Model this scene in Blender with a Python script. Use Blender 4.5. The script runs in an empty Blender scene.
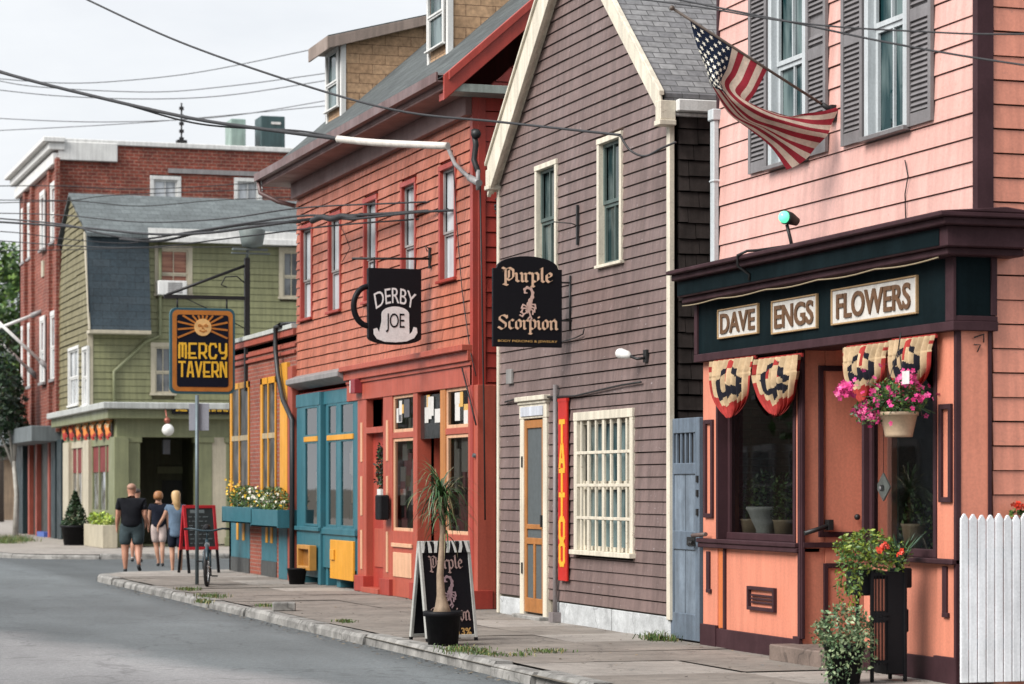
import bpy, bmesh, math, random
from mathutils import Vector, Matrix, noise
random.seed(11)
SC = bpy.context.scene
C = SC.collection
PI = math.pi
EYE, F, TH, HZ = 1.65, 2500.0, math.radians(18), 487.0
cs, sn = math.cos(TH), math.sin(TH)
# ---------- survey helpers: the photograph was surveyed with a level 88 mm view, street along +Y, facades at X = 10
def FY(px, X=10.0):
    u = (px-512)/F
    return X*(cs-u*sn)/(u*cs+sn)
def PX(px, Y):
    u = (px-512)/F
    return Y*(sn+u*cs)/(cs-u*sn)
def dep(X, Y): return X*sn+Y*cs
def FZ(py, X, Y): return EYE+(HZ-py)/F*dep(X, Y)
def rx(x0, x1, yt, yb, X=10.0):
    Ym = FY((x0+x1)/2, X)
    return FY(x1, X), FY(x0, X), FZ(yb, X, Ym), FZ(yt, X, Ym)
def ry(x0, x1, yt, yb, Y):
    Xm = PX((x0+x1)/2, Y)
    return PX(x0, Y), PX(x1, Y), FZ(yb, Xm, Y), FZ(yt, Xm, Y)
def PD(px, py, d):
    r = (px-512)/F*d
    return Vector((r*cs+d*sn, d*cs-r*sn, EYE+(HZ-py)/F*d))
def lin(c): return tuple(((x/255)/12.92 if x/255 <= .04045 else ((x/255+.055)/1.055)**2.4) for x in c)
# ---------- scene tree helpers
def thing(name, label, cat, loc=(0, 0, 0), group=None):
    o = bpy.data.objects.new(name, None)
    o.empty_display_size = .2
    C.objects.link(o); o.location = loc
    o['label'] = label; o['category'] = cat
    if group: o['group'] = group
    return o
def tag(o, label, cat, group=None):
    o['label'] = label; o['category'] = cat
    if group: o['group'] = group
    return o
def rootloc(p):
    while p.parent: p = p.parent
    return Vector(p.location)
def dup(o, parent=None, loc=None, label=None):
    c = o.copy(); C.objects.link(c)
    if parent: c.parent = parent
    if loc is not None: c.location = loc
    if label: c['label'] = label
    for ch in list(o.children): dup(ch, c)
    return c
SPLIT = {'corner_board', 'bulkhead', 'shop_pier', 'shop_post', 'pier', 'ledge', 'base_board', 'transom_bar', 'inlay', 'rail', 'foundation', 'frieze', 'eave_return', 'inner_wall', 'board_back'}
class MB:
    def __init__(s): s.v = []; s.f = []; s.m = []; s.c = 0; s.sm = []; s.smooth = False
    def face(s, pts):
        b = len(s.v); s.v += [tuple(p) for p in pts]
        s.f.append(tuple(range(b, b+len(pts)))); s.m.append(s.c); s.sm.append(s.smooth)
    def poly(s, idx): s.f.append(tuple(idx)); s.m.append(s.c); s.sm.append(s.smooth)
    def box(s, x0, x1, y0, y1, z0, z1):
        if x0 > x1: x0, x1 = x1, x0
        if y0 > y1: y0, y1 = y1, y0
        if z0 > z1: z0, z1 = z1, z0
        b = len(s.v)
        s.v += [(x, y, z) for z in (z0, z1) for (x, y) in ((x0, y0), (x1, y0), (x1, y1), (x0, y1))]
        for q in ((3, 2, 1, 0), (4, 5, 6, 7), (0, 1, 5, 4), (1, 2, 6, 5), (2, 3, 7, 6), (3, 0, 4, 7)): s.poly([b+i for i in q])
        return s
    def obox(s, c, ax, ay, az):
        """oriented box: centre and three half-vectors"""
        c = Vector(c); ax, ay, az = Vector(ax), Vector(ay), Vector(az); b = len(s.v)
        for sz in (-1, 1):
            for sx, sy in ((-1, -1), (1, -1), (1, 1), (-1, 1)): s.v.append(tuple(c+ax*sx+ay*sy+az*sz))
        for q in ((3, 2, 1, 0), (4, 5, 6, 7), (0, 1, 5, 4), (1, 2, 6, 5), (2, 3, 7, 6), (3, 0, 4, 7)): s.poly([b+i for i in q])
        return s
    def fb(s, ax, pl, a0, a1, o0, o1, z0, z1):
        """box on a wall: ax 'x' = wall facing the street (-X), 'y' = wall facing the camera side (-Y); o = outward"""
        if ax == 'x': return s.box(pl-o1, pl-o0, a0, a1, z0, z1)
        return s.box(a0, a1, pl-o1, pl-o0, z0, z1)
    def prism(s, pts, d):
        """closed polygon (3D points) extruded by vector d"""
        d = Vector(d); n = len(pts); b = len(s.v)
        s.v += [tuple(Vector(p)) for p in pts]+[tuple(Vector(p)+d) for p in pts]
        s.poly(range(b+n-1, b-1, -1)); s.poly(range(b+n, b+2*n))
        for i in range(n):
            j = (i+1) % n
            s.poly((b+i, b+j, b+n+j, b+n+i))
        return s
    def tube(s, pts, r, n=8, cap=True, r1=None):
        pts = [Vector(p) for p in pts]; N = len(pts); rings = []
        up = None; sm = s.smooth; s.smooth = True
        for i, p in enumerate(pts):
            t = (pts[min(i+1, N-1)]-pts[max(i-1, 0)])
            if t.length < 1e-9: t = Vector((0, 0, 1))
            t.normalize()
            if up is None: up = Vector((0, 0, 1)) if abs(t.z) < .9 else Vector((1, 0, 0))
            a = t.cross(up)
            if a.length < 1e-6: a = t.cross(Vector((.3, 1, .2)))
            a.normalize(); q = a.cross(t).normalized(); up = q
            rr = r if r1 is None else r+(r1-r)*i/max(1, N-1)
            if isinstance(r, (list, tuple)): rr = r[i]
            b = len(s.v); rings.append(b)
            for k in range(n):
                w = 2*PI*k/n
                s.v.append(tuple(p+a*(rr*math.cos(w))+q*(rr*math.sin(w))))
        for i in range(N-1):
            for k in range(n):
                k2 = (k+1) % n
                s.poly((rings[i]+k, rings[i]+k2, rings[i+1]+k2, rings[i+1]+k))
        s.smooth = sm
        if cap: s.poly(range(rings[0]+n-1, rings[0]-1, -1)); s.poly(range(rings[-1], rings[-1]+n))
        return s
    def lathe(s, prof, c=(0, 0, 0), n=24):
        c = Vector(c); rings = []; sm = s.smooth; s.smooth = True
        for (r, z) in prof:
            rings.append(len(s.v))
            for k in range(n):
                w = 2*PI*k/n; s.v.append((c.x+r*math.cos(w), c.y+r*math.sin(w), c.z+z))
        for i in range(len(prof)-1):
            for k in range(n):
                k2 = (k+1) % n; s.poly((rings[i]+k, rings[i]+k2, rings[i+1]+k2, rings[i+1]+k))
        s.smooth = sm
        s.poly(range(rings[0]+n-1, rings[0]-1, -1)); s.poly(range(rings[-1], rings[-1]+n))
        return s
    def torus(s, c, axis, R, r, n=36, m=8):
        axis = Vector(axis).normalized(); a = axis.orthogonal().normalized(); q = axis.cross(a); c = Vector(c); b = len(s.v)
        sm = s.smooth; s.smooth = True
        for i in range(n):
            w = 2*PI*i/n; d = a*math.cos(w)+q*math.sin(w)
            for k in range(m):
                t = 2*PI*k/m; s.v.append(tuple(c+d*(R+r*math.cos(t))+axis*(r*math.sin(t))))
        for i in range(n):
            for k in range(m):
                i2, k2 = (i+1) % n, (k+1) % m
                s.poly((b+i*m+k, b+i2*m+k, b+i2*m+k2, b+i*m+k2))
        s.smooth = sm
        return s
    def ball(s, c, rx_, ry_=None, rz=None, n=10, m=7):
        ry_ = ry_ or rx_; rz = rz or rx_; c = Vector(c); b = len(s.v); sm = s.smooth; s.smooth = True
        for i in range(m+1):
            t = PI*i/m
            for k in range(n):
                w = 2*PI*k/n
                s.v.append((c.x+rx_*math.sin(t)*math.cos(w), c.y+ry_*math.sin(t)*math.sin(w), c.z+rz*math.cos(t)))
        for i in range(m):
            for k in range(n):
                k2 = (k+1) % n; s.poly((b+i*n+k, b+(i+1)*n+k, b+(i+1)*n+k2, b+i*n+k2))
        s.smooth = sm
        return s
    def build(s, name, mats, parent=None, bevel=0):
        if name in SPLIT and s.f:
            par = list(range(len(s.v)))
            def find(a):
                while par[a] != a: par[a] = par[par[a]]; a = par[a]
                return a
            for f in s.f:
                for i in f[1:]: par[find(i)] = find(f[0])
            grp = {}
            for k, f in enumerate(s.f): grp.setdefault(find(f[0]), []).append(k)
            if len(grp) > 1:
                out = []
                for ks in grp.values():
                    m = MB(); mp = {}
                    for k in ks:
                        for i in s.f[k]:
                            if i not in mp: mp[i] = len(m.v); m.v.append(s.v[i])
                        m.f.append(tuple(mp[i] for i in s.f[k])); m.m.append(s.m[k]); m.sm.append(s.sm[k])
                    out.append(m._build(name, mats, parent, bevel))
                return out[0]
        return s._build(name, mats, parent, bevel)
    def _build(s, name, mats, parent=None, bevel=0):
        off = rootloc(parent) if parent else Vector((0, 0, 0))
        me = bpy.data.meshes.new(name)
        me.from_pydata([(a[0]-off.x, a[1]-off.y, a[2]-off.z) for a in s.v], [], s.f)
        if not isinstance(mats, (list, tuple)): mats = [mats]
        for m in mats: me.materials.append(m)
        if len(mats) > 1: me.polygons.foreach_set('material_index', s.m)
        me.polygons.foreach_set('use_smooth', s.sm)
        me.validate(); me.update()
        bm = bmesh.new(); bm.from_mesh(me)
        if bevel:
            bmesh.ops.recalc_face_normals(bm, faces=bm.faces)
            ed = [e for e in bm.edges if len(e.link_faces) == 2 and e.calc_face_angle(0) > .6]
            bmesh.ops.bevel(bm, geom=ed, offset=bevel, segments=1, affect='EDGES', clamp_overlap=True)
        bm.to_mesh(me); bm.free()
        o = bpy.data.objects.new(name, me); C.objects.link(o)
        if parent: o.parent = parent
        return o
# ---------- materials
MC = {}
def newmat(name):
    m = bpy.data.materials.new(name); m.use_nodes = True
    nt = m.node_tree; b = nt.nodes['Principled BSDF']
    return m, nt, b
def nd(nt, t, **kw):
    n = nt.nodes.new(t)
    for k, v in kw.items():
        if k in ('op', 'operation'): n.operation = v
        elif hasattr(n, k) and k not in n.inputs: setattr(n, k, v)
        else: n.inputs[k].default_value = v
    return n
def L(nt, a, b): nt.links.new(a, b)
def ramp(nt, src, p0, c0, p1, c1):
    r = nt.nodes.new('ShaderNodeValToRGB'); e = r.color_ramp.elements
    e[0].position = p0; e[0].color = c0 if len(c0) == 4 else (*c0, 1)
    e[1].position = p1; e[1].color = c1 if len(c1) == 4 else (*c1, 1)
    L(nt, src, r.inputs[0]); return r
def g(v): return (v, v, v, 1)
def mul(nt, a, b, fac=1.0):
    m = nt.nodes.new('ShaderNodeMix'); m.data_type = 'RGBA'; m.blend_type = 'MULTIPLY'
    m.inputs[0].default_value = fac
    for s_, i in ((a, 6), (b, 7)):
        if hasattr(s_, 'is_linked'): L(nt, s_, m.inputs[i])
        else: m.inputs[i].default_value = s_ if len(s_) == 4 else (*s_, 1)
    return m.outputs[2]
def mixc(nt, fac, a, b):
    m = nt.nodes.new('ShaderNodeMix'); m.data_type = 'RGBA'
    if hasattr(fac, 'is_linked'): L(nt, fac, m.inputs[0])
    else: m.inputs[0].default_value = fac
    for s_, i in ((a, 6), (b, 7)):
        if hasattr(s_, 'is_linked'): L(nt, s_, m.inputs[i])
        else: m.inputs[i].default_value = s_ if len(s_) == 4 else (*s_, 1)
    return m.outputs[2]
def coords(nt, mode='obj', scale=(1, 1, 1)):
    tc = nt.nodes.new('ShaderNodeTexCoord'); out = tc.outputs['Object']
    if mode != 'obj':
        sp = nt.nodes.new('ShaderNodeSeparateXYZ'); L(nt, out, sp.inputs[0])
        cb = nt.nodes.new('ShaderNodeCombineXYZ')
        if mode == 'sum':
            a = nd(nt, 'ShaderNodeMath', op='ADD'); L(nt, sp.outputs[0], a.inputs[0]); L(nt, sp.outputs[1], a.inputs[1]); L(nt, a.outputs[0], cb.inputs[0])
        elif mode == 'x': L(nt, sp.outputs[0], cb.inputs[0])
        else: L(nt, sp.outputs[1], cb.inputs[0])
        L(nt, sp.outputs[2], cb.inputs[1]); out = cb.outputs[0]
    mp = nt.nodes.new('ShaderNodeMapping'); mp.inputs['Scale'].default_value = scale
    L(nt, out, mp.inputs[0]); return mp.outputs[0]
def noise_n(nt, vec, scale, detail=4, rough=.55):
    n = nd(nt, 'ShaderNodeTexNoise'); n.inputs['Scale'].default_value = scale; n.inputs['Detail'].default_value = detail
    n.inputs['Roughness'].default_value = rough; L(nt, vec, n.inputs['Vector']); return n.outputs['Fac']
def bump(nt, b, h, strength=.2, dist=.01):
    n = nd(nt, 'ShaderNodeBump'); n.inputs['Strength'].default_value = strength; n.inputs['Distance'].default_value = dist
    L(nt, h, n.inputs['Height']); L(nt, n.outputs[0], b.inputs['Normal'])
def paint(name, rgb, rough=.5, var=.18, dirt=.25, scale=2.2, spec=.5, bmp=.15, chip=None, metal=0, streak=True):
    """weathered paint: cloudy tone, vertical rain streaks, fine bump, optional chips showing another colour"""
    if name in MC: return MC[name]
    m, nt, b = newmat(name)
    co = coords(nt)
    n1 = noise_n(nt, co, scale, 5)
    r1 = ramp(nt, n1, .3, g(1-var), .72, g(1.0+var*.35))
    col = mul(nt, rgb, r1.outputs[0])
    if streak and dirt:
        cz = coords(nt, 'obj', (7, 7, .55))
        n2 = noise_n(nt, cz, 1.6, 4)
        r2 = ramp(nt, n2, .38, g(1-dirt), .62, g(1.0))
        col = mul(nt, col, r2.outputs[0])
    n3 = noise_n(nt, co, 45, 3)
    r3 = ramp(nt, n3, .35, g(.9), .65, g(1.03)); col = mul(nt, col, r3.outputs[0])
    if chip:
        n4 = noise_n(nt, coords(nt, 'obj', (1, 1, 2.2)), 11, 6, .7)
        r4 = ramp(nt, n4, .64, g(0), .675, g(1)); col = mixc(nt, r4.outputs[0], col, chip)
    L(nt, col, b.inputs['Base Color'])
    rr = ramp(nt, n1, .3, g(min(1, rough+.12)), .7, g(max(.05, rough-.08))); L(nt, rr.outputs[0], b.inputs['Roughness'])
    b.inputs['Specular IOR Level'].default_value = spec; b.inputs['Metallic'].default_value = metal
    if bmp: bump(nt, b, n3, bmp, .004)
    MC[name] = m; return m
def brick(name, c1, c2, mortar, w=.21, h=.07, ms=.008, rough=.85, mode='sum', grime=.3, bmp=.5, offset=.5, tone=.35):
    if name in MC: return MC[name]
    m, nt, b = newmat(name)
    co = coords(nt, mode)
    t = nt.nodes.new('ShaderNodeTexBrick'); t.offset = offset
    L(nt, co, t.inputs['Vector'])
    t.inputs['Color1'].default_value = (*c1, 1); t.inputs['Color2'].default_value = (*c2, 1); t.inputs['Mortar'].default_value = (*mortar, 1)
    t.inputs['Scale'].default_value = 1; t.inputs['Brick Width'].default_value = w; t.inputs['Row Height'].default_value = h
    t.inputs['Mortar Size'].default_value = ms; t.inputs['Mortar Smooth'].default_value = .3; t.inputs['Bias'].default_value = 0
    n1 = noise_n(nt, coords(nt), 1.3, 6); r1 = ramp(nt, n1, .3, g(1-grime), .7, g(1.06))
    n2 = noise_n(nt, coords(nt), 14, 3); r2 = ramp(nt, n2, .3, g(1-tone), .7, g(1.08))
    col = mul(nt, mul(nt, t.outputs[0], r1.outputs[0]), r2.outputs[0])
    L(nt, col, b.inputs['Base Color']); b.inputs['Roughness'].default_value = rough
    inv = nd(nt, 'ShaderNodeMath', op='SUBTRACT'); inv.inputs[0].default_value = 1; L(nt, t.outputs['Fac'], inv.inputs[1])
    ad = nd(nt, 'ShaderNodeMath', op='MULTIPLY_ADD'); L(nt, n2, ad.inputs[0]); ad.inputs[1].default_value = .4; L(nt, inv.outputs[0], ad.inputs[2])
    bump(nt, b, ad.outputs[0], bmp, .012)
    MC[name] = m; return m
def plain(name, rgb, rough=.5, metal=0, spec=.5, var=.12, scale=9):
    return paint(name, rgb, rough, var, 0, scale, spec, .08, None, metal, False)
def glass_dark(name, c0, c1, rough=.04, spec=.5, sc=(1, 1, .7), s=2.5):
    if name in MC: return MC[name]
    m, nt, b = newmat(name)
    n1 = noise_n(nt, coords(nt, 'obj', sc), s, 3)
    r = ramp(nt, n1, .42, c0, .6, c1); L(nt, r.outputs[0], b.inputs['Base Color'])
    b.inputs['Roughness'].default_value = rough; b.inputs['Specular IOR Level'].default_value = spec
    n2 = noise_n(nt, coords(nt), 1.4, 2); bump(nt, b, n2, .08, .02)
    MC[name] = m; return m
def glass_clear(name='shop_glass', tint=(.82, .86, .84), k=1.0):
    if name in MC: return MC[name]
    m, nt, b = newmat(name); nt.nodes.remove(b); out = nt.nodes['Material Output']
    tr = nt.nodes.new('ShaderNodeBsdfTransparent'); tr.inputs[0].default_value = (*tint, 1)
    gl = nt.nodes.new('ShaderNodeBsdfGlossy'); gl.inputs['Roughness'].default_value = .02; gl.inputs[0].default_value = (k, k, k, 1)
    fr = nt.nodes.new('ShaderNodeFresnel'); fr.inputs[0].default_value = 1.75
    n2 = noise_n(nt, coords(nt), 1.2, 2); bp = nd(nt, 'ShaderNodeBump'); bp.inputs['Strength'].default_value = .06; bp.inputs['Distance'].default_value = .02
    L(nt, n2, bp.inputs['Height']); L(nt, bp.outputs[0], gl.inputs['Normal']); L(nt, bp.outputs[0], fr.inputs['Normal'])
    mx = nt.nodes.new('ShaderNodeMixShader'); L(nt, fr.outputs[0], mx.inputs[0]); L(nt, tr.outputs[0], mx.inputs[1]); L(nt, gl.outputs[0], mx.inputs[2])
    L(nt, mx.outputs[0], out.inputs[0]); MC[name] = m; return m
def leafmat(name, c, var=.5):
    if name in MC: return MC[name]
    m, nt, b = newmat(name)
    n1 = noise_n(nt, coords(nt), 9, 2); r = ramp(nt, n1, .3, tuple(x*(1-var) for x in c), .7, tuple(x*(1+var*.5) for x in c))
    L(nt, r.outputs[0], b.inputs['Base Color']); b.inputs['Roughness'].default_value = .45
    b.inputs['Subsurface Weight'].default_value = 0
    MC[name] = m; return m
# ---------- shared builders
def clap(mb, ax, pl, a0, a1, z0, z1, h, holes=(), span=None, t=.02, gap=.012, jit=.003, bl=(1.5, 5), e=.0006):
    """real lapped boards with an open shadow gap under each; span(z)->(lo,hi) clips gables; holes are (a0,a1,z0,z1)"""
    def P(a, o, z): return (pl-o, a, z) if ax == 'x' else (a, pl-o, z)
    z = z0; i = 0
    while z < z1-.01:
        zt = min(z+h, z1); zm = (z+zt)/2
        lo0, hi0 = (a0, a1) if not span else span(z); lo1, hi1 = (a0, a1) if not span else span(zt)
        iv = [(lo0, hi0, lo1, hi1)]
        for (h0, h1, hz0, hz1) in holes:
            if hz0 < zm < hz1:
                nw = []
                for (p0, q0, p1, q1) in iv:
                    if h1 <= min(p0, p1) or h0 >= max(q0, q1): nw.append((p0, q0, p1, q1)); continue
                    if h0 > max(p0, p1): nw.append((p0, h0, p1, h0))
                    if h1 < min(q0, q1): nw.append((h1, q0, h1, q1))
                iv = nw
        for (p0, q0, p1, q1) in iv:
            if q0-p0 < .01: continue
            # split long runs into boards with butt joints
            cuts = [0.0]; x = random.uniform(bl[0]*.6, bl[1])
            while x < q0-p0-bl[0]*.3: cuts.append(x/(q0-p0)); x += random.uniform(*bl)
            cuts.append(1.0)
            for c0, c1 in zip(cuts[:-1], cuts[1:]):
                tt = t+random.uniform(-.003, .003); j0 = random.uniform(-jit, jit); j1 = j0+random.uniform(-jit, jit)*.6
                b0, b1 = p0+(q0-p0)*c0+e, p0+(q0-p0)*c1-e; u0, u1 = p1+(q1-p1)*c0+e, p1+(q1-p1)*c1-e
                zb0, zb1 = z+j0, z+j1; zu = zt-gap
                mb.face([P(b1, tt, zb1), P(b0, tt, zb0), P(u0, .004, zu), P(u1, .004, zu)])
                mb.face([P(b0, tt, zb0), P(b1, tt, zb1), P(b1, -.02, zb1), P(b0, -.02, zb0)])
                mb.face([P(b0, tt, zb0), P(b0, -.02, zb0), P(u0, -.02, zu), P(u0, .004, zu)])
                mb.face([P(b1, -.02, zb1), P(b1, tt, zb1), P(u1, .004, zu), P(u1, -.02, zu)])
            mb.face([P(q0, -.022, z-.02), P(p0, -.022, z-.02), P(p1, -.022, zt+.01), P(q1, -.022, zt+.01)])
        z = zt; i += 1
def window(root, ax, pl, a0, a1, z0, z1, cw, frame, pane, sashm=None, proud=.035, deep=.05, sill=.06, cols=1, rows=1, split=.5, sash=.04, sillm=None, cap=0, name='window'):
    """casing outside a0..a1,z0..z1 is the frame part; panes and sill are its sub-parts"""
    f = MB()
    f.fb(ax, pl, a0-cw, a0, -deep, proud, z0, z1); f.fb(ax, pl, a1, a1+cw, -deep, proud, z0, z1)
    f.fb(ax, pl, a0-cw-.003, a1+cw+.003, -deep, proud+.006, z1, z1+cw)
    if cap: f.fb(ax, pl, a0-cw-.03, a1+cw+.03, 0, proud+cap, z1+cw, z1+cw+.035)
    fr = f.build(name, frame, root, .004)
    s_ = MB(); zs = z0+(z1-z0)*split
    for (q0, q1, dd) in ((z0, zs, -deep+.012), (zs, z1, -deep+.03)):
        s_.fb(ax, pl, a0, a0+sash, dd-.03, dd, q0, q1); s_.fb(ax, pl, a1-sash, a1, dd-.03, dd, q0, q1)
        s_.fb(ax, pl, a0+sash, a1-sash, dd-.03, dd-.001, q0, q0+sash); s_.fb(ax, pl, a0+sash, a1-sash, dd-.03, dd-.001, q1-sash, q1)
        for c in range(1, cols):
            y = a0+(a1-a0)*c/cols; s_.fb(ax, pl, y-.011, y+.011, dd-.03, dd-.003, q0+sash, q1-sash)
        for r in range(1, rows):
            z = q0+(q1-q0)*r/rows; s_.fb(ax, pl, a0+sash, a1-sash, dd-.03, dd-.004, z-.011, z+.011)
    s_.build('sash', sashm or frame, fr)
    p = MB(); p.fb(ax, pl, a0, a1, -deep-.03, -deep-.022, z0, z1); p.build('pane', pane, fr)
    if sill:
        q = MB(); q.fb(ax, pl, a0-cw-.03, a1+cw+.03, -deep, proud+sill, z0-cw*.55, z0); q.build('sill', sillm or frame, fr, .004)
    return fr
def leaves(mb, n, c, rad, size, mats=(0, 1, 2), shell=.35, droop=0, flat=0, fn=None):
    c = Vector(c)
    for _ in range(n):
        while True:
            d = Vector((random.uniform(-1, 1), random.uniform(-1, 1), random.uniform(-1, 1)))
            if shell*.2 < d.length < 1: break
        if random.random() < shell: d = d.normalized()*random.uniform(.8, 1.05)
        p = c+Vector((d.x*rad[0], d.y*rad[1], d.z*rad[2]))
        if fn and not fn(p): continue
        leaf(mb, p, size*random.uniform(.6, 1.3), random.choice(mats), d, droop)
def leaf(mb, p, s, mat, d=None, droop=0):
    a = Vector((random.gauss(0, 1), random.gauss(0, 1), random.gauss(0, .7)-droop)).normalized()
    if d is not None: a = (a+d*.5).normalized()
    q = a.cross(Vector((random.gauss(0, 1), random.gauss(0, 1), random.gauss(0, 1)+.5))).normalized()
    nrm = a.cross(q)
    mb.c = mat
    mb.face([p-a*s*.5, p+q*s*.28+nrm*s*.06, p+a*s*.55, p-q*s*.28+nrm*s*.06])
def flower(mb, p, s, mat, n=5):
    mb.c = mat; d = Vector((random.gauss(0, 1)-.6, random.gauss(0, 1)-.5, random.gauss(0, .6)+.5)).normalized()
    a = d.orthogonal().normalized(); q = d.cross(a)
    for k in range(n):
        w = 2*PI*k/n+random.random()*.3; e = a*math.cos(w)+q*math.sin(w); t = d.cross(e)
        mb.face([p, p+e*s*.6+t*s*.35+d*s*.1, p+e*s+d*s*.15, p+e*s*.6-t*s*.35+d*s*.1])
# ---------- lettering
def text2d(txt, size=1.0, bold=0.0, space=1.0, depth=.0):
    cu = bpy.data.curves.new('lettering', 'FONT'); cu.body = txt; cu.size = size; cu.offset = bold; cu.space_character = space
    cu.align_x = 'CENTER'; cu.extrude = depth; cu.resolution_u = 4
    o = bpy.data.objects.new('lettering', cu); C.objects.link(o)
    dg = bpy.context.evaluated_depsgraph_get(); dg.update()
    me = bpy.data.meshes.new_from_object(o.evaluated_get(dg))
    vs = [tuple(v.co) for v in me.vertices]; fs = [tuple(p.vertices) for p in me.polygons]
    bpy.data.objects.remove(o); bpy.data.curves.remove(cu); bpy.data.meshes.remove(me)
    xs = [v[0] for v in vs]; ys = [v[1] for v in vs]
    return vs, fs, (min(xs), max(xs), min(ys), max(ys))
def put_text(mb, txt, fn, w, h, bold=.02, depth=.01, space=1.0, warp=None):
    """fit text to w x h centred on 0,0 and map (x, y, out) through fn"""
    vs, fs, (x0, x1, y0, y1) = text2d(txt, 1.0, bold, space, .5)
    b = len(mb.v)
    for (x, y, z) in vs:
        X = ((x-x0)/(x1-x0)-.5)*w; Y = ((y-y0)/(y1-y0)-.5)*h
        if warp: X, Y = warp(X, Y)
        mb.v.append(tuple(fn(X, Y, (z+.5)*depth)))
    for f in fs: mb.poly([b+i for i in f])
STK = {  # stroke alphabet, unit box 0..1; strokes are polylines
 'M': [[(0, 0), (0, .86), (.1, 1), (.4, 1), (.5, .86), (.5, .1)], [(.5, .86), (.6, 1), (.9, 1), (1, .86), (1, 0)]],
 'E': [[(1, 1), (0, 1), (0, 0), (1, 0)], [(-.12, .32), (.8, .32)]],
 'R': [[(0, 0), (0, 1), (.75, 1), (1, .86), (1, .48), (.75, .36), (0, .34)], [(.5, .34), (1, 0)]],
 'C': [[(1, .8), (.85, 1), (.2, 1), (0, .8), (0, .2), (.2, 0), (.85, 0), (1, .2)]],
 'Y': [[(0, 1), (0, .55), (.2, .38), (.8, .38), (1, .55)], [(1, 1), (1, .2), (.8, 0), (.4, 0)]],
 'T': [[(0, 1), (1, 1)], [(.5, 1), (.5, 0)]],
 'A': [[(0, 0), (.35, 1), (.65, 1), (1, 0)], [(.1, .28), (.9, .28)]],
 'V': [[(0, 1), (.5, 0), (1, 1)]],
 'N': [[(0, 0), (0, 1), (.2, 1), (1, .0)], [(1, 0), (1, 1)]],
 'O': [[(.2, 0), (0, .15), (0, .85), (.2, 1), (.8, 1), (1, .85), (1, .15), (.8, 0), (.2, 0)]]}
def stroke(mb, pts, r, fn, lift, depth=.006):
    for i in range(len(pts)-1):
        a = Vector(pts[i]); b_ = Vector(pts[i+1]); d = (b_-a)
        if d.length < 1e-6: continue
        d.normalize(); n = Vector((-d.y, d.x)); a2 = a-d*r*.9; b2 = b_+d*r*.9
        q = [a2+n*r, a2-n*r, b2-n*r, b2+n*r]; lift[0] += .00012
        o = [fn(p.x, p.y, 0) for p in q]; e = [fn(p.x, p.y, depth+lift[0]) for p in q]
        mb.prism(o, e[0]-o[0])
def put_strokes(mb, txt, fn, w, h, r, gapk=.35):
    n = len(txt); cw = w/(n+(n-1)*gapk); x = -w/2; lift = [0.0]
    for ch in txt:
        for pl in STK.get(ch, []):
            stroke(mb, [(x+p[0]*cw, -h/2+p[1]*h) for p in pl], r, fn, lift)
        x += cw*(1+gapk)
BL = {  # blackletter pen strokes (x,y): x-height 0..1, ascender 1.5, descender -.5
 'P': (1.05, [[(.25, -.35), (.25, 1.25), (.05, 1.1)], [(.25, 1.3), (.6, 1.45), (.95, 1.2), (.95, .45), (.6, .15), (.3, .3)], [(-.05, 1.45), (.2, 1.3)], [(.05, -.25), (.45, -.4)], [(.55, 1.2), (.55, .4)]]),
 'u': (.85, [[(.05, .9), (.2, .8), (.2, .15), (.4, 0), (.65, .2)], [(.55, .95), (.7, .8), (.7, .1), (.85, 0)]]),
 'r': (.62, [[(.05, .9), (.2, .8), (.2, .1), (.35, 0)], [(.2, .7), (.45, 1), (.62, .85)]]),
 'p': (.85, [[(.05, .95), (.2, .8), (.2, -.5)], [(.2, .85), (.5, 1), (.7, .8), (.7, .2), (.45, 0), (.2, .15)], [(.05, -.4), (.35, -.5)]]),
 'l': (.45, [[(.05, 1.4), (.2, 1.5), (.2, .15), (.38, 0)]]),
 'e': (.72, [[(.25, .5), (.6, .62), (.6, .85), (.4, 1), (.18, .8), (.18, .2), (.4, 0), (.65, .18)]]),
 'S': (1.0, [[(.95, 1.2), (.6, 1.45), (.22, 1.3), (.2, 1.0), (.5, .78), (.82, .55), (.82, .2), (.45, -.05), (.05, .2)], [(.9, 1.4), (.95, 1.1)]]),
 'c': (.68, [[(.6, .85), (.4, 1), (.18, .8), (.18, .2), (.4, 0), (.62, .15)]]),
 'o': (.8, [[(.4, 1), (.18, .8), (.18, .2), (.4, 0), (.65, .2), (.65, .8), (.4, 1)]]),
 'i': (.45, [[(.05, .9), (.2, .8), (.2, .15), (.38, 0)], [(.15, 1.3), (.25, 1.22)]]),
 'n': (.88, [[(.05, .9), (.2, .8), (.2, .1), (.3, 0)], [(.2, .75), (.5, 1), (.7, .8), (.7, .1), (.85, 0)]])}
def put_black(mb, txt, fn, w, h, nib=.16):
    """broad-nib lettering fitted to width w; h = x-height"""
    tot = sum(BL[c][0] for c in txt); k = w/tot; x = -w/2; lift = 0
    nv = Vector((math.cos(.7)*nib*k*.62, math.sin(.7)*nib*h*.62))
    for c in txt:
        for pl in BL[c][1]:
            for i in range(len(pl)-1):
                a = Vector((x+pl[i][0]*k, pl[i][1]*h)); b_ = Vector((x+pl[i+1][0]*k, pl[i+1][1]*h))
                d = b_-a
                e = Vector((0, nib*h*.35)) if abs(d.cross(nv) if hasattr(d, 'cross') and False else d.x*nv.y-d.y*nv.x) < 1e-5 else Vector((0, 0))
                q = [a+nv+e, a-nv-e, b_-nv-e, b_+nv+e]
                lift += .00012
                mb.prism([fn(p.x, p.y, 0) for p in q], fn(0, 0, .006+lift)-fn(0, 0, 0))
        x += BL[c][0]*k
def on_x(X, Yc, Zc): return lambda x, y, o: Vector((X-o, Yc-x, Zc+y))
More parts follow.
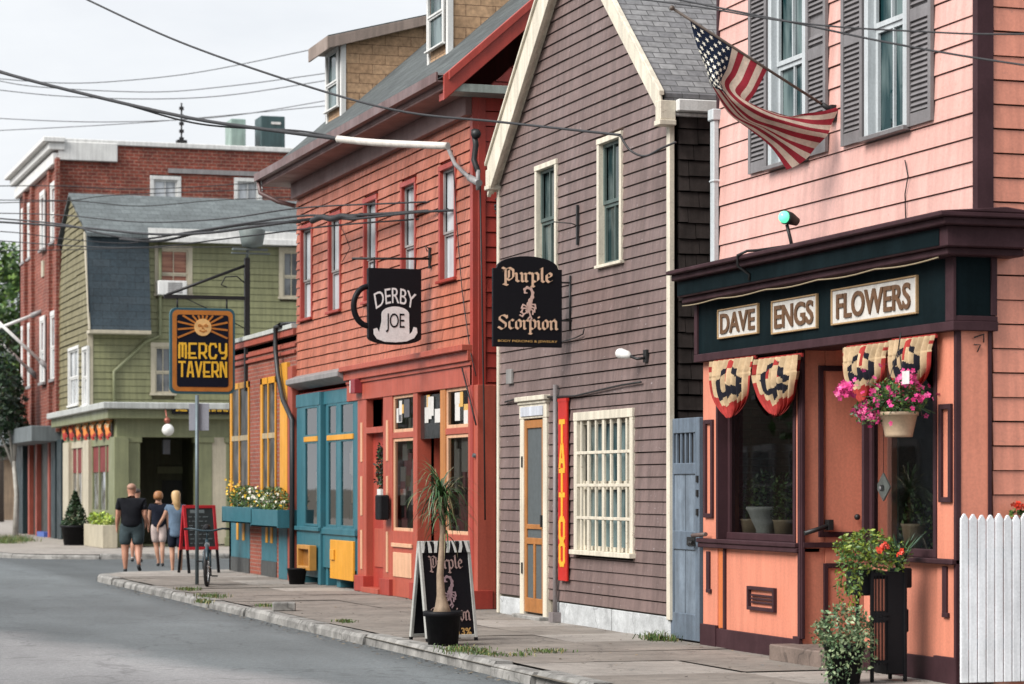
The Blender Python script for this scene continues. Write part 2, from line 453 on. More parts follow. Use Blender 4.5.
def on_y(Y, Xc, Zc): return lambda x, y, o: Vector((Xc+x, Y-o, Zc+y))
# ================= camera, world, light
cam = bpy.data.cameras.new('camera'); co_ = bpy.data.objects.new('camera', cam); C.objects.link(co_); SC.camera = co_
co_.location = (0, 0, EYE); co_.rotation_euler = (PI/2, 0, -TH)
cam.sensor_width = 36; cam.lens = F/1024*36; cam.shift_y = (HZ-342)/1024; cam.clip_end = 3000; cam.clip_start = .1
cam.dof.use_dof = True; cam.dof.focus_distance = 27; cam.dof.aperture_fstop = 3.2
W = bpy.data.worlds.new('World'); SC.world = W; W.use_nodes = True
wn = W.node_tree; bg = wn.nodes['Background']
sk = wn.nodes.new('ShaderNodeTexSky'); sk.sky_type = 'NISHITA'; sk.sun_disc = False
SUN = Vector((-.72, -.22, .66)).normalized()
sk.sun_elevation = math.asin(SUN.z); sk.sun_rotation = math.atan2(SUN.x, SUN.y); sk.dust_density = 3; sk.air_density = 1.2
cl = mixc(wn, .9, (0, 0, 0), (6.95, 7.1, 7.3))   # overcast layer over the clear sky
wtc = wn.nodes.new('ShaderNodeTexCoord'); wmp = wn.nodes.new('ShaderNodeMapping'); wmp.inputs['Scale'].default_value = (1, 1, 3.2); wn.links.new(wtc.outputs['Generated'], wmp.inputs[0])
wnz = noise_n(wn, wmp.outputs[0], 5, 6, .6); wr = ramp(wn, wnz, .3, (.9, .91, .93), .7, (1.05, 1.045, 1.04))
wm = [n for n in wn.nodes if n.type == 'MIX'][0]; wn.links.new(sk.outputs[0], wm.inputs[6])
cl = mul(wn, cl, wr.outputs[0]); wn.links.new(cl, bg.inputs[0]); bg.inputs[1].default_value = .067
sl = bpy.data.lights.new('sun', 'SUN'); so = bpy.data.objects.new('sun', sl); C.objects.link(so)
sl.energy = 2.5; sl.angle = math.radians(36); sl.color = (1, .965, .92)
so.rotation_euler = SUN.to_track_quat('Z', 'Y').to_euler(); so.location = (0, 0, 30)
SC.view_settings.view_transform = 'Standard'; SC.view_settings.look = 'None'; SC.view_settings.gamma = 1; SC.view_settings.exposure = 1.08
SC.cycles.max_bounces = 6; SC.cycles.transparent_max_bounces = 12
def structure(o): o['kind'] = 'structure'; return o
# ================= ground, street, sidewalks, kerbs
def asphalt():
    m, nt, b = newmat('asphalt')
    co = coords(nt); n1 = noise_n(nt, co, .35, 6); n2 = noise_n(nt, co, 60, 3, .7); n3 = noise_n(nt, coords(nt, 'obj', (.5, .12, 1)), 1.5, 5)
    sp = nt.nodes.new('ShaderNodeSeparateXYZ'); tc = nt.nodes.new('ShaderNodeTexCoord'); L(nt, tc.outputs['Object'], sp.inputs[0])
    # newer, paler resurfaced lane whose ragged edge runs along the street
    a = nd(nt, 'ShaderNodeMath', op='MULTIPLY_ADD'); L(nt, sp.outputs[1], a.inputs[0]); a.inputs[1].default_value = .19; L(nt, sp.outputs[0], a.inputs[2])
    w = nd(nt, 'ShaderNodeMath', op='MULTIPLY_ADD'); L(nt, n1, w.inputs[0]); w.inputs[1].default_value = 1.6; L(nt, a.outputs[0], w.inputs[2])
    r = ramp(nt, nd_scale(nt, w.outputs[0], .05), .49, g(1), .525, g(0))
    base = mixc(nt, r.outputs[0], (.15, .168, .175), (.29, .288, .29))
    r2 = ramp(nt, n2, .25, g(.62), .75, g(1.32)); r3 = ramp(nt, n3, .3, g(.76), .7, g(1.14)); r1 = ramp(nt, n1, .3, g(.88), .7, g(1.08))
    col = mul(nt, mul(nt, mul(nt, base, r2.outputs[0]), r3.outputs[0]), r1.outputs[0])
    n5 = noise_n(nt, co, 16, 4, .7); col = mul(nt, col, ramp(nt, n5, .36, g(.8), .62, g(1.07)).outputs[0])
    n6 = noise_n(nt, coords(nt, 'obj', (1, .35, 1)), .8, 3); col = mul(nt, col, ramp(nt, n6, .585, g(1), .6, g(.93)).outputs[0])   # tar-sealed repairs
    # dirt gathered in the gutter
    gq = ramp(nt, nd_scale(nt, sp.outputs[0], .1), .655, g(1), .705, g(.62)); col = mul(nt, col, gq.outputs[0])
    # hairline cracks
    v = nt.nodes.new('ShaderNodeTexVoronoi'); v.feature = 'DISTANCE_TO_EDGE'; v.inputs['Scale'].default_value = .45
    mp = nt.nodes.new('ShaderNodeVectorMath'); mp.operation = 'MULTIPLY_ADD'; nz = nd(nt, 'ShaderNodeTexNoise'); nz.inputs['Scale'].default_value = 2.2; L(nt, co, nz.inputs['Vector'])
    L(nt, nz.outputs['Color'], mp.inputs[0]); mp.inputs[1].default_value = (.7, .7, .7); L(nt, co, mp.inputs[2]); L(nt, mp.outputs[0], v.inputs['Vector'])
    rc = ramp(nt, v.outputs['Distance'], .004, g(.35), .014, g(1)); col = mul(nt, col, rc.outputs[0], .4)
    L(nt, col, b.inputs['Base Color']); b.inputs['Roughness'].default_value = .8; bump(nt, b, n2, .45, .008); return m
def nd_scale(nt, s_, k):
    a = nd(nt, 'ShaderNodeMath', op='MULTIPLY'); L(nt, s_, a.inputs[0]); a.inputs[1].default_value = k; return a.outputs[0]
def concrete(name, c, s=1.2, dark=.3, rough=.88):
    m, nt, b = newmat(name); co = coords(nt)
    n1 = noise_n(nt, co, s, 7, .62); n2 = noise_n(nt, co, 55, 3, .7); n3 = noise_n(nt, co, 5, 5, .7)
    c_ = mul(nt, mul(nt, mul(nt, c, ramp(nt, n1, .32, g(1-dark), .68, g(1.1)).outputs[0]), ramp(nt, n2, .3, g(.8), .7, g(1.12)).outputs[0]), ramp(nt, n3, .35, g(.82), .6, g(1.04)).outputs[0])
    v = nt.nodes.new('ShaderNodeTexVoronoi'); v.feature = 'DISTANCE_TO_EDGE'; v.inputs['Scale'].default_value = .8
    mp = nt.nodes.new('ShaderNodeVectorMath'); mp.operation = 'MULTIPLY_ADD'; nz = nd(nt, 'ShaderNodeTexNoise'); nz.inputs['Scale'].default_value = 2.5; L(nt, co, nz.inputs['Vector'])
    L(nt, nz.outputs['Color'], mp.inputs[0]); mp.inputs[1].default_value = (.8, .8, .8); L(nt, co, mp.inputs[2]); L(nt, mp.outputs[0], v.inputs['Vector'])
    c_ = mul(nt, c_, ramp(nt, v.outputs['Distance'], .003, g(.45), .012, g(1)).outputs[0], .75)
    n4 = noise_n(nt, co, 3.2, 5, .6); c_ = mul(nt, c_, ramp(nt, n4, .6, g(1), .66, g(.8)).outputs[0])
    L(nt, c_, b.inputs['Base Color']); b.inputs['Roughness'].default_value = rough; bump(nt, b, n2, .4, .006); return m
ASPH = asphalt(); CONC = concrete('pavement_concrete', (.24, .212, .185)); CONC2 = concrete('pale_concrete', (.33, .3, .27), .8, .25); GRAN = concrete('granite', (.36, .35, .33), 3, .6)
EARTH = concrete('earth', (.16, .14, .11))
m = MB(); m.face([(-900, -200, -.14), (900, -200, -.14), (900, 1800, -.14), (-900, 1800, -.14)]); structure(m.build('ground', EARTH))
m = MB(); m.face([(-1.2, -20, -.12), (40, -20, -.12), (40, 300, -.12), (-1.2, 300, -.12)]); structure(m.build('street', ASPH))
def arc(cx, cy, r, a0, a1, n=14): return [(cx+r*math.cos(a0+(a1-a0)*i/n), cy+r*math.sin(a0+(a1-a0)*i/n)) for i in range(n+1)]
near = [(7.08, -5)]+[(7.08, y) for y in range(0, 46)]+arc(10.08, 46.6, 3.0, PI, PI/2)+[(x, 49.6) for x in range(11, 34)]
farp = [(34-x, 61.0) for x in range(0, 23)]+arc(10.3, 64.2, 3.2, -PI/2, -PI)+[(7.1, y) for y in range(66, 170, 2)]
def resample(p, step):
    out = [Vector((*p[0], 0))]; acc = 0
    L_ = [Vector((*q, 0)) for q in p]; tot = sum((L_[i+1]-L_[i]).length for i in range(len(L_)-1)); n = int(tot/step); s0 = 0; i = 0
    for k in range(1, n+1):
        d = tot*k/n
        while i < len(L_)-2 and s0+(L_[i+1]-L_[i]).length < d: s0 += (L_[i+1]-L_[i]).length; i += 1
        out.append(L_[i].lerp(L_[i+1], min(1, (d-s0)/(L_[i+1]-L_[i]).length)))
    return out
def kerb(path, name, step=.24):
    pts = resample(path, step); mb = MB(); run = 0; k = 0; zj = 0; oj = 0; nxt = random.randint(5, 11)
    inner = []
    for i in range(len(pts)-1):
        a, b_ = pts[i], pts[i+1]; d = (b_-a).normalized(); n = Vector((d.y, -d.x, 0)); run += 1
        if run >= nxt: run = 0; nxt = random.randint(5, 11); zj = random.uniform(-.028, .014); oj = random.uniform(-.035, .03)
        gp = .012 if run == 0 else -.001
        a2 = a+d*gp; w = .2
        zt = zj+random.uniform(-.002, .002)
        f0 = a2-n*oj; f1 = b_-n*oj; e = .03
        P = lambda q, o, z: Vector((q.x+n.x*o, q.y+n.y*o, z))
        mb.face([P(f0, e, zt+.004), P(f1, e, zt+.004), P(f1, w, zt), P(f0, w, zt)])
        mb.face([P(f0, 0, zt-.035), P(f1, 0, zt-.035), P(f1, e, zt+.004), P(f0, e, zt+.004)])
        mb.face([P(f0, -.012, -.16), P(f1, -.012, -.16), P(f1, 0, zt-.035), P(f0, 0, zt-.035)])
        if run == 0: mb.face([P(f0, 0, -.16), P(f0, 0, zt-.035), P(f0, e, zt), P(f0, w, zt), P(f0, w, -.16)])
    return structure(mb.build(name, GRAN))
kerb(near, 'kerb'); kerb(farp, 'kerb_beyond')
def offs(path, o):
    out = []
    for i, p in enumerate(path):
        a = Vector(path[max(0, i-1)]); b_ = Vector(path[min(len(path)-1, i+1)]); d = (b_-a).normalized(); out.append((p[0]+d.y*o, p[1]-d.x*o))
    return out
def slabs(x0, x1, y0, y1, clipx=None):
    """pavement flags: individually tilted slabs with open joints"""
    mb = MB(); y = y0
    while y < y1:
        ly = random.uniform(1.3, 1.75); ye = min(y1, y+ly); x = x0
        for lx in ((x1-x0)*.5, (x1-x0)*.5):
            zz = [random.uniform(-.009, .004) for _ in range(4)]; e = .005
            mb.c = 1 if random.random() < .22 else 0
            mb.face([(x+e, y+e, zz[0]), (x+lx-e, y+e, zz[1]), (x+lx-e, ye-e, zz[2]), (x+e, ye-e, zz[3])]); x += lx
        y = ye
    return mb
mb = slabs(7.27, 10.45, 5, 45.9)
mb.c = 1
ins = offs(near, .19)
i0 = min(range(len(ins)), key=lambda i: abs(ins[i][1]-45.9)+abs(ins[i][0]-7.27)); poly = ins[i0:]
mb.face([(x, y, -.002) for x, y in poly if x < 33]+[(32.9, 45.95, -.002), (7.3, 45.95, -.002)])
structure(mb.build('sidewalk', [CONC, CONC2]))
m = MB(); m.face([(6.9, -4, -.03), (11, -4, -.03), (11, 46.5, -.03), (10, 49, -.03), (8, 47, -.03), (7.2, 45, -.03)]); structure(m.build('sidewalk_bed', EARTH))
fi = [p for p in offs(farp, .19)]
m = MB(); m.face([(x, y, -.003) for x, y in fi]+[(34, 168, -.003)]); structure(m.build('sidewalk_beyond', CONC2))
# grass in the joints
GR = [leafmat('grass_green', (.09, .16, .035)), leafmat('grass_dry', (.24, .2, .08)), leafmat('grass_dark', (.045, .09, .025))]
mb = MB()
def tuft(px, py, n, rx_, ry_, h):
    d = F*EYE/(py-HZ); c = PD(px, py, d)
    for _ in range(n):
        a = random.gauss(0, .45); b_ = random.gauss(0, .45); p = Vector((c.x+a*rx_, c.y+b_*ry_, -.01)); t = Vector((random.gauss(0, .5), random.gauss(0, .5), 1)).normalized()*h*random.uniform(.35, 1.1)
        s = Vector((random.gauss(0, 1), random.gauss(0, 1), 0)).normalized()*.006; mb.c = random.choice((0, 0, 1, 2))
        mid = p+t*.55+Vector((0, 0, .02)); mb.face([p-s, p+s, mid+s*.8, mid-s*.8]); mb.face([mid-s*.8, mid+s*.8, p+t+Vector((t.x, t.y, -.3*h))*.4])
for a in ((462, 651, 260, .28, .5, .08), (484, 655, 150, .2, .35, .06), (545, 652, 110, .25, .22, .05), (520, 656, 60, .2, .2, .045), (655, 640, 160, .14, .3, .14), (670, 641, 80, .1, .2, .12), (210, 597, 200, .25, .6, .08), (188, 590, 160, .2, .5, .07), (204, 602, 120, .12, .5, .07),
          (265, 606, 90, .15, .3, .05), (345, 622, 90, .12, .3, .05), (296, 628, 0, .1, .3, .04), (12, 541, 900, .7, 1.6, .28), (4, 543, 500, .6, 1.2, .22)): tuft(*a)
o = mb.build('grass', GR); o['kind'] = 'stuff'
# leaf scraps and grit along the gutter and the walls
mb = MB(); MBR = [plain('grit_brown', (.1, .075, .05), .9), plain('grit_tan', (.26, .2, .13), .9), plain('grit_grey', (.2, .2, .19), .9)]
for _ in range(1500):
    if random.random() < .6: x = 7.06-abs(random.gauss(0, .12)); y = random.uniform(18, 45); z = -.117
    elif random.random() < .5: x = random.uniform(7.3, 9.9); y = random.uniform(17, 45); z = .006
    else: x = 9.94-abs(random.gauss(0, .1)); y = random.uniform(18, 48); z = .006
    s_ = random.uniform(.008, .03); mb.c = random.randrange(3); w = random.uniform(0, PI); a = Vector((math.cos(w), math.sin(w), random.uniform(-.2, .2)))*s_; q = Vector((-math.sin(w), math.cos(w), .1))*s_*.6; p = Vector((x, y, z)); mb.face([p-a, p-q, p+a, p+q])
o = mb.build('litter', MBR); o['kind'] = 'stuff'
# ================= shared colours
MAROON = paint('maroon_trim', (.055, .026, .031), .55, .25, .12, 3, .12); CREAM = paint('cream_trim', (.72, .66, .54), .5, .12, .22, 3, chip=(.4, .34, .26)); WHITE = paint('white_trim', (.74, .74, .72), .45, .1, .18, 3)
SALMON = paint('salmon_paint', (.7, .255, .165), .5, .12, .14, 1.3); SALMON2 = paint('salmon_siding', (.7, .265, .175), .36, .13, .2, 1.6, .6, chip=(.42, .17, .12))
SALMONF = paint('sheen_salmon_siding', (.72, .41, .355), .33, .12, .16, 1.6, .6, chip=(.5, .25, .2))  # paler front copy of the siding paint; sky sheen is put into its colour
TEALDK = paint('dark_teal_board', (.005, .012, .0145), .6, .25, .2, 2, .05); BLACK = plain('black_paint', (.01, .01, .012), .55, 0, .15); IRON = plain('black_iron', (.02, .02, .021), .5, .3)
GREYSH = paint('grey_shutter', (.19, .18, .185), .5, .15, .15, 3); WINGREY = paint('grey_casing', (.5, .54, .56), .45, .1, .15, 3)
GD = glass_dark('upstairs_glass', (.01, .035, .04, 1), (.13, .18, .18, 1), .05, .3, (1, 1, .25), 3.5); GW = glass_dark('sky_glass', (.32, .34, .36, 1), (.62, .65, .68, 1), .06, .6, (1, 1, .3), 3)  # GW's pale tones are sky reflection painted into the panes
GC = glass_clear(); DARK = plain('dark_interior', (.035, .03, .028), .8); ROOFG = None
def slate(name, c1, c2, mode, w=.3, h=.16, ms=.006): return brick(name, c1, c2, tuple(x*.35 for x in c1), w, h, ms, .9, mode, .3, .5, .5, .3)
# ================= pink flower shop house
Xh = 10.2; Ys = 18.73; Yn = 24.3
shop = thing('clapboard_shop', 'salmon pink clapboard house with dark teal flower shop front below', 'shop', (10.2, 21.5, 0))
wins = []
def shutter_win(x0, x1, yb, ztop):
    a0, a1 = FY(x1, Xh), FY(x0, Xh); zb = FZ(yb, Xh, (a0+a1)/2)
    return a0, a1, zb, ztop
W1 = shutter_win(775, 806, 160, 6.75); W2 = shutter_win(872, 907, 132, 6.75)
W1 = (W1[0], W1[1], W2[2], W1[3])
mb = MB(); clap(mb, 'x', Xh, Ys+.02, Yn, 3.78, 7.6, .205, [(w[0]-.1, w[1]+.1, w[2]-.06, w[3]+.1) for w in (W1, W2)], t=.02, gap=.011); mb.build('siding', SALMONF, shop)
mb = MB(); clap(mb, 'y', Ys, Xh+.13, 19, -.05, 7.6, .205, t=.02, gap=.011); mb.build('side_siding', SALMON2, shop)
mb = MB(); mb.box(Xh+.3, 19, Ys+.03, Ys+.1, 0, 7.6); mb.box(18.9, 19, Ys, Yn, 0, 7.6); mb.box(Xh+.3, 19, Yn-.1, Yn-.02, 0, 7.6); mb.box(Xh+.3, 19, Ys, Yn, 7.5, 7.6); mb.build('inner_wall', SALMON2, shop)
mb = MB(); mb.box(Xh-.035, Xh+.125, Ys-.035, Ys+.045, 3.7, 7.6); mb.box(Xh-.03, Xh+.1, Yn, Yn+.05, 3.7, 7.6); mb.build('corner_board', MAROON, shop, .006)
mb = MB(); mb.prism([(9.75, Ys-.4, 7.6), (14.6, Ys-.4, 10.6), (19.4, Ys-.4, 7.6)], (0, Yn-Ys+.7, 0)); mb.build('roof', slate('shop_roof_slate', (.16, .16, .165), (.1, .1, .105), 'y'), shop)
for w in (W1, W2):
    fr = window(shop, 'x', Xh, *w, .075, WINGREY, GD, WINGREY, .045, .05, .05, 2, 1, .52, .045, GREYSH)
    for sgn in (0, 1):
        wd = .45; a = (w[0]-.1-wd) if sgn == 0 else (w[1]+.1); zb = w[2]-.02
        f = MB(); e = .055; o0, o1 = .022, .055
        f.fb('x', Xh, a, a+e, o0, o1, zb, w[3]); f.fb('x', Xh, a+wd-e, a+wd, o0, o1, zb, w[3])
        for zz in (zb, zb+(w[3]-zb)*.48, w[3]-.1): f.fb('x', Xh, a+e, a+wd-e, o0, o1-.003, zz, zz+.11)
        z = zb+.125
        while z < w[3]-.13:
            if not (zb+(w[3]-zb)*.48-.03 < z < zb+(w[3]-zb)*.48+.12):
                if not (w is W1 and sgn == 0 and zb+1.15 < z < zb+1.3):
                    f.face([(Xh-o1+.004, a+e, z), (Xh-o1+.004, a+wd-e, z), (Xh-o0-.003, a+wd-e, z+.04), (Xh-o0-.003, a+e, z+.04)])
                    f.face([(Xh-o1+.004, a+e, z), (Xh-o0, a+e, z-.004), (Xh-o0, a+wd-e, z-.004), (Xh-o1+.004, a+wd-e, z)])
            z += .047
        f.fb('x', Xh, a+.02, a+wd-.02, o0-.006, o0+.001, zb+.02, w[3]-.02)
        f.build('shutter', GREYSH, shop)
# --- storefront
Z0, ZS = -.02, 2.985
Yr = Ys
def P10(px): return FY(px, 10.0)
mb = MB()   # cornice: stepped mouldings, returns along the side
for (o, z0, z1, yr) in ((.34, 3.80, 3.86, .42), (.40, 3.86, 3.90, .47), (.27, 3.63, 3.80, .33), (.22, 3.57, 3.63, .24)):
    mb.box(10-o, 10.6 if o > .3 else 10.5, Ys-yr, Yn+.05, z0, z1)
mb.prism([(9.6, Ys-.47, 3.902), (10.6, Ys-.47, 3.902), (10.21, Ys-.47, 3.95), (10.19, Ys-.47, 3.95)], (0, Yn-Ys+.5, 0))
mb.build('cornice', MAROON, shop, .008)
mb = MB(); mb.box(9.722, 9.73, Ys-.2, Yn+.03, 3.645, 3.785); mb.build('cornice_panel', TEALDK, shop)
mb = MB(); mb.box(9.94, 10.32, Ys-.06, Yn+.04, 2.985, 3.57); mb.build('sign_board', TEALDK, shop)
mb = MB(); mb.box(9.915, 10.34, Ys-.085, Yn+.05, 2.955, 3.035); mb.box(9.918, 9.95, Ys-.08, Ys+.06, 3.035, 3.57); mb.box(9.93, 10.34, Ys-.075, Ys-.055, 3.035, 3.08); mb.box(10.28, 10.335, Ys-.078, Ys, 3.084, 3.57); mb.box(9.918, 9.95, Yn-.03, Yn+.05, 3.035, 3.57); mb.build('sign_board_trim', MAROON, shop, .005)
PANEL = paint('letter_panel_white', (.62, .6, .56), .5, .1, .15, 4); LETB = paint('brown_letter', (.13, .062, .025), .45, .3, 0, 12); TAN = paint('tan_frame', (.4, .26, .13), .5, .15, 0, 6)
for (x0, x1, yt, yb, tx) in ((720, 759, 308, 335, 'DAVE'), (774, 818, 299, 330, 'ENGS'), (834, 918, 284, 318, 'FLOWERS')):
    a0, a1, z0, z1 = rx(x0, x1, yt, yb, 9.94); p = MB(); p.box(9.925, 9.941, a0, a1, z0, z1); po = p.build('letter_panel', PANEL, shop, .003)
    p = MB(); e = .015
    for q in ((a0-e, a1+e, z0-e, z0), (a0-e, a1+e, z1, z1+e), (a0-e, a0, z0, z1), (a1, a1+e, z0, z1)): p.box(9.912, 9.942, *q)
    p.build('panel_frame', TAN, po, .003)
    p = MB(); put_text(p, tx, on_x(9.925, (a0+a1)/2, (z0+z1)/2), (a1-a0)*.88, (z1-z0)*.76, .018, .014); p.build('lettering', LETB, po)
# openings
yA0, yA1 = P10(796), P10(717); yE0, yE1 = P10(862), P10(801); yB0, yB1 = P10(937), P10(863)
ZL = 1.07
def mould(mb, a0, a1, z0, z1, o0=.0, o1=.022, e=.03, ax='x', pl=10.0):
    mb.fb(ax, pl, a0, a0+e, o0, o1, z0, z1); mb.fb(ax, pl, a1-e, a1, o0, o1, z0, z1); mb.fb(ax, pl, a0+e, a1-e, o0, o1-.001, z0, z0+e); mb.fb(ax, pl, a0+e, a1-e, o0, o1-.001, z1-e, z1)
pil = [(yA1, Yn), (yE1, yA0), (Ys, yB0)]
for i, (a, b_) in enumerate(pil):
    mb = MB(); mb.box(10, 10.25, a, b_, Z0, ZS)
    po = mb.build('pilaster', SALMON, shop, .006); t = MB()
    if i != 1:
        c = (a+b_)/2; hw = (b_-a)*.3
        mould(t, c-hw, c+hw, 1.33 if i == 0 else 1.52, 2.35, 0, .03, .045); t.box(9.975, 10, c-hw*.2, c+hw*.45, .55, .98); t.box(9.972, 10, c-hw*.5, c+hw*.45, .55, .59)
    t.box(9.97, 10.01, a-.015, b_+.015, Z0, .22)
    if i == 1: t.box(9.975, 10, a-.03, a+.03, .2, ZS)
    if i == 2: t.box(9.984, 10.0, a+.0, a+.035, .2, ZS)
    t.build('moulding', MAROON, po, .004)
mb = MB(); mb.box(9.93, 10.2, yE1+.0, Yn+.03, ZL, ZL+.045); mb.box(9.945, 10.2, yE1, Yn+.02, ZL-.05, ZL); mb.box(9.93, 10.2, Ys-.03, yE0, ZL-.07, ZL-.025); mb.build('ledge', MAROON, shop, .008)
mb = MB(); mb.box(10.02, 10.3, yA0, yA1, Z0, ZL-.05); mb.box(10.02, 10.3, yB0, yE0, Z0, ZL-.07); mb.build('bulkhead', SALMON, shop)
ORNG = paint('orange_panel', (.62, .17, .05), .5, .1, .1, 2)
mb = MB(); mb.box(10.005, 10.02, yA1-.17, yA1-.03, .2, ZL-.05); mb.build('side_panel', ORNG, shop)
mb = MB(); mb.box(9.985, 10.02, yA0-.1, yA1, Z0, .19); mb.box(9.99, 10.02, yA1-.21, yA1-.17, .19, ZL-.05); mb.box(9.99, 10.03, yB0, yE0, Z0, .2); mb.build('base_board', MAROON, shop, .005)
a0, a1, z0, z1 = rx(750, 777, 587, 611, 10.02); mb = MB(); mould(mb, a0, a1, z0, z1, 0, .04, .035, 'x', 10.02)
for k in range(3): mb.box(9.995, 10.02, a0+.06, a1-.06, z0+.07+.035*k, z0+.09+.035*k)
mb.build('vent', MAROON, shop, .003)
for (a0, a1, zl, dp) in ((yA0, yA1, ZL+.045, .13), (yB0, yB1, ZL-.025, .07)):
    f = MB(); e = .045
    f.box(9.985, 10+dp+.04, a1-.04, a1, zl, ZS); f.box(10+dp-.03, 10+dp+.04, a1-.04-e, a1-.04, zl, ZS); f.box(9.985, 10+dp+.04, a0, a0+.05, zl, ZS)
    f.box(10+dp-.06, 10+dp+.04, a0+.05, a1-.04-e, zl, zl+.07); f.box(10+dp-.06, 10+dp+.04, a0+.05, a1-.04-e, ZS-.12, ZS)
    fo = f.build('shop_window', MAROON, shop, .005)
    p = MB(); p.face([(10+dp, a0+.05, ZS-.1), (10+dp, a1-.085, ZS-.1), (10+dp, a1-.085, zl+.07), (10+dp, a0+.05, zl+.07)]); p.build('pane', GC, fo)
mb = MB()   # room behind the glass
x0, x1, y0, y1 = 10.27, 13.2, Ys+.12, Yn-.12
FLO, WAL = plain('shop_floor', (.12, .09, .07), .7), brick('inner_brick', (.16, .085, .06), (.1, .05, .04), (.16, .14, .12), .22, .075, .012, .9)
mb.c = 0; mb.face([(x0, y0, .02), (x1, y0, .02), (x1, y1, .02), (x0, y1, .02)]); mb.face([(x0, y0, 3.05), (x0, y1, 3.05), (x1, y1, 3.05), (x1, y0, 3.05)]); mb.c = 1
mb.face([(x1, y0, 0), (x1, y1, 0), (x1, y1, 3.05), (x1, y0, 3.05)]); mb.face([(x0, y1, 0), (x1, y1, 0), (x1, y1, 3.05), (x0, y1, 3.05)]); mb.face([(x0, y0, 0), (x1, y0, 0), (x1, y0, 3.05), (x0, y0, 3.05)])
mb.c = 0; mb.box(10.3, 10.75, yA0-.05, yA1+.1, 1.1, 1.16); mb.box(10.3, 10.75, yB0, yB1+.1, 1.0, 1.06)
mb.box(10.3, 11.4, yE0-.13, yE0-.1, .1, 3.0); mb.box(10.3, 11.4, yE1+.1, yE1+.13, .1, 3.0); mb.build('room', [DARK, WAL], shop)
# entry recess: the wall seen here runs in from the street
mb = MB(); xe = 11.25
mb.box(10.25, xe, yE1-.02, yE1+.09, Z0, ZS); mb.box(10.25, xe, yE0-.09, yE0, Z0, ZS); mb.box(xe, xe+.06, yE0, yE1, Z0, ZS); mb.box(10.0, xe, yE0, yE1, ZS-.02, ZS+.05)
er = mb.build('entry_recess', SALMON, shop); t = MB(); pe = yE1-.02
xa, xb, za, zb = ry(818, 870, 366, 537, pe)
mould(t, xa, xb, za, zb, 0, .025, .05, 'y', pe); xa2, xb2, za2, zb2 = ry(823, 872, 563, 640, pe); mould(t, xa2, xb2, za2, zb2, 0, .025, .045, 'y', pe)
t.box(10.0, xe, pe-.035, pe, ZL, ZL+.05); t.box(9.985, 10.02, pe-.03, pe+.02, .2, ZS); t.build('moulding', MAROON, er, .004)
mb = MB(); mb.box(xe-.05, xe, yE0+.15, yE1-.2, .12, 2.2); dr = mb.build('door', plain('shop_door_red', (.3, .06, .05), .4), shop, .006); t = MB(); t.tube([(xe-.1, yE0+.3, 1.0), (xe-.1, yE0+.3, 1.25)], .015); t.build('handle', IRON, dr)
ST = concrete('brownstone', (.2, .15, .125), 3, .35); mb = MB(); mb.box(9.72, 10.6, yE0-.05, yE1+.12, -.01, .15); mb.build('step', ST, shop, .012)
# lever-shaped grab rail in the recess
q0, q1, q2 = ry(804, 830, 525, 535, pe-.06)[0:2], 0, 0
mb = MB(); z_ = FZ(531, 10.4, pe); mb.tube([(q0[0], pe-.07, z_-.02), (q0[0]+.14, pe-.07, z_+.02), (q0[1], pe-.07, z_+.06)], .022); mb.box(q0[1]-.03, q0[1]+.02, pe-.1, pe, z_+.01, z_+.11); mb.build('grab_rail', IRON, shop); mb = MB(); mb.ball((PX(855, pe), pe-.05, FZ(517, 10.5, pe)), .03); mb.build('knob', IRON, shop)
# side return of the shopfront
mb = MB(); mb.box(10.02, 10.285, Ys-.02, Ys+.06, Z0, ZS); rt = mb.build('side_return', SALMON, shop, .004)
t = MB(); t.box(9.975, 10.02, Ys-.03, Ys+.0, Z0, ZS); t.box(10.275, 10.305, Ys-.035, Ys+.03, Z0, ZS); t.box(10.0, 10.28, Ys-.028, Ys-.02, Z0, .2); t.build('moulding', MAROON, rt)
mb = MB(); q = PX(975, Ys); mb.tube([(q-.03, Ys-.04, 2.9), (q+.06, Ys-.04, 2.93), (q+.06, Ys-.04, 2.86)], .006); mb.tube([(q-.03, Ys-.04, 2.84), (q+.03, Ys-.04, 2.84), (q+.0, Ys-.04, 2.78)], .006); mb.build('iron_hook', IRON, shop)
# downspout at the gap end
mb = MB(); yy = Yn+.03; mb.box(10.12, 10.2, yy-.03, yy+.07, 3.9, 5.5); mb.box(10.1, 10.22, yy-.05, yy+.09, 5.5, 5.62); mb.box(10.11, 10.21, yy-.04, yy+.08, 4.85, 4.88); mb.build('downspout', WINGREY, shop, .01)
mb = MB(); q = [(Xh-.03, FY(908, Xh), 4.55), (Xh-.03, FY(911, Xh), 4.4), (Xh-.03, FY(908, Xh), 4.25), (Xh-.03, FY(909, Xh), 3.95)]; mb.tube(q, .006, 5); mb.build('wall_cable', IRON, shop)
# ================= things on and around the flower shop
PINKS = [leafmat('petal_magenta', (.5, .02, .15), .3), leafmat('petal_pink', (.66, .05, .24), .3)]
GREENS = [leafmat('leaf_mid', (.06, .13, .03)), leafmat('leaf_dark', (.025, .07, .022)), leafmat('leaf_light', (.12, .2, .045))]
REDP = leafmat('petal_red', (.65, .05, .02), .3); YELP = leafmat('petal_yellow', (.8, .5, .03), .3); WHTP = leafmat('petal_white', (.75, .72, .62), .15)
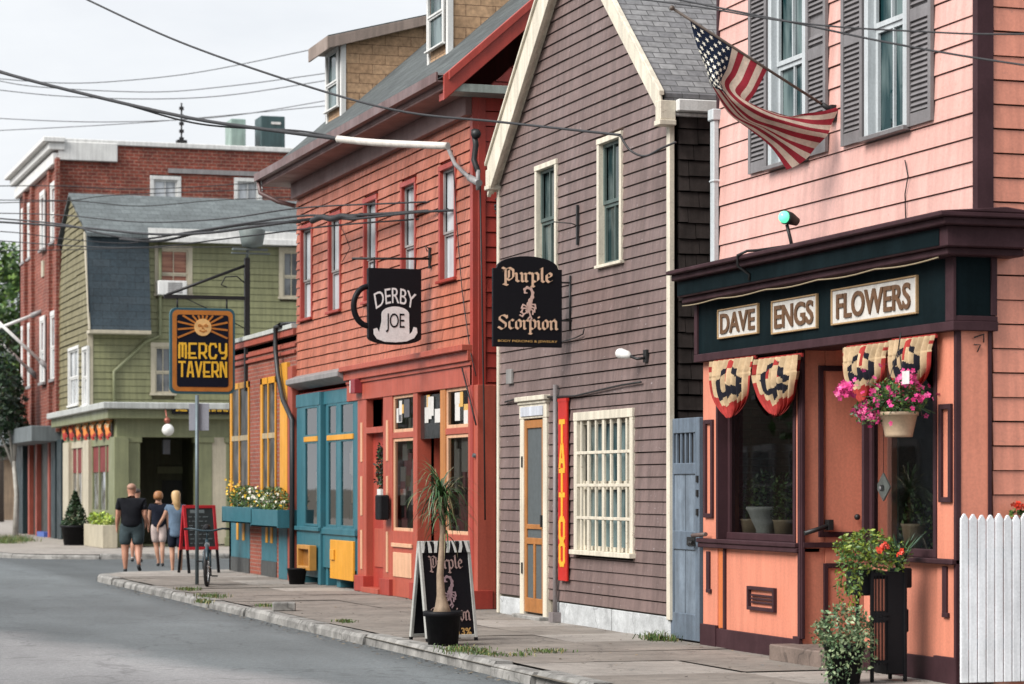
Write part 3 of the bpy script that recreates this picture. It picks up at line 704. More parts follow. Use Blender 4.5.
# four pleated buntings
BRED = paint('bunting_red', (.36, .035, .03), .8, .3, .2, 9, .2); BCRM = paint('bunting_cream', (.56, .41, .25), .85, .3, .2, 9, .2); BBLK = paint('bunting_navy', (.012, .012, .02), .85, .2, 0, 9, .2)
def bunting(x0, x1, yt, yb, label, seed):
    rnd = random.Random(seed); a0, a1, z0, z1 = rx(x0, x1, yt, yb, 9.9); W_ = a1-a0; H = z1-z0; N, M_ = 110, 60
    t = thing('bunting', label, 'bunting', (9.9, (a0+a1)/2, z1), 'pleated buntings under the shop sign')
    ph = rnd.uniform(0, 6); mb = MB(); mb.smooth = True; P = {}
    for j in range(M_+1):
        v = j/M_
        for i in range(N+1):
            s = i/N*2-1
            hw = .5*(1-.14*v) if v < .3 else .5*.958*max(.05, 1-((v-.3)/.74)**2.0)**.62+.015
            hw *= 1+.03*math.sin(v*9+ph)
            pl = math.cos(s*PI*8+ph)*(.024*(1-.4*v)+.01)+.05*math.sin(PI*min(1, v*1.2))*(1-s*s*.6)+.02
            sag = .07*H*math.cos(s*PI*8+ph)*v**2+(.03*H)*(1-s*s)*v+0
            P[i, j] = len(mb.v); mb.v.append((9.93-pl, (a0+a1)/2-s*hw*W_, z1-v*H*.97-sag+.02*s*v*math.sin(ph)))
    for j in range(M_):
        for i in range(N):
            s = (i+.5)/N*2-1; v = (j+.5)/M_
            r = math.hypot(s*.52, v); th = math.atan2(s*.52, v); wob = .05*math.sin(th*9+ph)
            if r+wob > .8 or abs(s) > .86 and v > .1 and math.sin(v*14+ph) > -.5: c = 0
            elif .5+.05*math.sin(th*23) < r+wob < .68+.05*math.cos(th*19+ph) and abs(th) < .52: c = 2
            elif r < .55 and .42 < abs(th) < .78 and v > .08: c = 2 if (abs(th)+wob) < .68 else 1
            elif r < .4 and abs(th) < .5 and ((i//9+seed) % 3 == 0 or r < .16): c = 0
            else: c = 1
            mb.c = c; mb.poly((P[i, j], P[i, j+1], P[i+1, j+1], P[i+1, j]))
    mb.build('cloth', [BCRM if k == 1 else (BRED if k == 0 else BBLK) for k in range(3)], t)
    h = MB(); h.box(9.925, 9.945, a0+.02, a1-.02, z1-.02, z1+.015); h.build('heading', BRED, t)
bunting(711, 754, 359, 414, 'pleated cream and red bunting at the far end, nearest the grey wooden gate', 1)
bunting(755, 800, 357, 412, 'pleated cream and red bunting hanging beside the shop entry on its gate side', 2)
bunting(843, 888, 345, 397, 'pleated bunting above the hanging magenta flowers, over the entry edge', 3)
bunting(888, 934, 338, 392, 'pleated bunting nearest the pink pilaster by the picket fence', 4)
# hanging basket
yb_ = FY(903, 9.72); bx, bz = 9.68, FZ(425, 9.68, yb_)
t = thing('hanging_basket', 'beige plastic hanging basket spilling magenta flowers in front of the shop window', 'hanging basket', (bx, yb_, bz))
POT = plain('beige_plastic', (.5, .37, .25), .45)
m = MB(); zt = FZ(412, bx, yb_); zb = FZ(437, bx, yb_); R = 19/F*dep(bx, yb_)
m.lathe([(.01, zb-bz), (R*.72, zb-bz), (R*.74, zb-bz+.02), (R*.97, zt-bz-.03), (R*1.04, zt-bz-.03), (R*1.05, zt-bz), (R*.93, zt-bz)], (bx, yb_, bz), 28); m.build('pot', POT, t)
m = MB()
for k in range(3):
    w = 2*PI*k/3+.5; m.tube([(bx+R*math.cos(w), yb_+R*math.sin(w), zt), (bx, yb_, zt+.55)], .004, 5)
m.tube([(bx, yb_, zt+.55), (bx+.02, yb_, 2.96)], .006, 5); m.build('hanger', IRON, t)
m = MB(); leaves(m, 900, (bx, yb_, zt+.12), (.24, .24, .17), .045); leaves(m, 260, (bx-.17, yb_+.12, zt+.0), (.2, .2, .12), .04); m.build('foliage', GREENS, t)
m = MB()
for _ in range(110):
    w = random.uniform(0, 2*PI); r = abs(random.gauss(.21, .07)); p = Vector((bx+r*math.cos(w)*1.1, yb_+r*math.sin(w), zt+.14+random.gauss(0, .09)))
    flower(m, p, .026, random.randint(0, 1))
for c, n, s in (((-.40, .22, .19), 60, .045), ((-.22, .2, .02), 60, .06), ((-.12, .1, -.05), 26, .05), ((-.02, -.2, .27), 25, .05), ((.1, -.25, .12), 14, .04)):
    for _ in range(n): flower(m, Vector((bx+c[0]+random.gauss(0, s), yb_+c[1]+random.gauss(0, s), zt+c[2]+random.gauss(0, s*.6))), .027, random.randint(0, 1))
m.build('blossoms', PINKS, t)
m = MB()
for k in range(46):
    w = random.uniform(0, 2*PI); l = random.uniform(.2, .42); a_ = Vector((bx, yb_, zt-.02)); e_ = a_+Vector((math.cos(w)*l*.8, math.sin(w)*l*.8, random.uniform(-.05, .3))); m.tube([a_, a_.lerp(e_, .6)+Vector((0, 0, .06)), e_], .003, 4)
m.build('stems', GREENS[1], t)
m = MB(); q = rx(901, 910, 371, 384, 9.5); m.box(9.5, 9.506, q[0]+.02, q[1]-.02, q[2], q[3]); m.build('price_card', WHITE, t)
# tall black planter with flowers
sx, sy = 9.62, FY(893, 9.62)
t = thing('planter_stand', 'tall black slatted planter stand beside the shop entry topped with orange flowers', 'planter', (sx, sy, 0))
def SP(px, py): return Vector((PX(px, sy), sy, FZ(py, PX(px, sy), sy)))
x0, x1 = PX(872, sy), PX(905, sy); zt = FZ(572, sx, sy)
m = MB(); m.box(x0+.14, x1-.0, sy+.0, sy+.26, .06, zt); m.box(x0-.1, x0+.1, sy+.05, sy+.3, zt-.2, zt+.02); m.box(x1-.02, x1+.1, sy+.06, sy+.3, zt-.14, zt+.03); m.box(x1, x1+.09, sy+.1, sy+.28, zt-.52, zt-.32); m.build('box', BLACK, t, .01)
for (xa, ya) in ((x0, sy), (x1, sy), (x0, sy+.28), (x1, sy+.28)):
    m = MB(); m.box(xa-.014, xa+.014, ya-.014, ya+.014, 0, zt+.02); m.build('leg', BLACK, t, .003)
m = MB()
for k in range(4): xx = x0+.022+.03*k; m.box(xx+.004, xx+.014, sy-.012, sy-.004, .14, zt)
for z in (.16, .52, .56, zt-.03): m.box(x0-.005, x0+.145, sy-.016, sy-.012, z, z+.025)
m.build('slat_panel', BLACK, t); m = MB(); m.box(x0+.02, x0+.135, sy+.02, sy+.03, .16, .5); m.box(x0+.02, x0+.135, sy+.02, sy+.03, .6, zt-.06); m.build('lattice_backing', SALMON, t)
m = MB(); leaves(m, 800, (x0+.02, sy+.1, zt+.17), (.24, .26, .2), .042, shell=.2, droop=.1); leaves(m, 260, (x0-.16, sy+.05, zt+.22), (.16, .18, .12), .04, shell=.1); leaves(m, 420, (x0-.2, sy+.02, zt-.03), (.13, .16, .3), .036, shell=.1, droop=.9); leaves(m, 160, (x0+.26, sy+.05, zt+.12), (.14, .16, .14), .036, shell=.1); m.build('foliage', [GREENS[2], GREENS[0], leafmat('leaf_yellowgreen', (.2, .26, .03))], t)
m = MB()
for k in range(60):
    w = random.uniform(0, 2*PI); l = random.uniform(.22, .42); c = Vector((x0+.3, sy+.1, zt)); d = Vector((math.cos(w)*.6, math.sin(w)*.5, 1.1)).normalized(); e = c+d*l; s = Vector((-d.y, d.x, 0)).normalized()*.012; mid = c+d*l*.6
    m.c = k % 2; m.face([c-s, c+s, mid+s, mid-s]); m.face([mid-s, mid+s, e+Vector((d.x, d.y, -.35))*.08])
m.build('spiky_leaves', [GREENS[1], leafmat('leaf_bluegreen', (.07, .13, .09))], t)
m = MB()
for c in ((-.03, -.2, .21), (-.05, -.2, .19), (.0, -.2, .24), (.2, -.1, .17)):
    for _ in range(5): flower(m, Vector((x0+c[0]+random.gauss(0, .015), sy+c[1]-.05, zt+c[2]+random.gauss(0, .015))), .024, 0)
m.build('blossoms', [REDP], t)
# trailing variegated plant in a low pot
px_, py_ = PX(845, sy-.1), sy-.12
t = thing('trailing_plant', 'bushy pale green trailing plant low beside the black planter stand', 'plant', (px_, py_, 0))
VAR = [leafmat('leaf_grey_green', (.12, .2, .09)), leafmat('leaf_grey_dark', (.05, .1, .045)), leafmat('leaf_cream_edge', (.3, .38, .2))]
m = MB(); leaves(m, 800, (px_+.02, py_+.05, .46), (.25, .24, .22), .042, shell=.25); leaves(m, 500, (px_+.06, py_, .3), (.22, .22, .22), .04, shell=.2, droop=.5); leaves(m, 200, (px_-.14, py_, .2), (.09, .12, .22), .034, shell=.1, droop=.9); leaves(m, 160, (px_-.24, py_, .42), (.08, .1, .12), .034, shell=.1); leaves(m, 90, (px_-.02, py_, .08), (.05, .08, .12), .03, droop=.9); m.build('foliage', VAR, t)
m = MB(); m.lathe([(.01, 0), (.13, 0), (.17, .3), (.18, .3), (.18, .33), (.15, .33)], (px_+.03, py_+.1, 0)); m.build('pot', BLACK, t)
# window display
def blk(): pass
wp = thing('white_pot', 'white glazed flower pot with greenery inside the shop window', 'pot', (10.42, FY(766, 10.42), 1.16))
m = MB(); m.lathe([(.02, 0), (.11, 0), (.1, .04), (.19, .24), (.21, .27), (.2, .29), (.17, .27)], (10.42, FY(766, 10.42), 1.16)); m.build('pot', WHITE, wp)
m = MB(); leaves(m, 260, (10.5, FY(764, 10.5), 1.62), (.14, .2, .2), .06); m.build('foliage', GREENS, wp)
for i, (px, zz, rr, lb) in enumerate(((752, 1.5, .26, 'leafy green pot plant at the gate end of the shop window'), (785, 1.5, .3, 'leafy pot plant beside the white pot in the shop window'), (915, 1.2, .35, 'leafy pot plant low behind the shop glass by the picket fence'))):
    p = thing('pot_plant', lb, 'plant', (10.36, FY(px, 10.36), 1.1), 'pot plants inside the shop window'); m = MB(); leaves(m, 330, (10.4, FY(px, 10.4), zz), (.14, rr*.8, rr), .06); m.build('foliage', GREENS, p)
    m = MB(); m.lathe([(.02, 0), (.09, 0), (.12, .2), (.13, .22), (.1, .22)], (10.36, FY(px, 10.36), 1.1)); m.build('pot', POT, p)
q = rx(876, 890, 474, 500, 10.1); yc, zc = (q[0]+q[1])/2, (q[2]+q[3])/2
d = thing('hanging_ornament', 'white diamond shaped ornament hanging in the shop window', 'ornament', (10.1, yc, zc))
m = MB(); hw = (q[1]-q[0])*.5; hh = (q[3]-q[2])*.55; m.prism([(10.1, yc, zc-hh), (10.1, yc-hw, zc), (10.1, yc, zc+hh), (10.1, yc+hw, zc)], (.012, 0, 0)); m.build('lozenge', WHITE, d)
m = MB(); m.ball((10.092, yc, zc-.01), .03); m.build('bead', GREYSH, d); m = MB(); m.tube([(10.106, yc, zc+hh), (10.106, yc, 2.9)], .003, 4); m.build('string', IRON, d)
# floodlight with greenish lens, cable
fy = FY(783, 9.8); fz = 3.95
t = thing('floodlight', 'small black floodlight with a glowing green lens on top of the shop cornice', 'floodlight', (9.8, fy, fz))
zc = FZ(218, 9.8, fy)
m = MB(); m.tube([(9.9, fy, 3.9), (9.88, fy, 4.0), (9.84, fy, zc-.06)], .018, 8); m.box(9.82, 9.9, fy-.06, fy+.06, 3.9, 3.93); m.build('stem', IRON, t)
dv = Vector((-.55, -.35, .1)).normalized(); m = MB(); c = Vector((9.84, fy, zc)); m.tube([c+Vector((.12, 0.03, -.03)), c+Vector((.04, 0.01, 0)), c+dv*.03], [.04, .06, .068], 14); m.build('housing', IRON, t)
LENS, nt, b = newmat('green_lens'); b.inputs['Base Color'].default_value = (.2, .7, .45, 1); b.inputs['Emission Color'].default_value = (.12, 1, .55, 1); b.inputs['Emission Strength'].default_value = .45; b.inputs['Roughness'].default_value = .1
m = MB(); cc = c+dv*.045; m.ball((cc.x, cc.y, cc.z), .058); m.build('lens', LENS, t)
m = MB(); yb2 = FY(739, 9.6); m.tube([(9.88, fy, 3.95), (9.75, fy+.5, 3.945), (9.62, yb2-.15, 3.93), (9.585, yb2, 3.9), (9.585, yb2, 3.8), (9.71, yb2, 3.72), (9.71, yb2+.01, 3.66)], .014, 6); tag(m.build('light_cable', IRON), 'black cable draped over the shop cornice from the floodlight', 'cable')
m = MB(); pts = []
for i in range(30):
    k = i/29; pts.append((9.77, Ys-.1+(Yn-Ys+.1)*k, 3.555-.02*abs(math.sin(k*15))))
m.tube(pts, .007, 5); tag(m.build('string_cable', plain('twine', (.3, .24, .15), .8)), 'thin tan cord strung under the shop cornice above the lettering', 'cord')
# picket fence, butted against the shopfront corner
YF = 18.5
t = thing('picket_fence', 'tall white picket fence with pointed tops beside the flower shop', 'fence', (10.9, YF, 0))
FW = paint('fence_white', (.82, .84, .87), .55, .14, .2, 5); zt = FZ(514, 10.2, YF); x = PX(961, YF)+.035
m = MB(); m.box(10.0, 13.6, YF+.025, YF+.065, .3, .39); m.box(10.0, 13.6, YF+.025, YF+.065, 1.05, 1.14); m.build('rail', FW, t); k = 0
while x < 13.5:
    m = MB(); h = zt+random.uniform(-.014, .016); w = .0355; z0_ = .03
    m.prism([(x-w, YF, z0_), (x+w, YF, z0_), (x+w, YF, h-.045), (x+.008, YF, h), (x-.008, YF, h), (x-w, YF, h-.045)], (0, .022, 0)); m.build('picket', FW, t, .004); x += .0805; k += 1
t = thing('flowering_plant', 'red flowering plant peeking over the white picket fence', 'plant', (PX(1016, 18.62), 18.62, 0)); q = PX(1018, 18.62)
m = MB(); leaves(m, 260, (q+.1, 18.63, 1.36), (.2, .07, .15), .05); m.build('foliage', GREENS, t); m = MB()
for _ in range(14): flower(m, Vector((q+random.gauss(0, .03), 18.58, 1.5+random.gauss(0, .02))), .03, 0)
m.build('blossoms', [REDP], t); m = MB(); m.tube([(q+.1, 18.63, 0), (q+.1, 18.63, 1.3)], .015, 6); m.build('stem', GREENS[1], t)
# ================= flag
YG = 21.5
base = Vector((10.18, YG, FZ(112, 10.2, YG))); tip = Vector((PX(672, YG), YG, FZ(8, PX(672, YG), YG)))
t = thing('flag', 'weathered striped flag with starred blue canton draped from a slanting house pole', 'flag', tuple(base))
m = MB(); dirp = (tip-base).normalized(); m.tube([base, tip], .013, 10); m.ball(tip, .025); m.build('pole', plain('flag_pole_wood', (.1, .075, .06), .5), t)
m = MB(); m.box(10.13, 10.2, YG-.05, YG+.05, base.z-.09, base.z+.06); m.tube([base-dirp*.02, base+dirp*.14], .024, 10); m.build('bracket', IRON, t)
# control grid: rows t (along the fly), columns s (hoist, 0 = tip end .. 1 = lower end); pixel in the pole plane + depth towards camera
ctrl = [[(690, 21, 0), (716, 37.5, 0), (742, 54, 0), (767, 70, 0)],
        [(697, 47, .05), (716, 59, .12), (735, 73, .05), (756, 92, .1)],
        [(705, 68, .0), (714, 79, .16), (728, 86, .08), (749, 105, .16)],
        [(713, 86, -.05), (721, 94, .14), (740, 101, .16), (768, 110, .12)],
        [(728, 112, -.16), (741, 118, -.02), (762, 115, .18), (790, 116, .1)],
        [(752, 131, -.2), (764, 128, .0), (783, 123, .18), (803, 113, .06)],
        [(772, 148, -.12), (789, 141, .08), (807, 129, .18), (823, 111, .04)],
        [(788, 170, -.02), (813, 152, .12), (829, 131, .12), (838, 108, .02)]]
def cr(p0, p1, p2, p3, t): return .5*((2*p1)+(-p0+p2)*t+(2*p0-5*p1+4*p2-p3)*t*t+(-p0+3*p1-3*p2+p3)*t**3)
def cr1(a, x):
    n = len(a)-1; f = min(max(x*n, 0), n-1e-6); i = int(f); q = f-i
    return cr(a[max(i-1, 0)], a[i], a[i+1], a[min(i+2, n)], q)
ctrlv = [[Vector((PX(a, YG-c), YG-c, FZ(b_, PX(a, YG-c), YG-c))) for (a, b_, c) in row] for row in ctrl]
def cloth(s, v):
    p = cr1([cr1(row, s) for row in ctrlv], v)
    return p+Vector((0, -.028*math.sin(s*16+v*5)*min(1, v*2.5), .012*math.sin(s*11+v*9)*v))
NS, NT = 52, 90; m = MB(); m.smooth = True; idx = {}
for j in range(NT+1):
    for i in range(NS+1): idx[i, j] = len(m.v); m.v.append(tuple(cloth(i/NS, j/NT)))
for j in range(NT):
    for i in range(NS):
        st = int((i+.5)/NS*13); m.c = 2 if (st < 7 and j < NT*.4) else (0 if st % 2 == 0 else 1); m.poly((idx[i, j], idx[i+1, j], idx[i+1, j+1], idx[i, j+1]))
def clothmat(name, c):
    mm = paint(name, c, .85, .25, .15, 6, .2); nt = mm.node_tree; b = nt.nodes['Principled BSDF']; out = nt.nodes['Material Output']
    tl = nt.nodes.new('ShaderNodeBsdfTranslucent'); L(nt, b.inputs['Base Color'].links[0].from_socket, tl.inputs[0]); mx = nt.nodes.new('ShaderNodeMixShader'); mx.inputs[0].default_value = .3
    L(nt, b.outputs[0], mx.inputs[1]); L(nt, tl.outputs[0], mx.inputs[2]); L(nt, mx.outputs[0], out.inputs[0]); return mm
m.build('cloth', [clothmat('flag_red', (.33, .03, .045)), clothmat('flag_cream', (.66, .53, .43)), clothmat('flag_blue', (.012, .022, .05))], t)
m = MB()
for r_ in range(9):
    for c_ in range(6 if r_ % 2 == 0 else 5):
        s = (r_+1)/10*7/13; v = (c_*2+(1 if r_ % 2 == 0 else 2))/12*.4
        p = cloth(s, v); ds = (cloth(s+.01, v)-p).normalized(); dv_ = (cloth(s, v+.01)-p).normalized(); n = ds.cross(dv_).normalized()
        for sg in (1, -1):
            pts = []
            for k in range(10):
                w = 2*PI*k/10+.3; rr = .027 if k % 2 == 0 else .012; pts.append(p+n*.006*sg+ds*rr*math.cos(w)+dv_*rr*math.sin(w))
            m.face(pts if sg > 0 else pts[::-1])
m.build('stars', WHTP, t)
# ================= purple house with its gable to the street
YA, YB = 25.2, 31.3; YM = (YA+YB)/2; ZE = 5.86; SLP = .85
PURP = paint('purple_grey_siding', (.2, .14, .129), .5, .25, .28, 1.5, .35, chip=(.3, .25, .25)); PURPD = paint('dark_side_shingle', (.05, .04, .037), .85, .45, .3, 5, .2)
purp = thing('gabled_house', 'purple grey clapboard gabled house with cream trim', 'house', (10, YM, 0))
def gspan(z): return (YA, YB) if z < ZE else (YA+(z-ZE)/SLP, YB-(z-ZE)/SLP)
def win4(x0, x1, yt, yb, X=10.0): return rx(x0, x1, yt, yb, X)
PW1 = win4(539, 557, 168, 272); PW2 = win4(601.5, 622, 141, 263)
BW = win4(579.5, 632.5, 419, 551.5); DW = win4(526.5, 546, 420, 615)
DW = (DW[0], DW[1], .05, DW[3])
H = [(w[0]-.06, w[1]+.06, w[2]-.05, w[3]+.06) for w in (PW1, PW2, BW)]+[(DW[0]-.1, DW[1]+.1, 0, DW[3]+.12)]
fz0 = .26
mb = MB(); clap(mb, 'x', 10.0, YA+.02, YB-.02, fz0, ZE+(YB-YA)/2*SLP-.05, .137, H, lambda z: (gspan(z)[0]+.02, gspan(z)[1]-.02), t=.02, gap=.012); mb.build('siding', PURP, purp)
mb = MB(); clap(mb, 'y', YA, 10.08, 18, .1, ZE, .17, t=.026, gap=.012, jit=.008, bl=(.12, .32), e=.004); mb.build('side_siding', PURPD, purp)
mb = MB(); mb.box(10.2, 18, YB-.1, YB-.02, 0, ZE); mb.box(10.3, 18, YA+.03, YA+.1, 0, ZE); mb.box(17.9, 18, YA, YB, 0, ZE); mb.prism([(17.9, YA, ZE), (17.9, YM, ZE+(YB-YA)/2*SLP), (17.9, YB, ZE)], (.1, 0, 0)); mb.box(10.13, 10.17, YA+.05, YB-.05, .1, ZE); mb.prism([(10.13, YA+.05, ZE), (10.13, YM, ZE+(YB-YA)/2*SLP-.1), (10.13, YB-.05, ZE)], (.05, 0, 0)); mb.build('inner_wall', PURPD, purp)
FND = concrete('painted_foundation', (.5, .52, .53), 2.2, .3)
mb = MB(); y = YA+.01
for c in (27.05, 29.05, 31.29):
    if c < 31: mb.box(9.985+random.uniform(-.01, .01), 10.3, y, c-.02, -.05, fz0-.02); y = c+.01
mb.box(9.99, 10.3, DW[1]+.12, YB-.02, -.05, .22); mb.build('foundation', FND, purp, .008)
mb = MB(); mb.box(10.02, 10.25, YA, YB, -.05, fz0+.04); mb.build('foundation_core', EARTH, purp)
mb = MB(); mb.box(9.965, 10.025, YA-.035, YA+.06, fz0-.05, ZE); mb.build('corner_board', CREAM, purp, .005); mb = MB(); mb.box(9.965, 10.06, YB-.045, YB+.03, .0, ZE); mb.build('corner_board', CREAM, purp, .005)
# roof, rakes, eave return, gutter
RS = slate('grey_roof_shingle', (.27, .27, .275), (.17, .17, .18), 'x', .2, .075, .007); ZR = ZE+(YB-YA)/2*SLP
nA = Vector((0, -SLP, 1)).normalized()
mb = MB(); oh = .07; 
for sg, ye, in ((-1, YA-oh), (1, YB+oh)):
    zz = ZE-oh*SLP; mb.prism([(9.87, ye, zz+.02), (9.87, ye, zz+.1), (9.87, YM, ZR+.1+.02), (9.87, YM, ZR+.04)], (8.4, 0, 0))
mb.build('roof', RS, purp)
def rake(ye, d):
    zz = ZE-oh*SLP; k = MB(); s = 1 if ye > YM else -1
    for (x0, x1, dz0, dz1) in ((9.85, 9.90, -.17, .1), (9.90, 9.94, -.15, -.02), (9.94, 9.99, -.13, -.04)) if s < 0 else ((9.85, 9.90, -.34, .1), (9.90, 9.94, -.3, -.02), (9.94, 9.99, -.27, -.06)):
        k.prism([(x0, ye, zz+dz0), (x0, ye, zz+dz1), (x0, YM+s*.001, ZR+dz1+.02), (x0, YM+s*.001, ZR+dz0+.02)], (x1-x0-.002, 0, 0))
    k.prism([(9.82, ye+s*.03, zz+.07), (9.82, ye+s*.03, zz+.12), (9.82, YM, ZR+.16), (9.82, YM, ZR+.11)], (.06, 0, 0))
    return k.build('rake', CREAM, purp, .004)
rake(YB+oh, 0); rake(YA-oh, 0)
mb = MB(); z_ = ZE-oh*SLP
for ye0, ye1 in ((YA-oh-.04, YA+.06), (YB-.06, YB+oh+.04)):
    k = MB(); k.box(9.82, 10.02, ye0, ye1, z_-.25, z_-.19); k.box(9.838, 10.02, ye0+.02, ye1, z_-.19, z_+.02); k.build('eave_return', CREAM, purp, .008)
mb = MB(); mb.box(10.02, 17, YA-oh-.1, YA-oh+.0, z_-.1, z_+.03); mb.box(10.02, 17, YA-oh, YA, z_-.14, z_-.1); mb.build('gutter', WHITE, purp, .01)
GP = glass_dark('old_glass', (.012, .03, .032, 1), (.12, .15, .145, 1), .05, .35, (1, 1, .4), 3)
for w in (PW1, PW2): window(purp, 'x', 10.0, *w, .065, CREAM, GP, paint('green_sash', (.1, .14, .13), .5), .04, .05, .02, 2, 1, .5, .04)
# barred window
bw = window(purp, 'x', 10.0, *BW, .1, CREAM, GD, CREAM, .04, .06, .05, 1, 1, .5, .05); mb = MB()
n = 7
for k in range(n):
    y = BW[0]+(BW[1]-BW[0])*(k+.5)/n; wd = .036 if k % 2 else .02; mb.box(9.97, 10.0, y-wd, y+wd, BW[2], BW[3])
for k in (1, 2, 3):
    z = BW[2]+(BW[3]-BW[2])*k/4; mb.box(9.962, 9.969, BW[0], BW[1], z-.018, z+.018)
mb.build('security_bars', CREAM, bw, .004)
# screen door
WOOD = paint('orange_door_wood', (.42, .17, .045), .4, .2, .15, 5); SCR = plain('door_screen', (.085, .1, .105), .6)
f = MB(); f.box(9.955, 10.05, DW[0]-.14, DW[0], .0, DW[3]+.02); f.box(9.955, 10.05, DW[1], DW[1]+.14, .0, DW[3]+.02); f.box(9.95, 10.05, DW[0]-.15, DW[1]+.15, DW[3]+.02, DW[3]+.24); f.box(9.9, 10.02, DW[0]-.2, DW[1]+.2, DW[3]+.24, DW[3]+.3); f.box(9.93, 10.02, DW[0]-.17, DW[1]+.17, DW[3]+.2, DW[3]+.24); df = f.build('door_frame', CREAM, purp, .006)
f = MB(); f.box(9.935, 9.95, DW[0]-.04, DW[1]+.06, DW[3]+.05, DW[3]+.17); f.build('number_board', paint('pale_board', (.62, .65, .72), .5), df, .003)
f = MB(); e = .085; za, zb = DW[2]+.02, DW[3]
for q in ((DW[0]+.004, DW[0]+e, za, zb), (DW[1]-e, DW[1]-.004, za, zb), (DW[0]+e, DW[1]-e, zb-.1, zb), (DW[0]+e, DW[1]-e, za, za+.18), (DW[0]+e, DW[1]-e, za+.86, za+.94), (DW[0]+e, DW[1]-e, za+1.05, za+1.11), ((DW[0]+DW[1])/2-.03, (DW[0]+DW[1])/2+.03, za+.18, za+.86)): f.box(9.97, 10.01, *q)
sd = f.build('screen_door', WOOD, purp, .004); f = MB(); f.box(9.99, 9.996, DW[0]+.02, DW[1]-.02, za+.05, zb-.05); f.build('mesh', SCR, sd); f = MB(); f.box(9.94, 9.97, DW[0]+.02, DW[0]+.06, 1.15, 1.3); f.build('handle', IRON, sd)
for zz in (.55, 1.9): f = MB(); f.box(9.945, 9.96, DW[1]+.01, DW[1]+.06, zz, zz+.14); f.build('hinge', IRON, sd)
mb = MB(); mb.box(9.85, 10.1, DW[0]-.16, DW[1]+.16, -.04, .04); mb.build('sill_stone', GRAN, purp, .01)
mb = MB(); q = FY(556, 9.95); mb.tube([(9.94, q, .05), (9.94, q, 1.0), (9.945, q+.01, 2.9)], .03, 8); mb.box(9.88, 9.99, q-.08, q+.08, 0, .12); mb.build('conduit', paint('grey_conduit', (.25, .22, .22), .5), purp)
mb = MB(); q = FY(511, 9.985); z = FZ(377, 10, q); mb.box(9.95, 9.985, q-.11, q+.11, z-.09, z+.1); mb.build('vent_plate', paint('grey_plate', (.3, .29, .28), .5), purp, .004)
def wallwire(name, pts, r, par, X=9.955):
    m = MB(); m.tube([(X, FY(a, X), FZ(b_, X, FY(a, X))) for a, b_ in pts], r, 5); return m.build(name, IRON, par)
wallwire('wall_cable', [(505, 402), (520, 398), (545, 397), (575, 396), (600, 390), (622, 385), (641, 382)], .012, purp)
wallwire('wall_cable', [(561, 342), (575, 338), (583, 334), (584, 329)], .008, purp)
# narrow lean-to wall + grey gate between the houses
YG0, YG1 = FY(702, 10.03), FY(671.5, 10.03); zt = FZ(417, 10, YG0)
GG = paint('grey_gate_paint', (.14, .18, .23), .5, .25, .3, 4, chip=(.1, .11, .13)); GG2 = paint('grey_gate_board', (.2, .25, .31), .5, .3, .35, 5, chip=(.14, .15, .17))
t = thing('wooden_gate', 'weathered blue grey wooden gate with barred opening between the purple and pink houses', 'gate', (10.03, (YG0+YG1)/2, 0))
f = MB(); e = .12
for q in ((YG0+.01, YG0+e, .02, zt), (YG1-e, YG1-.01, .02, zt), (YG0+e, YG1-e, zt-.16, zt), (YG0+e, YG1-e, zt-.6, zt-.48), (YG0+e, YG1-e, .98, 1.18), (YG0+e, YG1-e, .02, .3)): f.box(10.0, 10.05, *q)
gf = f.build('frame', GG, t, .006)
f = MB(); ym = (YG0+YG1)/2
for (a, b_, z0, z1) in ((YG0+e, ym-.008, 1.18, zt-.6), (ym+.008, YG1-e, 1.18, zt-.6), (YG0+e, ym-.008, .3, .98), (ym+.008, YG1-e, .3, .98)): f.box(10.018, 10.035, a, b_, z0, z1)
f.build('board', GG2, t)
f = MB()
for k in range(5): y = YG0+e+(YG1-YG0-2*e)*(k+.5)/5; f.box(10.015, 10.035, y-.02, y+.02, zt-.48, zt-.16)
f.build('bar', GG, t); f = MB(); f.box(9.985, 10.0, YG0+.1, YG0+.32, 1.03, 1.12); f.tube([(9.99, YG0+.14, 1.07), (9.93, YG0+.12, 1.06), (9.93, YG0+.02, 1.06)], .02); f.build('latch', IRON, t)
for z in (1.35, 1.55, 1.7): f = MB(); f.box(9.985, 10.0, YG0+.02, YG0+.07, z, z+.07); f.build('lock', IRON, t)
f = MB(); f.tube([(9.93, YG0+.02, 1.14), (9.93, YG0-.35, 1.16)], .022); f.build('bolt', plain('brown_bar', (.12, .08, .07), .5), t)
f = MB(); f.box(10.06, 10.09, YG0-.02, YG1+.05, 0.02, zt-.02); f.build('dark_gap_sheet', DARK, t)  # dark sheet standing in for the shade seen between the bars
# ================= signs on the purple house
SX0, SX1 = PX(493, 28.4), PX(562, 28.4); sz0, sz1 = FZ(347, 9.4, 28.4), FZ(256, 9.4, 28.4); sxc = (SX0+SX1)/2; sw = SX1-SX0
SGB = plain('sign_black', (.006, .006, .009), .5, 0, .18); GOLDP = plain('sign_peach', (.72, .48, .33), .5); SCOR = plain('sign_lilac_peach', (.62, .42, .36), .5); GLD = plain('sign_gold', (.5, .3, .1), .5)
t = thing('hanging_sign', 'black arched hanging sign with peach blackletter words and a scorpion', 'sign', (sxc, 28.4, (sz0+sz1)/2))
sh = sz1-sz0; zs_ = sz0+sh*.86; pts = [(SX0, 28.4, sz0), (SX1, 28.4, sz0), (SX1, 28.4, zs_), (SX1-.04, 28.4, zs_)]
for k in range(0, 13): w = PI*k/12; pts.append((sxc+(sw/2-.05)*math.cos(w), 28.4, zs_+.01+(sh*.13)*math.sin(w)))
pts += [(SX0+.04, 28.4, zs_), (SX0, 28.4, zs_)]
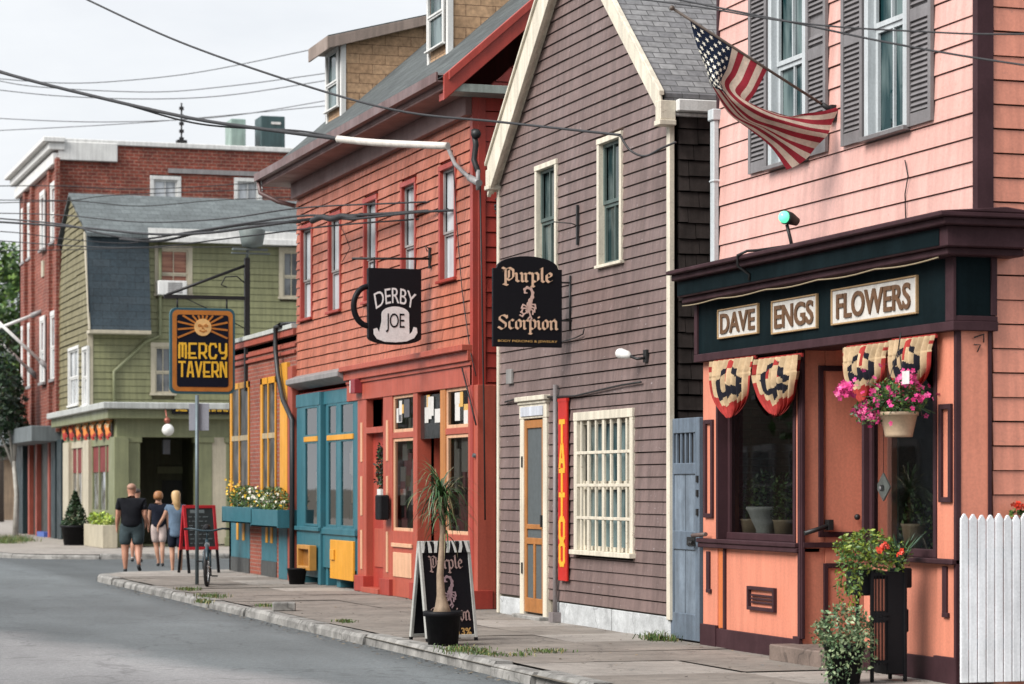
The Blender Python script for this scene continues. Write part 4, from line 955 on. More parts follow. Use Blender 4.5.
m = MB(); m.prism(pts, (0, .05, 0)); m.build('board', SGB, t, .004)
fn = lambda dy, dx=0: on_y(28.398, sxc+dx, sz0+sh*dy)
m = MB(); put_black(m, 'Purple', fn(.715), sw*.72, sh*.105, .2); put_black(m, 'Scorpion', fn(.195), sw*.87, sh*.105, .2); m.build('lettering', GOLDP, t)
m = MB(); put_text(m, 'BODY PIERCING & JEWELRY', fn(.06), sw*.86, sh*.032, .01, .004); m.build('small_lettering', GLD, t)
def scorpion(mb, fn, k):
    tail = [(-.02, -.1), (.06, .1), (.16, .28), (.18, .5), (.08, .7), (-.12, .76), (-.26, .66), (-.24, .5), (-.14, .48)]
    wd = [.13, .12, .1, .085, .08, .075, .07, .055, .03]; lift = 0
    for i, (p, w) in enumerate(zip(tail, wd)):
        q = [Vector((p[0]+w*math.cos(2*PI*j/10), p[1]+w*1.1*math.sin(2*PI*j/10))) for j in range(10)]; lift += .0004
        mb.prism([fn(v.x*k, v.y*k, 0) for v in q], fn(0, 0, .006+lift)-fn(0, 0, 0))
        if i:
            stroke(mb, [tuple(Vector(tail[i-1])*k), tuple(Vector(p)*k)], w*k*.8, fn, [lift*.5+.0002*i])
    body = [(-.22, -.42), (-.1, -.05), (.04, .1), (.16, 0), (.14, -.25), (.02, -.5), (-.1, -.58)]
    mb.prism([fn(a*k, b_*k, 0) for a, b_ in body], fn(0, 0, .0055)-fn(0, 0, 0))
    l0 = [.004]
    for (a, b_, c) in (((.1, -.1), (.3, -.1), (.34, -.3)), ((.1, -.22), (.28, -.28), (.28, -.48)), ((.06, -.32), (.2, -.42), (.18, -.6)), ((-.16, -.2), (-.34, -.12), (-.42, -.3)), ((-.18, -.3), (-.36, -.3), (-.4, -.46)),
                      ((-.12, -.5), (-.3, -.6), (-.46, -.5)), ((-.3, -.6), (-.38, -.72), (-.5, -.66)), ((0, -.52), (.06, -.7), (-.06, -.82)), ((.06, -.7), (.12, -.82), (.04, -.92))):
        stroke(mb, [(p[0]*k, p[1]*k) for p in (a, b_, c)], .035*k, fn, l0)
m = MB(); scorpion(m, fn(.49, .02), sh*.215); m.build('scorpion_emblem', SCOR, t)
m = MB(); 
for z in (sz0+sh*.3, sz0+sh*.72): m.tube([(SX1-.05, 28.42, z), (10.0, 28.42, z)], .012, 6)
m.tube([(9.97, 28.42, sz0+sh*.2), (9.97, 28.42, sz0+sh*.8)], .014, 6); m.build('bracket', IRON, t)
# bare iron bracket left on the wall
q = FY(578.5, 9.98); t = thing('wall_bracket', 'rusty iron sign bracket left bare on the purple siding', 'bracket', (9.98, q, FZ(225, 9.98, q)))
m = MB(); m.box(9.955, 9.978, q-.02, q+.02, FZ(245, 10, q), FZ(205, 10, q)); m.build('plate', IRON, t); m = MB(); z = FZ(226, 10, q); m.tube([(9.965, q, z), (9.9, q+.02, z+.03), (9.7, q+.1, z+.05)], .007, 5); m.build('hook', IRON, t)
# TATTOO sign
a0, a1, z0, z1 = rx(557.5, 566, 400, 581, 9.93)
t = thing('vertical_sign', 'tall narrow red sign with yellow TATTOO letters beside the screen door', 'sign', (9.93, (a0+a1)/2, (z0+z1)/2))
RED = paint('sign_red', (.55, .02, .012), .35, .15, .1, 4); YEL = paint('sign_yellow', (.85, .42, .03), .4, .15, 0, 5)
m = MB(); m.box(9.935, 9.965, a0, a1, z0, z1); m.build('board', RED, t, .006); m = MB(); hh = (z1-z0-.42)/6; yc = (a0+a1)/2
for k, ch in enumerate('TATTOO'): put_strokes(m, ch, on_x(9.935, yc, z1-.24-hh*(k+.5)), (a1-a0)*.5, hh*.84, .03)
m.build('lettering', YEL, t); m = MB(); m.box(9.93, 9.968, a0-.005, a1+.005, z1-.02, z1+.02); m.build('cap', RED, t)
# wall floodlight
q = FY(640, 9.9); z = FZ(356, 9.9, q); t = thing('wall_floodlight', 'white bulb floodlight on a short arm on the purple wall', 'floodlight', (9.98, q, z))
m = MB(); m.box(9.955, 9.98, q-.05, q+.05, z-.07, z+.07); m.tube([(9.96, q, z-.02), (9.88, q+.04, z-.03), (9.84, q+.12, z)], .016, 8); m.build('arm', IRON, t); m = MB(); c = Vector((9.8, q+.2, z+.02)); m.tube([c+Vector((.04, -.07, -.02)), c+Vector((.02, -.03, 0)), c+Vector((-.03, .06, .02))], [.022, .045, .06], 12); m.ball(c+Vector((-.035, .07, .02)), .057); m.build('bulb', plain('bulb_white', (.75, .75, .73), .2), t)
# ================= red house
RY0, RY1 = 32.45, 43.0; RZE = 7.0; RSL = .88
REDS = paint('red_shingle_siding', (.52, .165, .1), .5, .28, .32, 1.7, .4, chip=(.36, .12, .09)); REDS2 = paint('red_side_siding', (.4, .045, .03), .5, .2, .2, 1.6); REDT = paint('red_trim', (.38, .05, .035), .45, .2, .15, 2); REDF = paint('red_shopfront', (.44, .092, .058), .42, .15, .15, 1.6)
PEACH = paint('peach_trim', (.72, .42, .26), .5, .15, .2, 3); GREYM = paint('grey_metal_trim', (.28, .27, .27), .5, .15, .2, 2)
red = thing('red_house', 'red shingled house with tan dormers above a red and blue shopfront', 'house', (10, 37.7, 0))
RW = [rx(302.5, 312.5, 226, 313), rx(330.5, 341, 214, 308), rx(366, 377.5, 198, 300), rx(403.5, 416, 187, 292), rx(442, 456, 177, 287)]
zb = sum(w[2] for w in RW)/5; zt = sum(w[3] for w in RW)/5
RW = [(w[0], w[1], zb, zt) for w in RW]; ZC = FZ(362, 10, 37)
mb = MB(); clap(mb, 'x', 10.0, RY0+.02, RY1, ZC, RZE+.1, .158, [(w[0]-.06, w[1]+.06, w[2]-.05, w[3]+.06) for w in RW], t=.024, gap=.014, jit=.004, bl=(.4, .8), e=.003); mb.build('siding', REDS, red)
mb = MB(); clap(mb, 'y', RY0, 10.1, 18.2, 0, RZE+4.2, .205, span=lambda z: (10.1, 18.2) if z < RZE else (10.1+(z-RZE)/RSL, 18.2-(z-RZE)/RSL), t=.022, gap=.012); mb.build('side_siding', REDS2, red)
mb = MB(); mb.box(10.5, 18.2, RY0+.04, RY0+.1, 0, RZE); mb.box(10.1, 18.2, RY1-.1, RY1, 3, RZE); mb.box(18.1, 18.2, RY0, RY1, 0, RZE); mb.box(10.13, 10.17, RY0+.1, RY1-.02, ZC, RZE); mb.box(10.02, 18, RY0+.1, RY1-.05, ZC-.3, ZC-.28); mb.prism([(10.1, RY1-.1, RZE), (14.2, RY1-.1, RZE+4.1*RSL), (18.2, RY1-.1, RZE)], (0, .09, 0)); mb.build('inner_wall', REDS2, red)
mb = MB(); mb.box(9.97, 10.12, RY0-.03, RY0+.09, 0, RZE+.1); mb.box(10.05, 10.16, RY0-.035, RY0-.0, 0, RZE); mb.build('corner_board', REDT, red, .005)
GR_ = glass_dark('red_house_glass', (.36, .38, .4, 1), (.6, .63, .66, 1), .06, .6, (1, 1, .2), 2)  # pale tones paint the reflected sky into these panes
for w in RW: window(red, 'x', 10.0, *w, .075, REDT, GR_, paint('pale_sash', (.35, .33, .32), .5), .035, .05, .04, 1, 1, .42, .03)
# roof, eave soffit, gutter, rake, dormers
RR = slate('red_house_roof', (.1, .115, .115), (.065, .075, .078), 'y', .3, .15)
xe = 9.5; ze = 7.1; xr, zr = 14.2, ze+(14.2-9.5)*RSL
ya, yb = 32.05, 43.5
mb = MB(); mb.prism([(xe, ya, ze), (xe, ya, ze+.09), (xr, ya, zr+.09), (18.9, ya, ze+.09), (18.9, ya, ze), (xr, ya, zr)], (0, yb-ya, 0)); mb.build('roof', RR, red)
SOF = paint('soffit_brown', (.2, .105, .095), .55, .15, .1, 2)
mb = MB(); mb.box(9.46, 10.05, ya, yb, ze-.13, ze-.1); mb.box(9.46, 9.5, ya, yb, ze-.1, ze+.05); mb.box(9.88, 10.02, RY0, RY1, ze-.4, ze-.13); mb.build('eave', SOF, red, .006)
mb = MB(); mb.box(9.36, 9.455, ya-.02, yb+.05, ze-.04, ze-.02); mb.box(9.34, 9.365, ya-.02, yb+.05, ze-.04, ze+.09); mb.tube([(9.4, yb-.05, ze), (9.42, yb-.1, ze-.25), (9.7, yb-.3, ze-.42), (9.98, yb-.45, ze-.5)], .04, 8); mb.build('gutter', paint('gutter_brown', (.16, .09, .085), .4), red)
mb = MB(); mb.box(9.372, 9.455, ya-.02, yb+.05, ze+.05, ze+.075); mb.build('gutter_lip', GREYM, red)
def para(mb, x0, z0, x1, z1, y0, y1, h0, h1): mb.prism([(x0, y0, z0+h0), (x0, y0, z0+h1), (x1, y0, z1+h1), (x1, y0, z1+h0)], (0, y1-y0, 0))
mb = MB(); para(mb, xe-.06, ze-.05, xr, zr, ya-.06, ya-.01, -.24, .1); para(mb, xe, ze-.03, xr, zr, ya-.01, RY0-.02, -.22, -.12); para(mb, xe, ze, xr, zr, ya-.1, ya-.06, -.02, .1); mb.build('rake', REDT, red, .005)
mb = MB(); mb.box(9.56, 12.0, ya-.03, RY0-.02, ze-.16, ze-.05); mb.build('eave_return', paint('green_grey_flashing', (.3, .34, .31), .5), red, .005)
TANS = brick('tan_shingle', (.6, .39, .23), (.5, .31, .175), (.22, .13, .075), .46, .168, .006, .85, 'sum', .35, .5, .5, .4)
def dormer(yn, w, xf, zsh, pitch, lab):
    yf = yn+w; zb_ = ze+(xf-xe)*RSL-.05
    mb = MB(); xx = xf+(zsh-zb_)/(RSL-pitch)*1.0
    side = [(xf, yn, zb_), (xf, yn, zsh), (xx, yn, zsh+(xx-xf)*pitch)]
    mb.prism(side, (0, w, 0)); do = mb.build('dormer', TANS, red)
    m_ = MB(); m_.prism([(xf-.28, yn-.14, zsh-.0), (xf-.28, yn-.14, zsh+.09), (xx+.3, yn-.14, zsh+.09+(xx+.58-xf)*pitch), (xx+.3, yn-.14, zsh+(xx+.58-xf)*pitch)], (0, w+.28, 0)); m_.build('roof', RR, do)
    m_ = MB(); m_.box(xf-.31, xf-.28, yn-.16, yf+.16, zsh-.16, zsh+.07); m_.prism([(xf-.3, yn-.165, zsh-.14), (xf-.3, yn-.165, zsh+.06), (xx, yn-.165, zsh+.06+(xx-xf+.3)*pitch), (xx, yn-.165, zsh-.08+(xx-xf+.3)*pitch)], (0, .02, 0)); m_.box(xf-.28, xf-.01, yn-.1, yf+.1, zsh-.06, zsh-.001); m_.build('fascia', paint('weathered_fascia', (.3, .235, .2), .6), do, .004)
    m_ = MB(); m_.box(xf-.03, xf+.06, yn-.025, yn+.07, zb_, zsh); m_.box(xf-.03, xf+.06, yf-.07, yf+.02, zb_, zsh); m_.build('corner_board', WHITE, do, .004)
    window(do, 'x', xf, yn+.14, yf-.14, zb_+.3, zsh-.1, .05, WHITE, GD, WHITE, .07, -.04, .03, 1, 1, .45, .03)
dormer(41.55, 1.05, 10.45, 9.25, .26, 1); dormer(35.15, 1.05, 10.45, 9.35, .26, 2)
mb = MB(); q = FY(316, 10.6); mb.box(10.6, 11.4, 43.0, 43.4, 7.7, 8.75); mb.build('chimney', paint('chimney_grey', (.3, .28, .28), .7), red, .01)
# shop cornice band
zc0 = ZC
mb = MB(); mb.box(9.82, 10.05, RY0-.02, 39.3, zc0-.06, zc0+.02); mb.box(9.9, 10.05, RY0-.02, 39.3, zc0-.2, zc0-.06); mb.box(9.94, 10.05, RY0-.02, 39.3, zc0-.26, zc0-.2); mb.build('shop_cornice', REDF, red, .006)
mb = MB(); mb.prism([(9.8, 39.3, zc0-.12), (9.8, 39.3, zc0-.04), (10.02, 39.3, zc0+.05), (10.02, 39.3, zc0-.22)], (0, 43.05-39.3, 0)); mb.build('shop_canopy', GREYM, red, .006)
# --- red shopfront pieces
zf = zc0-.26
def pr(x0, x1, yt, yb, X=10.0): return rx(x0, x1, yt, yb, X)
def pilr(x0, x1): return FY(x1), FY(x0)
zsill = FZ(533, 10, FY(430)); ztr0, ztr1 = FZ(436, 10, FY(430)), FZ(430, 10, FY(430)); zhead = FZ(391, 10, FY(430))
mb = MB(); mb.box(9.97, 10.2, RY0, 39.35, zhead, zf); mb.build('frieze', REDF, red, .004)
for (x0, x1) in ((469, 478.5), (441, 446), (414, 418), (384, 393), (358.5, 367)):
    a, b_ = pilr(x0, x1); mb = MB(); mb.box(9.985, 10.25, a, b_, 0, zhead); po = mb.build('pilaster', REDF if x0 not in (441,) else paint('orange_wood', (.5, .2, .06), .45), red, .006)
    if x0 in (384, 358.5):
        t = MB(); c = (a+b_)/2
        for k in range(3): z = .35+k*.85; t.box(9.972, 9.985, c-.05, c+.05, z, z+.62)
        t.build('inlay', PEACH, po)
    mb = MB(); mb.box(9.93, 10.2, a-.02, b_+.02, 0, .25); mb.build('plinth', REDT, po, .004)
HAZY = glass_clear('shop_glass_hazy', (.72, .74, .72))
def shopwin(x0, x1, zb_, zt_, name='shop_window', fm=None, dp=.03, e=.05, X=10.0, pm=None):
    a, b_ = FY(x1, X), FY(x0, X); f = MB()
    for q in ((a, a+e, zb_, zt_), (b_-e, b_, zb_, zt_), (a+e, b_-e, zb_, zb_+e), (a+e, b_-e, zt_-e, zt_)): f.box(X+dp-.022, X+dp+.03, *q)
    fo = f.build(name, fm or PEACH, red, .004); p = MB(); p.face([(X+dp, a+e, zt_-e), (X+dp, b_-e, zt_-e), (X+dp, b_-e, zb_+e), (X+dp, a+e, zb_+e)]); p.build('pane', pm or HAZY, fo); return a, b_
for x0, x1 in ((446, 469), (393, 414)):
    shopwin(x0, x1, zsill, ztr0); a, b_ = shopwin(x0, x1, ztr1, zhead, 'transom_window')
    mb = MB(); mb.box(9.99, 10.12, a, b_, ztr0, ztr1); mb.box(9.985, 10.12, a, b_, zsill-.2, zsill); mb.box(9.99, 10.12, a, b_, 0.0, zsill-.2); po = mb.build('bulkhead', REDF, red, .004)
    t = MB(); t.box(9.975, 9.99, a+.08, b_-.08, .3, zsill-.32); t.box(9.96, 9.985, a+.02, b_-.02, zsill-.24, zsill-.18); t.build('panel', PEACH, po, .004)
a, b_ = pilr(418, 441); mb = MB(); mb.box(10.85, 10.9, a-.05, b_+.05, .1, ztr0-.1); d = mb.build('door', plain('dark_door', (.05, .045, .04), .4), red); t = MB(); t.tube([(10.8, a+.15, .95), (10.8, a+.15, 1.2)], .015); t.build('handle', IRON, d)
mb = MB(); mb.box(10.2, 10.9, b_, b_+.04, 0, zhead); mb.box(10.2, 10.9, a-.04, a, 0, zhead); mb.box(9.95, 10.95, a, b_, 0, .1); mb.build('entry_recess', REDF, red)
tw = MB(); tw.box(10.04, 10.06, a+.06, b_, ztr1-.12, zhead-.05); two = tw.build('transom_window', plain('dark_transom', (.02, .022, .022), .15), red)
# papers and stickers in the transoms
STKR = [plain('paper_white', (.62, .6, .57), .7), plain('paper_yellow', (.6, .36, .1), .7), plain('paper_dark', (.08, .08, .09), .6)]
rnd = random.Random(5)
for (x0, x1, n) in ((395, 412, 5), (422, 440, 7), (449, 467, 7)):
    mb = MB()
    for k in range(n):
        y = FY(rnd.uniform(x0+2, x1-2)); z = rnd.uniform(ztr1+.1, zhead-.12); w, h = rnd.uniform(.06, .17), rnd.uniform(.05, .14); mb.c = rnd.choice((0, 0, 0, 1, 2)); X = (10.03 if x0 == 422 else 10.028)-.0006*k; mb.box(X-.003, X, max(y-w, FY(x1)), min(y+w, FY(x0)), max(z-h, ztr1+.04), min(z+h, zhead-.05))
    mb.build('posters', STKR, two)
# narrow door with transom hole
a, b_ = pilr(367, 384); zt_ = FZ(433, 10, FY(375)); zm = FZ(427, 10, FY(375))
mb = MB(); mb.box(10.1, 10.15, a, b_, .08, zt_); d = mb.build('door', REDT, red, .004); t = MB(); t.box(10.08, 10.1, a+.18, b_-.15, .4, 1.0); t.box(10.08, 10.1, a+.18, b_-.15, 1.25, 2.1); t.build('panel', REDF, d, .004); t = MB(); t.ball((10.05, a+.1, 1.1), .03); t.build('handle', IRON, d)
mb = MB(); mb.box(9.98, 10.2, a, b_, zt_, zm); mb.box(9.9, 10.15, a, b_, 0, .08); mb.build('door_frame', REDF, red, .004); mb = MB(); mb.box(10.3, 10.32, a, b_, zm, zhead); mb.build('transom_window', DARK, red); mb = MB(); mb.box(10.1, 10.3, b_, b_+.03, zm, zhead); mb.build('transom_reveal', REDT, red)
# --- blue bay
BLUE = paint('teal_blue_paint', (.035, .15, .19), .4, .15, .12, 2); YELW = paint('yellow_paint', (.72, .33, .03), .42, .12, .12, 2)
zB0 = FZ(527, 10, FY(330)); zB1 = FZ(404, 10, FY(330)); zBt = zf-.05; zy = FZ(440, 10, FY(330)); zy2 = FZ(436, 10, FY(330))
BX = 9.93
for (x0, x1, X) in ((297, 305, BX), (318, 320.5, BX), (354, 358.5, 10.0), (326, 328, 10.0), (337, 340.5, 10.0)):
    a, b_ = FY(x1, X), FY(x0, X); mb = MB(); mb.box(X-.004, 10.3, a, b_, 0, zBt); mb.build('pilaster', BLUE, red, .006)
mb = MB(); a, b_ = FY(320.5, BX), FY(297, BX); mb.box(BX-.02, 10.2, a+.008, b_, zB1, zBt); mb.box(9.985, 10.2, FY(358.5), a, zB1, zBt); mb.build('frieze', BLUE, red, .004)
mb = MB(); mb.box(BX, 10.2, a+.008, b_, .12, zB0); mb.box(BX-.05, 10.2, a, b_, zB0-.08, zB0-.01); mb.box(9.97, 10.2, FY(357), a, .3, zB0); mb.box(9.94, 10.2, FY(358), a, zB0-.12, zB0-.02); mb.build('bulkhead', BLUE, red, .005)
shopwin(305, 318, zB0, zy, 'shop_window', BLUE, .012, .04, BX); shopwin(305, 318, zy2, zB1, 'transom_window', BLUE, .012, .04, BX)
for x0, x1 in ((328, 337), (340.5, 354)):
    shopwin(x0, x1, zB0, zy, 'shop_window', BLUE, .014, .04); shopwin(x0, x1, zy2, zB1, 'transom_window', BLUE, .014, .04)
mb = MB(); mb.box(BX-.025, BX+.08, FY(318, BX), FY(305, BX), zy-.01, zy2+.01); mb.build('transom_bar', YELW, red, .004); mb = MB(); mb.box(9.975, 10.08, FY(354), FY(328), zy-.01, zy2+.01); mb.build('transom_bar', YELW, red, .004)
mb = MB(); a, b_ = FY(357), FY(334); mb.box(9.93, 9.97, a, b_, .14, .78); mb.box(9.9, 9.93, b_-.35, b_-.1, .45, .62); mb.build('hatch', YELW, red, .006)
q = rx(303, 315.5, 545, 570, BX-.05); t = thing('wooden_tray', 'small varnished wooden tray frame leaning on the blue shopfront', 'wooden frame', (BX-.06, q[0], q[2])); WB = paint('varnished_wood', (.5, .24, .05), .4, .2, .1, 6); m = MB(); e = .07
for r_ in ((q[0], q[0]+e, q[2], q[3]), (q[1]-e, q[1], q[2], q[3]), (q[0]+e, q[1]-e, q[2], q[2]+e), (q[0]+e, q[1]-e, q[3]-e, q[3])): m.box(BX-.16, BX-.03, *r_)
m.build('frame', WB, t, .008); m = MB(); m.box(BX-.06, BX-.035, q[0]+e, q[1]-e, q[2]+e, q[3]-e); m.build('back', paint('dark_varnish', (.3, .13, .03), .4, .2, .1, 6), t)
a, b_ = FY(358, 9.9), FY(352, 9.9); t = thing('alarm_box', 'small red and white alarm box under the grey shop canopy', 'alarm box', (9.92, a, FZ(389, 9.9, a))); z = FZ(393, 9.9, a); m = MB(); m.box(9.84, 9.97, a, b_-.12, z, z+.22); m.build('box', plain('alarm_red', (.25, .03, .04), .4), t, .008); m = MB(); m.box(9.85, 9.97, b_-.118, b_-.03, z+.01, z+.21); m.build('strobe', WHITE, t, .006)
# rooms behind red and blue glass
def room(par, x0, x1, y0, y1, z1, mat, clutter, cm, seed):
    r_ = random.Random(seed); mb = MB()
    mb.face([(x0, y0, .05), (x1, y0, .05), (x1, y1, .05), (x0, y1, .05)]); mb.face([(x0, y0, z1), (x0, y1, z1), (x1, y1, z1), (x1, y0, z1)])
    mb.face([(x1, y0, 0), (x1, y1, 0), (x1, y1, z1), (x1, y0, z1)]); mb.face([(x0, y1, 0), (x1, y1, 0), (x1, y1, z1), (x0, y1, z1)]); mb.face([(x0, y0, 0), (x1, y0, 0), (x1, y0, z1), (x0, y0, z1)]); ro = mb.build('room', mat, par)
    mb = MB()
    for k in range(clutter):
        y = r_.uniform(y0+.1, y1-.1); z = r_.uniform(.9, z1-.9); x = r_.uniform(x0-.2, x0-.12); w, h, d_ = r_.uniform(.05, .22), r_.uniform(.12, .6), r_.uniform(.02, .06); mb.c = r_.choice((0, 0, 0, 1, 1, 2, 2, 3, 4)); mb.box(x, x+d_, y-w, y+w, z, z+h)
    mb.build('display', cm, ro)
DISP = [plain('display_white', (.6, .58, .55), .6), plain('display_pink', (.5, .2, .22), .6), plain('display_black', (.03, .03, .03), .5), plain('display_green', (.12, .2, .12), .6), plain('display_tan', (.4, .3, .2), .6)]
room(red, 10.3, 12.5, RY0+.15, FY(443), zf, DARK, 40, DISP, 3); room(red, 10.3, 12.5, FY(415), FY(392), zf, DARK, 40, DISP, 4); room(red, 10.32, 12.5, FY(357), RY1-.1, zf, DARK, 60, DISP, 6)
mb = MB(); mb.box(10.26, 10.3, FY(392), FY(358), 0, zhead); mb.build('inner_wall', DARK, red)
# fixings on the red house
q = FY(386, 9.9); z = FZ(505, 9.9, q); t = thing('mailbox', 'black metal mailbox with a white sheet sticking out beside the red door', 'mailbox', (9.9, q, z)); m = MB(); m.box(9.8, 9.95, q-.02, q+.28, FZ(520, 9.9, q), FZ(495, 9.9, q)); m.build('box', BLACK, t, .02); m = MB(); m.box(9.83, 9.87, q+.06, q+.26, FZ(500, 9.9, q), FZ(489, 9.9, q)); m.build('paper', WHITE, t)
q = FY(382, 10.05); z = FZ(467, 10, q); t = thing('door_wreath', 'dark leafy wreath hanging on the red door above the mailbox', 'wreath', (10.04, q, z)); m = MB()
for k in range(420):
    w = random.uniform(0, 2*PI); r_ = .17+random.gauss(0, .035); leaf(m, Vector((10.03+random.gauss(0, .025), q+r_*.75*math.cos(w), z+r_*1.5*math.sin(w))), .06, random.randint(0, 1))
m.build('leaves', [GREENS[1], plain('dark_twig', (.03, .02, .02), .7)], t)
mb = MB(); mb.tube([(10.2, RY0-.1, 0), (10.2, RY0-.1, 2.1), (10.2, RY0-.08, 2.14)], .05, 10); mb.box(10.1, 10.3, RY0-.2, RY0-.02, 1.95, 2.1); mb.tube([(10.12, RY0-.1, 2.05), (9.95, RY0-.12, 2.08)], .03); mb.build('standpipe', plain('pipe_grey', (.06, .065, .07), .5), red)
# mug sign
YJ = FY(432, 10.0); mx0, mx1 = PX(367.5, YJ), PX(420.5, YJ); mz0, mz1 = FZ(345, 9.6, YJ), FZ(269, 9.6, YJ); mc = (mx0+mx1)/2; mw = mx1-mx0
t = thing('mug_sign', 'black coffee mug shaped hanging sign with a white bowler hat', 'sign', (mc, YJ, (mz0+mz1)/2))
pts = [(mx0, YJ-.05, mz1), (mx0, YJ-.05, mz0+.1)]+[(mc-math.cos(PI*k/14)*mw/2, YJ-.05, mz0+.1-.1*math.sin(PI*k/14)) for k in range(1, 14)]+[(mx1, YJ-.05, mz0+.1), (mx1, YJ-.05, mz1)]
m = MB(); m.prism(pts, (0, .1, 0)); m.build('mug', SGB, t, .008)
mh = mz1-mz0; m = MB(); hp = []
zc_ = mz0+mh*.5; hx = PX(350, YJ)
for k in range(17):
    w = PI/2+PI*k/16; hp.append((mx0+.02+(mx0-hx-.035)*math.cos(w), YJ, zc_+mh*.26*math.sin(w)))
m.tube([(mx0+.03, YJ, zc_+mh*.26)]+hp+[(mx0+.03, YJ, zc_-mh*.26)], .042, 10); m.build('handle', SGB, t)
OFFW = plain('sign_white', (.74, .74, .74), .5); fm = on_y(YJ-.05, mc-.0, mz0)
m = MB(); hat = [(-.30, .16), (-.34, .215), (-.405, .2), (-.4, .13), (-.34, .07), (-.2, .035), (.02, .03), (.22, .045), (.36, .09), (.42, .16), (.41, .225), (.35, .235), (.32, .17), (.27, .14)]
dome = [(.265, .3)]+[(.005+.26*math.cos(PI*k/12), .4+.1*math.sin(PI*k/12)) for k in range(0, 13)]+[(-.255, .3)]
hp = [(a*mw, b_*mh) for a, b_ in hat+dome]; m.prism([fm(a, b_, 0) for a, b_ in hp], fm(0, 0, .008)-fm(0, 0, 0)); m.build('hat_emblem', OFFW, t)
m = MB(); put_text(m, 'DERBY', fm, mw*.76, mh*.2, .0, .006, .95, warp=lambda x, y: (x*(1+.12*y/(mh*.2)), y+mh*.645-mh*.085*(x/(mw*.38))**2)); m.build('lettering', OFFW, t)
f2 = on_y(YJ-.0585, mc, mz0); m = MB(); put_text(m, 'JOE', f2, mw*.35, mh*.25, .0, .004, .9, warp=lambda x, y: (x, y+mh*.285)); m.build('lettering', SGB, t)
zb_ = FZ(258, 9.6, YJ); m = MB(); m.tube([(PX(352, YJ), YJ, zb_-.03), (9.98, YJ, zb_+.0)], .017, 8); m.box(9.95, 9.98, YJ-.03, YJ+.03, zb_-.14, zb_+.16); m.tube([(9.97, YJ, zb_+.14), (9.9, YJ, zb_+.18), (9.93, YJ, zb_+.1)], .01, 6)
for x in (mx0+.1, mx1-.08): m.tube([(x, YJ, mz1-.02), (x, YJ, zb_)], .012, 6)
m.build('bracket', IRON, t)
# cable insulators and bent conduit at the red corner
t = thing('cable_bracket', 'grey bent insulator bracket holding power cables at the red corner', 'bracket', (9.9, FY(478, 9.9), FZ(175, 9.9, FY(478, 9.9)))); yk = FY(478, 9.9); P = lambda px, py, x=9.85: Vector((x, FY(px, x), FZ(py, x, FY(px, x))))
m = MB(); m.tube([P(449, 150), P(455, 164), P(463, 172), P(472, 180)], .03, 8); m.build('arm', GREYM, t); m = MB(); m.tube([P(470, 178), P(479, 183)], .05, 8); m.tube([P(478, 170), P(478, 190)], .03); m.build('clamp', GREYM, t); m = MB(); m.tube([P(474, 130), P(476, 145), P(474, 160), P(478, 172)], .04, 7); m.ball(P(476, 134), .07); m.build('insulator', IRON, t)
wallwire('wall_cable', [(452, 150), (458, 240), (462, 290), (470, 350), (476, 376)], .008, red, 9.95); wallwire('wall_cable', [(480, 180), (482, 300), (484, 420), (485, 520)], .012, red, 9.95); wallwire('wall_cable', [(338, 222), (345, 235), (350, 248), (342, 262)], .006, red, 9.93)
wallwire('wall_cable', [(462, 368), (470, 400), (476, 425)], .012, red, 9.92)
# ================= low brick bar with yellow windows
BY0, BY1 = 43.05, 48.95
BRK = brick('red_brick_wall', (.34, .085, .05), (.27, .06, .038), (.3, .2, .16), .21, .072, .009, .85); BRKP = paint('red_painted_brick', (.38, .085, .055), .6, .2, .25, 2)
bar = thing('brick_bar', 'low red brick bar with yellow framed windows and teal panels', 'bar', (10, 46, 0))
zt = FZ(343, 10, 47.5)
o0 = [(FY(250), FY(231.5)), (FY(277), FY(262))]; zw1 = FZ(381, 10, FY(250)); zw0 = FZ(522, 10, FY(250))
mb = MB()
mb.box(10, 10.3, BY0, BY1, zw1, zt-.1); mb.box(10, 10.3, o0[0][1], BY1, 0, zw1); mb.box(10, 10.3, o0[1][1], o0[0][0], 0, zw1); mb.box(10, 10.3, BY0, o0[1][0], 0, zw1); mb.box(10, 20, BY1-.3, BY1, 0, zt-.1); mb.box(10.3, 20, BY0, BY0+.2, 0, zt-.1); mb.box(10, 20, BY0, BY1, zt-.2, zt-.11); mb.build('wall', BRK, bar)
mb = MB(); mb.box(9.93, 10.3, BY0, BY1+.06, zt-.1, zt+.02); mb.box(9.96, 10.0, BY0, BY1+.03, zt-.3, zt-.24); mb.box(9.95, 10.0, BY0, BY1+.04, zt-.42, zt-.36); mb.build('cornice', BRKP, bar, .006)
mb = MB(); mb.box(9.9, 20, BY0-.0, BY1+.1, zt+.02, zt+.1); mb.build('roof', paint('pale_flashing', (.55, .58, .55), .5), bar, .005)
